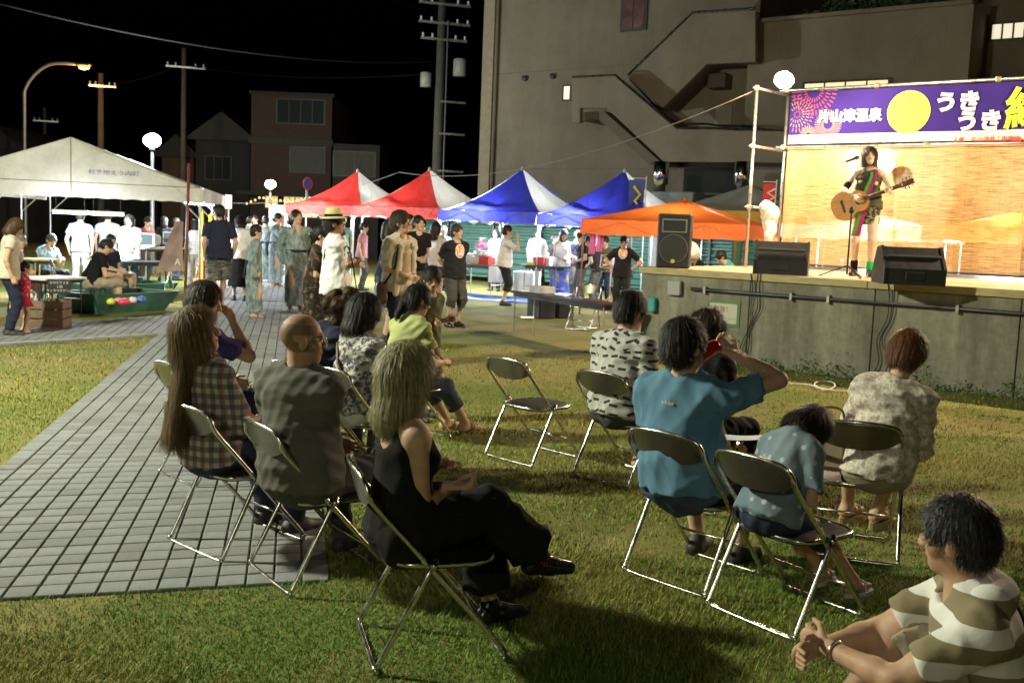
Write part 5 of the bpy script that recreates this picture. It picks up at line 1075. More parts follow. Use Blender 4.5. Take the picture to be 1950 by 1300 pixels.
def crt(label, px, py, Y, s):
    p = pixd(px, py, Y); t = thing('monitor', label, 'monitor', p, -.2, 'old monitors in the gable tent'); PL_ = M('monitor_beige', (.55, .58, .56), .5, .05); MB().box((0, 0, s*.42), (s, .1, s*.8), 0, .02).build('bezel', PL_, t); MB().box((0, .2, s*.42), (s*.75, .32, s*.62), 0, .05).build('case', PL_, t); MB().box((0, -.055, s*.44), (s*.8, .01, s*.6), 0, .003).build('screen', M('screen_dark', (.10, .13, .14), .2, 0), t); MB().box((0, .08, .0), (s*.5, .3, .03), 0, .01).build('foot', PL_, t)
crt('beige monitor with blue sticker on the dark table', 281, 471, 22.5, .38); crt('beige monitor with dark screen beside the fabric sign', 325, 466, 23.5, .36)
p = pixd(276, 500, 22.5); table('back table under the beige monitors', pixd(258, 472, 22.6), pixd(345, 470, 23.9), .55, pixd(281, 472, 22.6).z, M('cloth_white', (.66, .66, .68), .8, .05), TL)
p = pix(322, 548); t = thing('gas_bottle', 'green bottle with yellow label beside the flag pole', 'bottle', (p.x, p.y-1.5, 0)); t.location = (pixd(322, 548, 19.6).x, 19.6, 0); MB().lathe([(0, .0), (.08, 0), (.085, .02), (.085, .34), (.05, .42), (.03, .44), (.03, .5), (0, .5)], (0, 0, 0), 14).build('bottle', M('bottle_green', (.02, .12, .06), .3, .1), t, True); MB().lathe([(.087, .1), (.087, .28)], (0, 0, 0), 14, None, False).build('paper_label', M('label_yellow', (.6, .55, .05), .5, .05), t)
lc = copy_tree(chair0); lc.location = (*pixd(124, 535, 17.4).xy, .05); lc.rotation_euler = (R(-38), R(0), R(120)); lc['label'] = 'folded steel chair leaning against the stall table'
def stool(label, p, h=.42):
    t = thing('stool', label, 'stool', p, .3, 'black stools'); MB().lathe([(0, h-.04), (.16, h-.04), (.165, h-.01), (.15, h), (0, h)], (0, 0, 0), 18).build('seat', VINYL, t, True)
    for a in range(4): an = a*math.pi/2+.5; MB().tube([(.12*math.cos(an), .12*math.sin(an), h-.04), (.17*math.cos(an), .17*math.sin(an), 0)], .011, 6).build('leg', DK, t)
    return t
# ---- on the stage
SPK = M('speaker_black', (.014, .014, .015), .5, .15, 12, .3, 240); GRL = M('speaker_grille', (.02, .02, .021), .6, .1, 10, .6, 500); TRIM = M('speaker_trim', (.22, .22, .20), .4, 0); PLY = M('speaker_side', (.36, .30, .24), .6, .1)
u, z = onwall(1257, 507); sp_ = thing('loudspeaker', 'tall black loudspeaker with round grille on the stage corner', 'loudspeaker', st(u+.06, .26, SH), SYAW+R(26)); w_, d_, h_ = .46, .42, .74
MB().box((0, 0, h_/2), (w_, d_, h_), 0, .02).build('cabinet', SPK, sp_); MB().box((0, -d_/2-.004, h_*.78), (w_*.74, .012, h_*.25), 0, .005).build('horn_frame', TRIM, sp_); MB().box((0, -d_/2-.012, h_*.78), (w_*.66, .01, h_*.20), 0, .004).build('horn', DK, sp_)
RX3 = Matrix.Rotation(R(90), 3, 'X'); MB().lathe([(0, 0), (w_*.41, 0), (w_*.42, -.004), (w_*.42, .004), (w_*.41, .012), (0, .016)], (0, -d_/2-.002, h_*.36), 36, RX3).build('woofer_grille', GRL, sp_); MB().tube([(w_*.42*math.cos(a), -d_/2-.01, h_*.36+w_*.42*math.sin(a)) for a in np.linspace(0, 6.283, 41)[:-1]], .003, 5, True).build('grille_ring', TRIM, sp_); MB().lathe([(0, 0), (.028, 0), (.028, .006), (0, .006)], (0, -d_/2-.018, h_*.13), 16, RX3).build('emblem', M('emblem_gold', (.62, .48, .06), .4, 0), sp_); MB().box((w_/2+.004, .0, h_*.62), (.012, .08, .14), 0, .01).build('handle', DK, sp_)
def monitor_wedge(label, px, py, rz, w_=.68):
    p = pix(px, py, SH); t = thing('stage_monitor', label, 'stage monitor', p, rz, 'wedge monitors on the stage'); h_ = .40; prof = [(0, -.24, 0), (0, .24, 0), (0, .26, .10), (0, .10, .40), (0, -.05, .42), (0, -.25, .18)]
    MB().prism([(-w_/2+.03, y, z) for x, y, z in prof], (w_-.06, 0, 0)).build('cabinet', SPK, t)
    for s_ in (-1, 1): MB().prism([(s_*w_/2-(.03 if s_ > 0 else 0), y*1.04, z*1.03) for x, y, z in prof], (.03, 0, 0)).build('side_panel', SPK, t); 
    MB().box((0, -.165, .315), (w_*.86, .03, .035), 0, .006, Matrix.Rotation(R(50), 3, 'X')).build('handle_bar', M('speaker_bar', (.07, .075, .075), .35, .1), t); MB().box((0, -.252, .10), (w_*.3, .012, .09), 0, .004).build('socket_panel', DK, t)
    MB().prism([(-w_/2+.05, .262, .11), (-w_/2+.05, .112, .392), (w_/2-.05, .112, .392), (w_/2-.05, .262, .11)], (0, .012, .006)).build('grille', GRL, t); return t
monitor_wedge('black wedge monitor with its side turned, near the stage speaker', 1487, 522, SYAW+R(20)); monitor_wedge('black wedge monitor with handle bar in front of the guitarist', 1728, 541, SYAW+R(34))
p = pix(1612, 530, SH); mic = thing('microphone_stand', 'black microphone stand with boom in front of the guitarist', 'microphone stand', p, .3); pt = pixd(1636, 300, p.y); zt2 = pixd(1620, 400, p.y).z-SH
Ri = Matrix.Rotation(-.3, 3, 'Z'); tipw = Ri @ (Vector((pt.x, pt.y+.12, pt.z))-p)
for a in (.4, 2.5, 4.6): MB().tube([(0, 0, .16), (.34*math.cos(a), .34*math.sin(a), .015)], .009, 6).build('leg', DK, mic)
MB().tube([(0, 0, .05), (0, 0, zt2)], .012, 8).build('post', DK, mic, True); MB().tube([(0, 0, zt2), tuple(tipw-Vector((0, 0, .03)))], .008, 6).build('boom', PIPE, mic, True); MB().lathe([(0, -.02), (.03, 0), (.035, .05), (0, .08)], (0, 0, zt2-.03), 10).build('clutch', DK, mic, True); MB().lathe([(.012, -.15), (.018, -.03), (.026, .0), (.026, .03), (.012, .05), (0, .052)], tipw, 12, Matrix.Rotation(R(70), 3, 'Y')).build('microphone', DK, mic, True)
p = pix(1305, 506, SH); t = thing('horn_speaker', 'white cone horn lying on the stage beside the loudspeaker', 'horn', (p.x+.05, p.y+.35, SH+.16), .8); MB().lathe([(.03, -.16), (.05, -.12), (.06, 0), (.16, .14), (.17, .15), (.165, .16), (.05, .02), (0, .01)], (0, 0, 0), 20, Matrix.Rotation(R(68), 3, 'Y')).build('horn', M('horn_cream', (.6, .55, .46), .5, .1), t, True); MB().lathe([(0, -.2), (.06, -.2), (.07, -.1), (.05, -.05)], (0, 0, 0), 14, Matrix.Rotation(R(68), 3, 'Y')).build('driver', M('horn_brown', (.28, .10, .04), .6, .2), t, True); MB().box((-.06, 0, -.1), (.10, .10, .11), 0, .01).build('foot', DK, t)
pz = hit(1466, 425, SL+SN*(SW-.75), SN); s = Sdf()
for i in range(16): a = i/16; s.ell(pz+Vector((rng.uniform(-.10, .10)*(1.1-a), rng.uniform(-.06, .06), .25-.52*a)), (.09*(1.15-.7*a), .07, .09), None, .05)
V, F = grow(s, .011, (), .013, 5, 2.2); c_ = V.mean(0); o = mesh_obj('plastic_bag', V-c_, F, M('bag_white', (.62, .54, .48), .5, .08), None, True, tuple(c_)); tag(o, 'crumpled white plastic bag tied to the scaffold pole', 'bag')
for i in range(3): p = pix(1590+16*i, 506-.0*i, SH); boxthing('effects_pedal', 'flat black gear box on the deck behind the singer', 'gear', (p.x+.3, p.y+1.2, SH), (.42, .22, .10), SPK, SYAW, .01, 'gear behind the singer')
wp = [pix(x, y, .03) for x, y in ((1432, 700), (1450, 715), (1500, 729), (1540, 732), (1560, 739), (1575, 742), (1590, 735), (1583, 727), (1556, 727), (1555, 736), (1600, 744), (1650, 742), (1672, 738))]; o = MB().tube(smooth_path(wp, 5), .008, 6).build('power_cable', WHITE_C, None, True); tag(o, 'white power cable lying in loops on the grass by the stage', 'cable')
ch = thing('chain', 'thin steel chain lying on the grass near the stage', 'chain', pix(1905, 800)); 
for i in range(26):
    a = i*.42; c_ = Vector((-.2+.016*i+.02*math.sin(i), .06*math.sin(i*.5), .03)); MB().tube([c_+Vector((.016*math.cos(b_), .009*math.sin(b_)*(i % 2), .009*math.sin(b_)*(1-i % 2))) for b_ in np.linspace(0, 6.283, 9)[:-1]], .0035, 5, True).build('link', CHROME, ch)

t = thing('lantern_sign', 'small white lit box sign on a red post at the gable tent corner', 'sign', (*pixd(430, 400, 24).xy, 0)); zl = pixd(430, 384, 24).z
MB().tube([(0, 0, 0), (0, 0, zl)], .025, 8).build('post', BR, t, True); MB().box((.06, 0, zl), (.14, .10, .32), 0, .01).build('box', glow('box_sign', (1., .96, .9), 1.0), t)
t = thing('string_lights', 'string of small yellow bulbs along the russet house awning', 'string lights', (0, 0, 0)); pts = [pixd(470+8*i, 386-3*math.sin(i*.5)-(8 if i > 2 else 2*i), 46.4) for i in range(17)]
MB().tube(pts, .012, 4).build('cord', WIRE, t)
for p in pts: MB().lathe([(0, -.10), (.05, -.06), (.04, 0), (0, .02)], p, 8).build('bulb', glow('string_bulb', (1., .6, .15), 1.6), t, True)
# ---------------------------------------------------------------- clothes materials
def cl(name, col, var=.14, rough=.88, scale=5): return M('cloth_'+name, col, rough, var, scale, .35, 260, spec=.18)
def pattern(name, fn, rough=.88):
    key = 'cloth_'+name
    if key in _mats: return _mats[key]
    m, nt, N, L, b = newmat(key); v = coords(nt); c = fn(nt, v); L.new(c, b.inputs['Base Color']); b.inputs['Roughness'].default_value = rough; b.inputs['Specular IOR Level'].default_value = .25
    bumpn(nt, b, noise(nt, v, 240, 2), .35, .003); _mats[key] = m; return m
def p_plaid(nt, v):
    s = sep(nt, v); a = mth(nt, 'ADD', s[0], mth(nt, 'MULTIPLY', s[1], .6)); f = lambda q_, w, d: mth(nt, 'GREATER_THAN', mth(nt, 'SINE', mth(nt, 'MULTIPLY', q_, w)), d)
    m1, m2 = f(a, 120, .0), f(s[2], 120, .0); c = mixc(nt, mth(nt, 'MULTIPLY', m1, .62), (.40, .37, .31), (.055, .035, .065)); c = mixc(nt, mth(nt, 'MULTIPLY', m2, .62), c, (.055, .035, .065)); return mixc(nt, mth(nt, 'MULTIPLY', f(a, 60, .93), .6), c, (.30, .10, .10))
def p_stripe(nt, v):
    s = sep(nt, v); q_ = mth(nt, 'ADD', s[2], mth(nt, 'MULTIPLY', noise(nt, v, 5, 2), .012)); k = mth(nt, 'GREATER_THAN', mth(nt, 'SINE', mth(nt, 'MULTIPLY', q_, 2*math.pi/.11)), .0); return mixc(nt, k, (.20, .165, .095), (.60, .58, .55))
def p_labels(nt, v):
    vv = vmul(nt, v, (13, 13, 17)); n = nt.nodes.new('ShaderNodeTexVoronoi'); n.inputs['Randomness'].default_value = .55; n.inputs['Scale'].default_value = 1; nt.links.new(vv, n.inputs['Vector'])
    d = nt.nodes.new('ShaderNodeVectorMath'); d.operation = 'SUBTRACT'; nt.links.new(vv, d.inputs[0]); nt.links.new(n.outputs['Position'], d.inputs[1]); r_ = nt.nodes.new('ShaderNodeVectorRotate'); r_.rotation_type = 'Y_AXIS'; nt.links.new(d.outputs[0], r_.inputs['Vector'])
    cs = nt.nodes.new('ShaderNodeSeparateColor'); nt.links.new(n.outputs['Color'], cs.inputs[0]); nt.links.new(mth(nt, 'MULTIPLY', mth(nt, 'SUBTRACT', cs.outputs[0], .5), 1.3), r_.inputs['Angle']); s = sep(nt, r_.outputs[0])
    k = mth(nt, 'MULTIPLY', mth(nt, 'LESS_THAN', mth(nt, 'ABSOLUTE', s[0]), .34), mth(nt, 'LESS_THAN', mth(nt, 'ABSOLUTE', s[2]), .15)); return mixc(nt, k, (.40, .40, .37), (.035, .033, .03))
def p_floral(nt, v): n = noise(nt, v, 26, 4, .65); return ramp(nt, n, [(.40, (.50, .48, .41)), (.47, (.42, .40, .36)), (.52, (.06, .06, .10)), (.60, (.09, .09, .13)), (.64, (.46, .44, .38))])
def p_yukata(nt, v):
    n = noise(nt, vmul(nt, v, (1, 1, .45)), 16, 3, .6); n2 = noise(nt, v, 5, 2); c = ramp(nt, n, [(.36, (.10, .145, .145)), (.5, (.21, .265, .26)), (.64, (.34, .39, .37))]); return mixc(nt, mth(nt, 'MULTIPLY', n2, .4), c, (.14, .18, .19))
def p_camo(nt, v): n = noise(nt, vmul(nt, v, (6, 6, 34)), 1, 3, .6); return ramp(nt, n, [(.40, (.035, .036, .04)), (.5, (.10, .10, .095)), (.6, (.20, .195, .18))])
def p_camo2(nt, v): n = noise(nt, vmul(nt, v, (22, 22, 26)), 1, 3, .6); return ramp(nt, n, [(.42, (.02, .02, .012)), (.49, (.07, .065, .03)), (.56, (.22, .21, .12))])
def p_dots(nt, v):
    n = nt.nodes.new('ShaderNodeTexVoronoi'); n.inputs['Scale'].default_value = 17; n.inputs['Randomness'].default_value = .3; nt.links.new(v, n.inputs['Vector']); k = mth(nt, 'LESS_THAN', n.outputs['Distance'], .2); c = ramp(nt, noise(nt, v, 7, 4), [(.3, (.10, .145, .19)), (.7, (.19, .24, .28))]); return mixc(nt, mth(nt, 'MULTIPLY', k, .7), c, (.42, .46, .44))
def p_lace(nt, v):
    n = nt.nodes.new('ShaderNodeTexVoronoi'); n.inputs['Scale'].default_value = 42; n.feature = 'DISTANCE_TO_EDGE'; nt.links.new(v, n.inputs['Vector']); n2 = noise(nt, v, 30, 4, .6); c = ramp(nt, n2, [(.40, (.34, .28, .22)), (.54, (.74, .69, .62))]); return mixc(nt, ramp(nt, n.outputs['Distance'], [(.0, .0), (.12, .55)]), c, (.34, .27, .21))
def p_redflower(nt, v): n = noise(nt, v, 30, 3); return ramp(nt, n, [(.45, (.50, .03, .08)), (.56, (.55, .04, .09)), (.62, (.65, .45, .42))])
def p_aloha(nt, v): n = noise(nt, v, 30, 3); return ramp(nt, n, [(.42, (.12, .26, .5)), (.55, (.35, .48, .6)), (.62, (.6, .65, .68))])
def p_brownflower(nt, v): n = noise(nt, v, 18, 3); return ramp(nt, n, [(.5, (.018, .013, .010)), (.62, (.09, .06, .035)), (.75, (.2, .14, .08))])
def p_emblem(base, cx=.0, cz=1.27):
    def f(nt, v):
        s = sep(nt, v); dx = mth(nt, 'DIVIDE', mth(nt, 'SUBTRACT', s[0], cx), .088); dz = mth(nt, 'DIVIDE', mth(nt, 'SUBTRACT', s[2], cz), .115); r2 = mth(nt, 'ADD', mth(nt, 'MULTIPLY', dx, dx), mth(nt, 'MULTIPLY', dz, dz)); fr = mth(nt, 'GREATER_THAN', s[1], .04)
        n = noise(nt, v, 24, 3); inner = ramp(nt, n, [(.42, (.66, .60, .55)), (.5, (.70, .42, .12)), (.58, (.55, .08, .05)), (.66, (.7, .66, .6))]); inner = mixc(nt, mth(nt, 'LESS_THAN', dz, -.62), inner, (.15, .25, .6)); inner = mixc(nt, mth(nt, 'GREATER_THAN', r2, .82), inner, (.72, .68, .62))
        return mixc(nt, mth(nt, 'MULTIPLY', mth(nt, 'LESS_THAN', r2, 1.), fr), base, inner)
    return f
PLAID = pattern('plaid', p_plaid); STRIPE = pattern('stripe', p_stripe); LABELS = pattern('labels', p_labels); FLORAL = pattern('floral', p_floral); YUK = pattern('yukata', p_yukata); CAMO = pattern('camo', p_camo); CAMO2 = pattern('camo_dress', p_camo2); DOTS = pattern('dots', p_dots); LACE = pattern('lace', p_lace)
BLK = cl('black', (.009, .0085, .009)); BLK2 = cl('black2', (.022, .021, .022)); NAVY = cl('navy', (.018, .021, .042)); WHT = cl('white', (.62, .61, .59), .06); GRY = cl('grey', (.10, .095, .086)); DGR = cl('dark_grey', (.06, .057, .055)); JEAN = cl('denim', (.055, .07, .12), .25, .85, 20); JDK = cl('denim_dark', (.025, .03, .055), .25); BEI = cl('beige', (.40, .31, .21)); CRE = cl('cream', (.50, .46, .38), .08); KHA = cl('khaki', (.30, .25, .18)); BLUE = cl('blue_tee', (.095, .195, .29)); PURP = cl('purple', (.055, .035, .16)); OLV = cl('olive', (.10, .105, .05)); LIME = cl('lime', (.36, .39, .17), .2); WPANT = cl('white_trousers', (.55, .54, .50), .06)
SHB = M('shoe_black', (.012, .011, .010), .28, .2, 12, coat=.3); SHD = M('shoe_dark', (.03, .025, .022), .6, .2); SHW = M('shoe_white', (.5, .5, .5), .6, .1); SND = M('sandal_brown', (.13, .06, .035), .6, .2); SNB = M('sandal_beige', (.40, .30, .17), .6, .2)
def sit(ch, label, yaw=0, **kw): return person('person', label, ch[0], ch[1]+yaw, pose='sit', **kw)
def std(label, px, ytop, Y, face, q=1, **kw):
    p = pixd(px, ytop, Y); return person('person', label, (p.x, Y, kw.pop('z', 0)), face, p.z-.012, q=q, **kw)
sh = lambda m, kind='shoe', **k: dict(mat=m, kind=kind, **k); pt = lambda m, l=1., **k: dict(mat=m, length=l, **k); tp = lambda m, **k: dict(mat=m, **k); sk = lambda m, hem=.5, **k: dict(mat=m, kind='skirt', hem=hem, **k)
# ---------------------------------------------------------------- seated audience
def x_plain(J): pass
sit(C1, 'woman with very long brown hair in a plaid shirt', 4, h=1.60, q=2, sex='f', sx=-.05, lean=-7, head=(-38, -8, 4), handL='lap', handR='lap', top=tp(PLAID, sleeve=1.6, hem=-.10, loose=1.6, hemflare=.01), bottom=pt(JDK), shoes=sh(SHD), hair=dict(kind='long', length=.46, col=(.05, .028, .014), col2=(.20, .125, .055), vol=1.3, strands=10000))
def x_bald(J):
    pass
sit(C2, 'bald man with glasses in a grey shirt', 24, h=1.66, q=2, lean=-3, head=(-40, 4, 0), tone=TONE_TAN, handL='lap', handR='foldR', glasses=True, stubble=.5, top=tp(GRY, loose=2.2, sleeve=.8, hem=-.12), bottom=pt(DGR), shoes=sh(SHD), bulk=1.1, extra=x_bald)
def phone(loc, rot, label, col=(.45, .28, .36)):
    t = thing('phone', label, 'phone', loc); t.rotation_euler = rot; MB().box((0, 0, 0), (.075, .15, .009), 0, .004).build('case', DK, t); MB().box((0, 0, .0052), (.068, .14, .002), 0).build('screen', M('phone_face', col, .25, 0), t)
def w2(J, v): return J['root'].matrix_basis @ Vector(v)
def mw(J): bpy.context.view_layer.update(); return J['root'].matrix_world
J = sit(C3, 'woman with ash bob in black sleeveless top, legs crossed', 12, h=1.56, child=.1, q=2, sex='f', lean=0, head=(4, 2, 0), handL=(.06, .20, .17), handR=(-.02, .24, .13), palmR=(0, -.3, -1), palmL=(0, -.3, 1), curl=.6,
        feet={1: (-.05, .53, .285, 12, (.06, .97, -.10)), -1: (-.10, .33, .085, 4)}, knees={1: (-.1, .4, 1), -1: (-.2, .5, 1)}, top=tp(BLK, kind='tank', sleeve=0, scoop=1.05, hem=-.10, wr=.006, loose=.9), bottom=pt(BLK, .90, loose=2.6, flare=.03), shoes=sh(SHB), hair=dict(kind='bob', length=.235, col=(.11, .098, .05), col2=(.44, .40, .21), vol=1.1, strands=9000))
s = Sdf(); a = J['A'][1]; d = nv(J['K'][1]-a); s.cone(a-d*.02, a+d*.16, .042, .050, .02); V, F = grow(s, .007); 
def p_sock(nt, v):
    n = nt.nodes.new('ShaderNodeTexVoronoi'); n.inputs['Scale'].default_value = 75; n.inputs['Randomness'].default_value = .2; nt.links.new(v, n.inputs['Vector']); return mixc(nt, mth(nt, 'LESS_THAN', n.outputs['Distance'], .28), (.16, .012, .018), (.55, .45, .42))
mesh_obj('sock', V, F, pattern('sock', p_sock), J['root'], True); m_ = mw(J); phone(m_ @ Vector(J['W'][1]+np.array([.03, .10, -.035])), (.2, .1, J['root'].rotation_euler.z-.4), 'pink screened phone on the lap of the woman in black')
sit(C9, 'man in purple shirt leaning his chin on his hand', -4, h=1.66, q=2, lean=4, head=(-40, 6, 0), handR=(.06, .24, .50), palmR=(0, -1, .2), elbR=(.6, .3, -1), handL='lap', top=tp(PURP, loose=1.5, sleeve=.7), bottom=pt(JDK), shoes=sh(SHD), hair=dict(kind='short', vol=1.2, col=(.02, .013, .009)))
J = sit(C10, 'person with curly brown hair in navy shirt looking down', 0, h=1.68, q=2, lean=16, head=(-20, 34, 0), handR='phone', handL='lap', curl=.8, top=tp(NAVY, loose=1.5, sleeve=.8), bottom=pt(DGR), shoes=sh(SHD), hair=dict(kind='curly', vol=1.12, col=(.030, .017, .009), col2=(.11, .062, .028))); m_ = mw(J); phone(m_ @ Vector(J['W'][1]+np.array([-.02, .09, .02])), (1.0, .1, J['root'].rotation_euler.z), 'black phone held by the curly haired person', (.03, .03, .03))
J = sit(C11, 'woman in floral blouse and white trousers with shoulder strap', 0, h=1.58, q=2, sex='f', lean=7, head=(-30, 4, 0), handL='lap', handR='lap', top=tp(FLORAL, loose=2.2, sleeve=.8, hem=-.10, hemflare=.01), bottom=pt(WPANT, .92, loose=1.5), shoes=sh(SNB, 'sandal'), feet={1: (.10, .55, .085, -8), -1: (-.05, .42, .085, 0)}, hair=dict(kind='bob', length=.15, col=(.012, .009, .008), vol=1.15))
u_ = J['up']; tx_, ty_ = J['tx'], J['ty']; MB().tube([u_(.46)-tx_*.10+ty_*.02, u_(.44)-tx_*.09-ty_*.10, u_(.30)-tx_*.02-ty_*.135, u_(.12)+tx_*.10-ty_*.135, u_(.0)+tx_*.17-ty_*.06], .011, 6).build('bag_strap', M('strap_brown', (.12, .05, .025), .6, .1), J['root'], True)
J = sit(C12, 'woman in lime green shirt and rolled jeans', 4, h=1.62, q=2, sex='f', lean=20, head=(-16, -4, 0), handL='knees', handR='knees', palmR=(-.6, 0, -.6), palmL=(.6, 0, -.6), top=tp(LIME, loose=1.3, sleeve=.6), bottom=pt(JEAN, .78, loose=1.4), shoes=sh(SNB, 'sandal'), feet={1: (.12, .52, .085, -10), -1: (-.06, .48, .085, 4)}, hair=dict(kind='pony', vol=.9, col=(.012, .009, .008)))
std('boy in olive shirt standing with folded arms', 815, 514, 8.75, -120, 2, child=.25, head=(-40, 8, 0), handR='foldR', handL='foldL', top=tp(OLV, loose=1.6, sleeve=.8), bottom=pt(KHA, .45), shoes=sh(SHD), hair=dict(kind='short', vol=1.35, col=(.016, .011, .008), fringe=1.6))
sit(C5, 'man in grey shirt printed with small dark labels', 2, h=1.70, q=2, lean=8, head=(-12, 6, 0), handL='lap', handR='lap', top=tp(LABELS, loose=1.9, sleeve=.8, hem=-.12), bottom=pt(DGR, .8), shoes=sh(SND, 'sandal'), hair=dict(kind='short', vol=1.2))
sit(C13, 'person with short dark hair dressed in black', 0, h=1.60, q=2, sex='f', lean=8, head=(-8, 5, 0), handL='lap', handR='lap', top=tp(BLK, loose=1.6, sleeve=.8), bottom=pt(BLK), shoes=sh(SHD), hair=dict(kind='curly', vol=.88, col=(.02, .011, .008)))
J = sit(C6, 'man in blue shirt drinking from a red can', 10, h=1.70, bulk=1.14, q=2, sx=-.03, lean=-2, head=(-24, -8, 0), handR=(.155, .19, .60), elbR=(1., .35, -.1), palmR=(-.5, -.2, .5), curl=(.75, .45), handL='lap', top=tp(BLUE, loose=1.5, sleeve=.62, hem=-.12), bottom=pt(JEAN, .8, loose=1.6), shoes=sh(SHD), hair=dict(kind='short', vol=1.15))
text_mesh('collar_print', 'adidas', .026, WHT, J['root'], Matrix.Translation(J['up'](.405)-J['ty']*.134+J['tx']*-.02) @ Matrix.Rotation(R(4), 4, 'X') @ RX, .002, 'CENTER')
m_ = mw(J); hp = J['W'][1]+nv(J['W'][1]-J['E'][1])*.085; cd_ = nv(np.array([-.8, .35, .15])); o = MB().lathe([(0, -.058), (.027, -.058), (.033, -.05), (.033, .05), (.027, .058), (0, .058)], (0, 0, 0), 18).build('drink_can', M('can_red', (.55, .03, .02), .3, .05, metal=.4), None, True, m_ @ Vector(J['Hd']((.006, .126, -.047)))); o.rotation_euler = (Matrix.Rotation(J['root'].rotation_euler.z, 3, 'Z') @ Matrix([list(r) for r in J['Hr']]) @ Matrix.Rotation(R(-72), 3, 'X')).to_euler(); tag(o, 'red drink can held to the lips of the man in blue', 'can')
o = MB().grid(lambda a, c: (.30*(a-.5), .21*(c-.5), .05*a*a+.012*math.sin(c*5)), 10, 6).build('leaflet', M('paper_leaflet', (.52, .48, .52), .8, .06), None, True, m_ @ Vector((.10, .40, .64))); o.rotation_euler = (0, 0, R(-25)); tag(o, 'pale paper leaflet lying on the lap of the man in blue', 'leaflet')
sit(C7, 'bowed child in dotted denim blouse with dark hair', 2, h=1.22, q=2, sx=-.03, sex='f', child=.22, lean=26, head=(0, 46, 0), handL='lap', handR='lap', top=tp(DOTS, loose=2.2, sleeve=.8, hem=-.14, hemflare=.025), bottom=pt(JDK, .5), shoes=sh(SHW, 'sandal'), feet={1: (.10, .36, .12, -5), -1: (-.08, .36, .12, 5)}, hair=dict(kind='bob', length=.13, vol=1.0, col=(.014, .009, .008)))
J = sit(C8, 'woman with short copper hair in a lace blouse', -4, sx=.12, h=1.60, q=2, sex='f', lean=5, side=8, head=(-20, 8, 2), handL='lap', handR='lap', top=tp(LACE, loose=1.9, sleeve=1.2, hem=-.12, neck=1.12), bottom=pt(KHA, .7), shoes=sh(SNB, 'sandal', sole=.055), feet={1: (.12, .48, .13, -30), -1: (-.05, .50, .13, -30)}, hair=dict(kind='short', vol=1.55, col=(.055, .022, .010), col2=(.20, .075, .028)))
hb_ = thing('handbag', 'pale tan handbag standing on the chair behind the lace blouse', 'bag', mw(J) @ Vector((-.13, -.14, .45)), J['root'].rotation_euler.z); MB().box((0, 0, .12), (.20, .09, .24), 0, .03).build('body', M('bag_tan', (.42, .32, .24), .6, .1), hb_); MB().tube(smooth_path([(-.07, 0, .24), (-.05, 0, .33), (.05, 0, .33), (.07, 0, .24)]), .007, 6).build('handle', M('strap_brown', (.12, .05, .025), .6, .1), hb_, True)
gloc = pixd(1835, 905, 3.45)
def x_hood(J):
    s = Sdf(); u = J['up']; 
    for a in np.linspace(-1.9, 1.9, 9): s.ell(u(.49)+J['tx']*.11*math.sin(a)-J['ty']*(.035+.065*math.cos(a)), (.045, .045, .055), None, .03)
    cloth_obj(J, 'hood', s, STRIPE, .006); MB().tube([u(.52)+J['tx']*.10-J['ty']*.03, u(.44)+J['tx']*.09-J['ty']*.13, u(.25)-J['tx']*.02-J['ty']*.155, u(.06)-J['tx']*.13-J['ty']*.12], .020, 6).build('bag_strap', BLK, J['root'], True)
    w = J['W'][-1]; d = nv(J['E'][-1]-w); p = w+d*.03; a1 = nv(np.cross(d, (0, 0, 1.))); a2 = np.cross(d, a1); MB().tube([p+(a1*math.cos(t)+a2*math.sin(t))*.034 for t in np.linspace(0, 6.283, 19)[:-1]], .0045, 5, True).build('bracelet', CHROME, J['root'], True)
person('person', 'man in striped hoodie sitting on the grass hugging his knees', (1.545, 3.0, 0), 78, h=1.72, pose='ground', q=2, lean=16, head=(-28, -8, 0), tone=TONE_TAN, handL=(.0, .52, .26), handR=(.05, .54, .24), palmL=(.3, -1, 0), palmR=(-.3, -1, 0), curl=.6, elbL=(-.9, -.2, -.5), elbR=(.9, -.2, -.5), feet={1: (.13, .50, .085, 0), -1: (-.13, .50, .085, 0)}, top=tp(STRIPE, loose=1.5, sleeve=.7, hem=-.06, neck=.78, wr=.006), bottom=pt(KHA, .5), shoes=sh(SHD), hair=dict(kind='short', vol=.55, col=(.009, .008, .008), strands=6000), extra=x_hood, bulk=1.06)
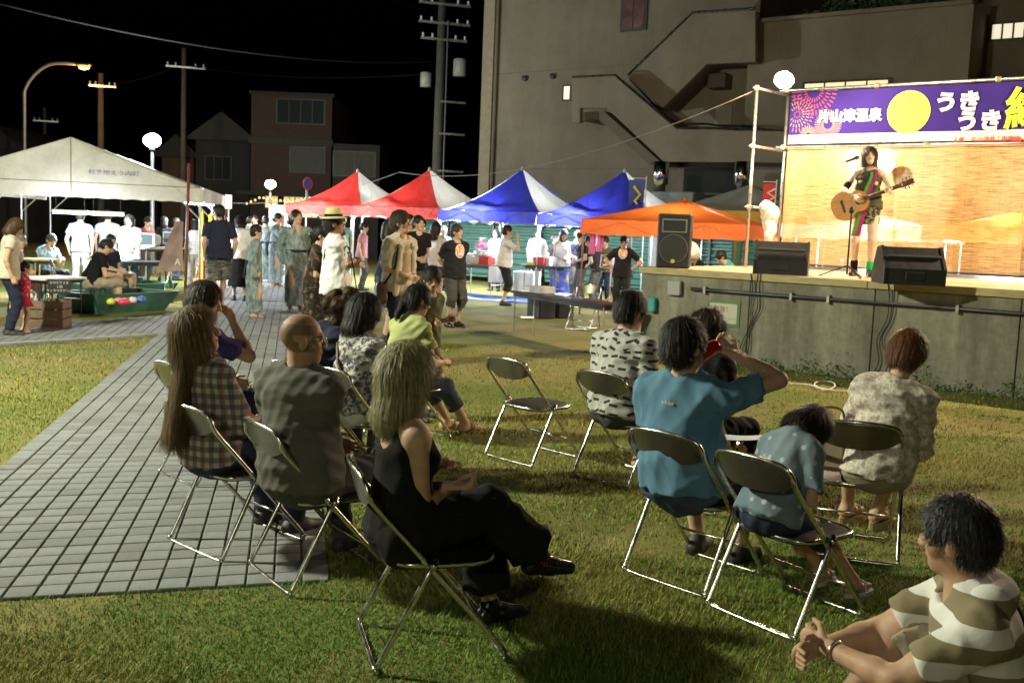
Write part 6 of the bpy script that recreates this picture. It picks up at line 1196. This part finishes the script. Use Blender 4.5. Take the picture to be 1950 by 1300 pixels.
# ---------------------------------------------------------------- standing crowd
def x_yuk(J, obi=NAVY):
    u, P, k, tx, ty, sp = J['up'], J['P'], J['k'], J['tx'], J['ty'], J['sp']; s = Sdf(); bt = np.array([P[0], P[1]+.02, .10*k]); s.cone(u(.20), u(-.02), .165*k, .185*k, .05, (ty, .78)); s.cone(u(0), bt, .185*k, .19*k, .05, (ty, .8), ((bt, (0, 0, -1)),)); s.cone(u(.2), u(.37), .16*k, .165*k, .05, (ty, .72)); s.cone(J['Sh'][1], J['Sh'][-1], .072*k, .072*k, .05)
    for q_ in (1, -1):
        S, E_, W_ = J['Sh'][q_], J['E'][q_], J['W'][q_]; s.cone(u(.515), S-tx*q_*.03*k, .05*k, .06*k, .04); s.cone(S, E_, .075*k, .075*k, .04); m_ = E_+(W_-E_)*.75; s.cone(E_, m_, .075*k, .07*k, .03); lo = (E_+m_)/2+np.array([0, 0, -.20*k]); s.cone((E_+m_)/2, lo, .10*k, .085*k, .04, (nv(np.cross(W_-E_, (0, 0, 1.))), .35))
    hd = J['Hd']((0, -.012, -.06)); s.cone(u(.50)+ty*.016*k, hd, .066*k, .075*k, .008, None, (), 's'); s.ell(u(.47)+ty*.12*k, (.035*k, .08*k, .10*k), J['Tw'].T, .01, (), 's'); cloth_obj(J, 'yukata', s, YUK, .010)
    s = Sdf(); s.cone(u(.06), u(.13), .187*k, .180*k, .02, (ty, .78), ((u(.05), -sp), (u(.14), sp))); s.cone(u(.1)-ty*.14*k+tx*.03, u(-.16)-ty*.17*k+tx*.04, .05*k, .055*k, .02, (ty, .4)); cloth_obj(J, 'sash', s, obi, .003)
yk = dict(shoes=sh(SND, 'sandal'), extra=x_yuk)
std('boy in grey green yukata with navy sash standing on the path', 484, 431, 17.4, -70, 1, child=.12, head=(-10, -4, 0), hair=dict(kind='short', vol=1.1), **yk)
std('tall man in grey green yukata with hands behind his sash', 565, 402, 18.9, -150, 1, head=(20, -14, 0), handL='behind', handR='behind', hair=dict(kind='short', vol=1.1), **yk)
std('woman in pale yukata holding her hand to her mouth', 526, 408, 25.5, -110, 1, sex='f', handR=(.08, .20, .50), hair=dict(kind='bun'), **yk); std('person in pale yukata seen from behind in the crowd', 506, 413, 27, 20, 0, hair=dict(kind='short', vol=1.2), **yk)
std('man in navy shirt and camouflage shorts walking on the path', 418, 393, 19.0, 30, 1, lean=2, bulk=1.1, head=(30, 6, 0), feet={1: (.10, .16, .085, 0), -1: (-.10, -.18, .10, 0)}, top=tp(NAVY, loose=1.8, sleeve=.7, hem=-.10), bottom=pt(CAMO, .5, loose=2.4, flare=.02), shoes=sh(SHB, 'sandal'), hair=dict(kind='short', vol=1.1))
std('toddler girl in red flowered dress beside the walking man', 385, 489, 20.8, 40, 1, sex='f', child=.6, top=tp(pattern('redflower', p_redflower), sleeve=.25, hem=-.05), bottom=sk(pattern('redflower', p_redflower), .32, flare=.07), shoes=sh(SND, 'sandal'), hair=dict(kind='bun', col=BLACK_HAIR))
std('woman in white top and black overalls behind the yukata boy', 457, 411, 20.6, 10, 1, sex='f', lean=8, head=(20, 20, 0), handL='phone', handR='phone', top=tp(WHT, loose=1.6, sleeve=.8), bottom=sk(BLK, .30, flare=.05), shoes=sh(SHD), hair=dict(kind='bob', length=.16))
def x_hat(J):
    Hd, hk = J['Hd'], J['hk']; Hm = Matrix([list(r) for r in J['Hr']]); mb = MB(); mb.lathe([(0, .095), (.06, .10), (.086, .085), (.096, .02), (.10, -.012), (.150, -.03), (.152, -.024), (.10, -.004)], Vector(Hd((0, -.012, .082))), 28, Hm); o = mb.build('straw_hat', M('straw', (.52, .44, .22), .8, .12, 30, .4, 120), J['root'], True); mb = MB(); mb.lathe([(.103, -.008), (.099, .022)], Vector(Hd((0, -.012, .082))), 28, Hm, False); mb.build('hat_band', BLK, o, True)
    u, tx, ty = J['up'], J['tx'], J['ty']; MB().tube([u(.50)+tx*.08-ty*.02, u(.40)+tx*.10-ty*.115, u(.2)-tx*.0-ty*.135, u(.05)-tx*.13-ty*.08, u(0)-tx*.18+ty*.02], .014, 5).build('bag_strap', BLK, J['root'], True)
J = std('man in straw hat and white shirt with a camera', 642, 407, 11.6, -70, 2, tone=TONE_TAN, lean=-3, head=(-12, 0, 0), handR='foldR', handL='foldL', top=tp(WHT, loose=1.8, sleeve=.75), bottom=pt(CRE, 1., loose=2), shoes=sh(SHW), hair=dict(kind='short'), extra=x_hat, bulk=1.05); m_ = mw(J)
cm_ = thing('camera', 'black camera hanging from the shoulder of the man in the straw hat', 'camera', m_ @ Vector((.16, .17, .80)), R(-30)); MB().box((0, 0, 0), (.14, .07, .095), 0, .012).build('body', DK, cm_); MB().lathe([(0, 0), (.04, 0), (.042, .07), (.036, .09), (0, .085)], (0, -.03, -.005), 16, Matrix.Rotation(R(90), 3, 'X')).build('lens', DK, cm_, True); MB().tube(smooth_path([(-.07, 0, .03), (-.09, -.02, .30), (-.06, -.1, .55), (.02, -.1, .55), (.07, 0, .03)]), .008, 5).build('neck_strap', BLK, cm_, True)
std('woman with a low bun in a dark flowered dress', 602, 432, 12.6, -80, 1, sex='f', head=(-10, 8, 0), top=tp(pattern('brownflower', p_brownflower), loose=1.5, sleeve=.8), bottom=sk(pattern('brownflower', p_brownflower), .45, flare=.05), shoes=sh(SHD), hair=dict(kind='bun', vol=1.2), handL='front', handR='front')
def x_bag(J):
    u, tx, ty = J['up'], J['tx'], J['ty']; MB().tube([u(.49)+tx*.11, u(.40)+tx*.13+ty*.10, u(.2)+tx*.16+ty*.11, u(0)+tx*.22+ty*.02, u(-.06)+tx*.25-ty*.05], .012, 5).build('bag_strap', BLK, J['root'], True); s = Sdf(); s.cone(u(-.06)+tx*.25-ty*.02, u(-.16)+tx*.27+ty*.03, .075, .09, .03, (tx, .6)); cloth_obj(J, 'shoulder_bag', s, M('bag_leather', (.09, .055, .03), .4, .3), .003)
    s = Sdf()
    for q_ in (1, -1): s.cone(u(.51)+tx*q_*.06-ty*.03, u(.42)+tx*q_*.10+ty*.115, .032, .034, .02); s.cone(u(.42)+tx*q_*.10+ty*.118, u(-.10)+tx*q_*.145+ty*.135, .036, .05, .02, (ty, .5))
    cloth_obj(J, 'cardigan_front', s, CRE, .006); s = Sdf(); s.cone(u(.40)+ty*.10, u(-.09)+ty*.125, .07, .105, .03, (ty, .45)); cloth_obj(J, 'inner_shirt', s, BEI, .006)
std('man in cream cardigan over a beige shirt with shoulder bag', 760, 406, 12.3, -128, 2, head=(20, -8, 0), handL='front', handR='front', top=tp(CRE, loose=1.6, sleeve=.95, hem=-.10), bottom=pt(JDK), shoes=sh(SHD), hair=dict(kind='short', vol=1.5, col=(.03, .02, .014)), extra=x_bag)
std('woman with dark hair in a navy dress behind the cardigan man', 738, 420, 14.5, -80, 1, sex='f', top=tp(NAVY, sleeve=.7), bottom=sk(JEAN, .5, flare=.03), shoes=sh(SHD), hair=dict(kind='bob', length=.17))
std('young man with glasses in black shirt and grey shorts', 795, 413, 18.3, -150, 1, head=(15, -4, 0), glasses=True, handL='front', handR='front', top=tp(BLK, loose=1.5), bottom=pt(DGR, .45, loose=2), shoes=sh(SHW), hair=dict(kind='short', vol=1.1)); std('man in pale blue shirt in the crowd behind the cardigan', 778, 411, 19.8, -160, 0, top=tp(cl('skyblue', (.30, .38, .45))), bottom=pt(JDK), hair=dict(), shoes=sh(SHD))
std('woman in white shirt and navy skirt seen from behind', 829, 425, 21.0, -15, 1, sex='f', head=(-10, 0, 0), handL='front', handR='front', top=tp(WHT, loose=2, sleeve=.8), bottom=sk(NAVY, .62, flare=.05), shoes=sh(SND, 'sandal'), hair=dict(kind='long', length=.14))
EM = pattern('emblem_tee', p_emblem((.014, .013, .014), .0, 1.265)); std('man in black shirt with round emblem, hands behind back', 868, 430, 17.1, -142, 1, head=(22, -6, 0), bulk=1.12, handL='behind', handR='behind', top=tp(EM, loose=1.6, sleeve=.75), bottom=pt(DGR, .66, loose=2.2), shoes=sh(SHB), hair=dict(kind='short', vol=1.0, col=(.03, .022, .016)))
std('man in white shirt and dark cropped trousers raising his hand', 963, 431, 22.4, -88, 1, bulk=1.15, head=(0, -4, 0), handR=(.16, .26, .52), handL='pocket', elbR=(.3, .2, -1), curl=.1, top=tp(cl('white2', (.60, .55, .55), .08), loose=1.8, sleeve=.8), bottom=pt(BLK2, .72, loose=2.2), shoes=sh(SHD), hair=dict(kind='short'))
std('smiling woman in white shirt and black skirt behind the stall', 1025, 437, 27.2, 175, 1, sex='f', top=tp(WHT, loose=2.2, sleeve=.9), bottom=sk(BLK, .30, flare=.06), shoes=sh(SHD), hair=dict(kind='bob', length=.12))
std('woman with very long hair in white blouse and blue skirt', 1072, 438, 24.8, -168, 1, sex='f', head=(0, 16, 0), handL='front', handR='front', top=tp(WHT, kind='tank', sleeve=0, loose=2, hem=-.10, hemflare=.02), bottom=sk(cl('blue_skirt', (.13, .17, .46), .25, .8, 9), .12, flare=.06, wr=.016), shoes=sh(SND, 'sandal'), hair=dict(kind='long', length=.42, col=(.02, .012, .01)))
std('person in dark shirt talking behind the blue skirt woman', 1054, 448, 26.3, -120, 0, top=tp(BLK2), bottom=pt(BLK2), hair=dict(), shoes=sh(SHD)); std('man in navy shirt with a white towel round his neck', 1096, 440, 25.3, -130, 1, head=(0, 14, 0), top=tp(NAVY), bottom=pt(GRY), hair=dict(vol=1.2), shoes=sh(SHD), handL='front', handR='front'); std('person with cap in black shirt under the orange tent edge', 1112, 443, 24.2, 110, 1, head=(0, 12, 0), top=tp(BLK), bottom=pt(GRY), hair=dict(vol=1.2), shoes=sh(SHD), handL='front', handR='front')
std('person in black shirt and grey trousers bending forward', 1140, 448, 23.0, 60, 1, lean=18, head=(0, 14, 0), top=tp(BLK2), bottom=pt(GRY, loose=1.8), hair=dict(), shoes=sh(SHD), handL='front', handR='front'); std('person in olive shirt and jeans under the orange tent', 1156, 451, 23.6, 150, 1, head=(10, 18, 0), top=tp(OLV, sleeve=.8), bottom=pt(JDK), hair=dict(), shoes=sh(SHD), handL='front', handR='front')
std('man in black emblem shirt with hands on his hips', 1189, 450, 21.0, 168, 1, head=(8, 18, 0), bulk=1.1, handL='hips', handR='hips', top=tp(EM, loose=1.5, sleeve=.7), bottom=pt(BLK2), shoes=sh(SHD), hair=dict(kind='short', vol=.9))
for px, yt, Y, m_, lab in ((1318, 466, 17.6, NAVY, 'crew member in navy bending behind the stage corner'), (1352, 468, 18.2, BLK, 'crew member in black bending behind the stage'), (1408, 470, 18.0, cl('teal', (.06, .27, .33)), 'crew member in teal shirt bending behind the stage')): std(lab, px, yt, Y, 100, 1, lean=30, head=(0, 10, 0), top=tp(m_, loose=1.6), bottom=pt(BLK2), hair=dict(), shoes=sh(SHD), handL='front', handR='front')
# left stalls
std('woman in cream blouse and dark trousers at the path edge', 14, 415, 13.5, -60, 1, sex='f', lean=4, head=(-10, 24, 0), top=tp(CRE, sleeve=.35, loose=1.5), bottom=pt(NAVY), shoes=sh(SHD), hair=dict(kind='bob', length=.16, col=BROWN_HAIR))
std('small girl in red yukata dress with purple sash', 43, 503, 13.9, -60, 1, sex='f', child=.45, handL='phone', handR='front', top=tp(pattern('redflower', p_redflower), sleeve=1.6, loose=2.4, hem=-.02), bottom=sk(cl('red_dress', (.45, .03, .06), .2), .36, flare=.06), shoes=sh(M('sandal_red', (.45, .05, .12), .5, .1), 'sandal'), hair=dict(kind='short', vol=1.2), extra=lambda J: cloth_obj(J, 'sash', Sdf().cone(J['up'](.04), J['up'](.13), .185*J['k'], .18*J['k'], .02, (J['ty'], .8), ((J['up'](.04), -J['sp']), (J['up'](.13), J['sp']))), PURP, .003))
p = pixd(186, 560, 17.4); stool('black stool under the man with white back print', (p.x, 17.4, 0)); J = person('person', 'seated man in black shirt with white print on the back', (p.x, 17.4, 0), -55, h=1.7, pose='sit', seat=.42, q=1, lean=22, head=(-10, 10, 0), handL='knees', handR='knees', top=tp(BLK, loose=1.6), bottom=pt(KHA, .55, loose=2), shoes=sh(SHW), hair=dict(vol=.9), extra=lambda J: text_mesh('back_print', 'UMMARDO', .06, WHT, J['root'], Matrix.Translation(J['up'](.34)-J['ty']*.148) @ Matrix.Rotation(R(-22), 4, 'X') @ RX, .002, 'CENTER', .002))
p = pixd(213, 540, 19.0); stool('black stool under the man in dark v-neck shirt', (p.x, 19.0, 0)); person('person', 'seated man in dark shirt and beige trousers facing the stalls', (p.x, 19.0, 0), -110, h=1.7, pose='sit', seat=.42, q=1, lean=8, head=(-12, 0, 0), handL='lap', handR='knees', top=tp(NAVY, loose=1.3, neck=1.15), bottom=pt(BEI, .95, loose=2), shoes=sh(SHD), hair=dict(vol=.7))
std('woman in bright white shirt standing inside the gable tent', 247, 410, 20.8, -165, 1, sex='f', head=(0, 16, 0), handL='front', handR='front', top=tp(WHT, loose=2.2, sleeve=.8, hem=-.14), bottom=pt(JEAN), shoes=sh(SHD), hair=dict(kind='bob', length=.14))
p = pixd(72, 520, 19.0); stool('black stool under the man in the blue aloha shirt', (p.x, 19.4, 0)); person('person', 'seated man in blue aloha shirt leaning on the wooden table', (p.x, 19.4, 0), -115, h=1.68, pose='sit', seat=.42, q=1, lean=20, head=(-10, 8, 0), handR=(.06, .26, .46), handL='table', top=tp(pattern('aloha', p_aloha), loose=1.8), bottom=pt(DGR), shoes=sh(SHD), hair=dict(vol=.8, col=(.04, .04, .04)))
std('man in grey trousers standing under the bright tube', 152, 402, 21.5, 10, 1, top=tp(cl('slate', (.20, .24, .33))), bottom=pt(cl('pale_grey', (.33, .34, .34))), shoes=sh(SHD), hair=dict()); std('person in pale shirt behind the bright tube', 205, 402, 22.5, 20, 0, top=tp(cl('pale_blue', (.36, .4, .46))), bottom=pt(BLK2), shoes=sh(SHD), hair=dict()); std('person in dusty red shirt inside the gable tent', 273, 413, 24.5, -120, 0, lean=14, top=tp(cl('dusty_red', (.32, .10, .09))), bottom=pt(DGR), shoes=sh(SHD), hair=dict())
std('man with shaved head behind the cream blouse woman', 33, 438, 15.8, -70, 1, h_=0, top=tp(cl('pink_shirt', (.42, .32, .33))), bottom=pt(DGR), shoes=sh(SHD), hair=dict(vol=.3)) if False else None
p = pixd(34, 500, 16.6); stool('black stool beside the pale wooden table', (p.x, 16.6, 0)); person('person', 'seated old man in pale pink shirt behind the stall table', (p.x, 16.6, 0), -70, h=1.62, pose='sit', seat=.48, q=1, lean=14, handL='lap', handR='lap', top=tp(cl('pink_shirt', (.42, .32, .33)), loose=1.6), bottom=pt(DGR), shoes=sh(SHD), hair=dict(vol=.5, col=(.12, .11, .10)))
std('person in black dress looking at the monitors', 312, 414, 25.5, 10, 0, sex='f', top=tp(BLK2), bottom=sk(BLK2, .4), shoes=sh(SHD), hair=dict(kind='bob', length=.15)); std('person in white shirt beside the monitors', 333, 416, 26.5, -40, 0, top=tp(WHT), bottom=pt(JEAN), shoes=sh(SHD), hair=dict()); std('person in white shirt at the tent side by the yellow posts', 372, 420, 24.0, 30, 0, sex='f', top=tp(WHT), bottom=pt(WPANT), shoes=sh(SHD), hair=dict(kind='bob', length=.14))
FARC = [('grey', (.15, .15, .15)), ('rust', (.22, .09, .05)), ('ivory', (.5, .48, .42)), ('ink', (.03, .03, .05)), ('mint', (.2, .3, .26)), ('rose', (.4, .18, .2)), ('sand', (.36, .29, .2))]
for i, (px, yt, Y, fc, what) in enumerate(((474, 414, 30, 0, 'black bag on the far path'), (488, 411, 32, 160, 'arms down near the notice board'), (545, 412, 31, 60, 'back to the lamp post'), (636, 408, 26.5, 180, 'short hair under the first red tent'), (652, 414, 27.5, -170, 'cap by the red tent leg'), (690, 425, 25.5, -90, 'apron at the red stall'), (806, 418, 24.5, 150, 'dark trousers by the second red tent'))):
    std('distant visitor in %s clothes, %s' % (FARC[i][0], what), px, yt, Y, fc, 0, group='distant visitors', top=tp(cl('far_'+FARC[i][0], FARC[i][1])), bottom=pt(DGR), shoes=sh(SHD), hair=dict())
std('stall keeper in white headscarf and striped happi under the blue tent', 843, 432, 26.5, -150, 0, top=tp(cl('happi', (.12, .12, .3), .4), sleeve=.9, loose=1.8), bottom=pt(BLK2), shoes=sh(SHD), hair=dict(col=(.6, .6, .6), col2=(.7, .7, .7))); std('stall keeper with pale apron behind the candy floss machine', 946, 438, 27.4, 160, 0, sex='f', top=tp(cl('apron', (.42, .46, .46))), bottom=pt(BLK2), shoes=sh(SHD), hair=dict(kind='bob', length=.12))
# ---------------------------------------------------------------- guitarist
gl_ = pix(1640, 526, SH); gh = pixd(1652, 283, gl_.y).z-SH
def x_sing(J):
    u, tx, ty = J['up'], J['tx'], J['ty']; k = J['k']
    s = Sdf(); s.cone(u(.0), u(-.22), .172*k, .178*k, .04, (ty, .8), ((u(-.23), -J['sp']),)); s.cone(u(.05), u(.0), .155*k, .17*k, .04, (ty, .8)); cloth_obj(J, 'skirt', s, CAMO2, .006)
    for q_, col, m_ in ((-1, 'magenta', cl('magenta', (.38, .03, .16))), (-1, 'green', cl('green', (.10, .30, .05)))):
        o_ = .0 if col == 'magenta' else .05; pts = [u(.52)+tx*(q_*.05-o_)-ty*.05, u(.50)+tx*(q_*.09+o_)+ty*.03, u(.38)+tx*(q_*.09+o_)+ty*.135, u(.15)+tx*(q_*.02+o_)+ty*.145, u(-.15)+tx*(.03+o_)+ty*.17, u(-.40)+tx*(.08+o_)+ty*.16]; mb = MB(); P = smooth_path(pts, 5); w = np.linspace(.014, .030, len(P)); mb.grid(lambda a, c: P[min(int(c*(len(P)-1)+.5), len(P)-1)]+Vector(tx)*((a-.5)*2*w[min(int(c*(len(P)-1)+.5), len(P)-1)]), 2, len(P)-1); mb.build('scarf', m_, J['root'], True)
    for q_, m_ in ((1, BLK), (-1, cl('green_sock', (.03, .42, .12)))): a = J['A'][q_]; d = nv(J['K'][q_]-a); s = Sdf(); s.cone(a-d*.02, a+d*.11, .044*k, .05*k, .01); V, F = grow(s, .01); mesh_obj('sock', V, F, m_, J['root'], True)
    e = J['Sh'][1]+(J['E'][1]-J['Sh'][1])*.65; d = nv(J['E'][1]-J['Sh'][1]); s = Sdf(); s.cone(e, e+d*.03, .048*k, .047*k, .005); V, F = grow(s, .008); mesh_obj('arm_band', V, F, BLK, J['root'], True)
J = person('person', 'smiling woman singing on stage with a guitar', (gl_.x, gl_.y, SH), 158, h=gh, q=2, sex='f', tone=TONE_FAIR, lean=-2, head=(8, -6, 4), handR=(.15, .25, .12), handL=(-.28, .30, .20), palmR=(-.2, -1, 0), palmL=(.2, -.6, .6), elbR=(1, -.4, -.3), curl=(.5, .85), top=tp(cl('dress_green', (.055, .06, .035), .3, .85, 16), kind='tank', sleeve=0, hem=-.02), shoes=sh(SHB), hair=dict(kind='bob', length=.15, col=(.035, .02, .012), vol=.5, fringe=.2), extra=x_sing)
m_ = mw(J); g = thing('acoustic_guitar', 'acoustic guitar with orange body held by the singer', 'guitar', m_ @ Vector(J['up'](.06)+np.array([.10, .19, 0]))); yawg = J['root'].rotation_euler.z
# guitar frame: x along the neck (to the singer's left), z up, y out of the top
ax_ = Vector((-1, .10, .42)).normalized(); yy = Vector((0, 1, .05)); yy = (yy-ax_*yy.dot(ax_)).normalized(); zz = ax_.cross(yy); Gm = Matrix((ax_, yy, zz)).transposed(); g.rotation_euler = (Matrix.Rotation(yawg, 3, 'Z') @ Gm).to_euler()
TOPW = M('guitar_top', (.60, .28, .09), .3, .12, 6, stretch=(1, 6, 12), coat=.4); SIDEW = M('guitar_side', (.20, .075, .03), .3, .15, coat=.4); DARKW = M('guitar_dark', (.025, .015, .012), .35, .1)
out = []
for t_ in np.linspace(0, 2*math.pi, 49)[:-1]:
    c_ = math.cos(t_); w = .195+.02*(-c_)-.055*math.exp(-((c_-.22)/.25)**2)-.03*max(0, c_)**2; out.append((-.10+.245*c_, math.sin(t_)*w*(abs(math.sin(t_))**-.25 if abs(math.sin(t_)) > .05 else 1)))
MB().prism([(x, -.05, z) for x, z in out], (0, .096, 0)).build('body', SIDEW, g); MB().prism([(x*.995-.0005, .0475, z*.985) for x, z in out], (0, .006, 0)).build('top', TOPW, g); Ry = Matrix.Rotation(R(-90), 3, 'X')
MB().lathe([(0, 0), (.05, 0), (.05, .002), (0, .002)], (.02, .054, 0), 24, Ry).build('sound_hole', DARKW, g); MB().lathe([(.052, 0), (.062, 0), (.062, .003), (.052, .003), (.052, 0)], (.02, .054, 0), 24, Ry, False).build('rosette', M('rosette', (.5, .4, .2), .4, .2), g); MB().box((-.19, .060, 0), (.035, .012, .17), 0, .004).build('bridge', DARKW, g); MB().box((.34, .045, 0), (.50, .035, .052), 0, .008).build('neck', DARKW, g); MB().box((.66, .035, 0), (.17, .02, .07), 0, .008).build('headstock', SIDEW, g)
for i in range(6): MB().tube([(-.19, .068, -.022+.009*i), (.60, .066, -.018+.007*i)], .0007, 4).build('string', CHROME, g)
for i in range(3):
    for s_ in (-1, 1): MB().lathe([(.006, 0), (.006, .02), (.011, .025), (.011, .04), (0, .042)], (.61+.045*i, .035, s_*.033), 8, None if s_ > 0 else Matrix.Rotation(math.pi, 3, 'X')).build('tuning_peg', CHROME, g)
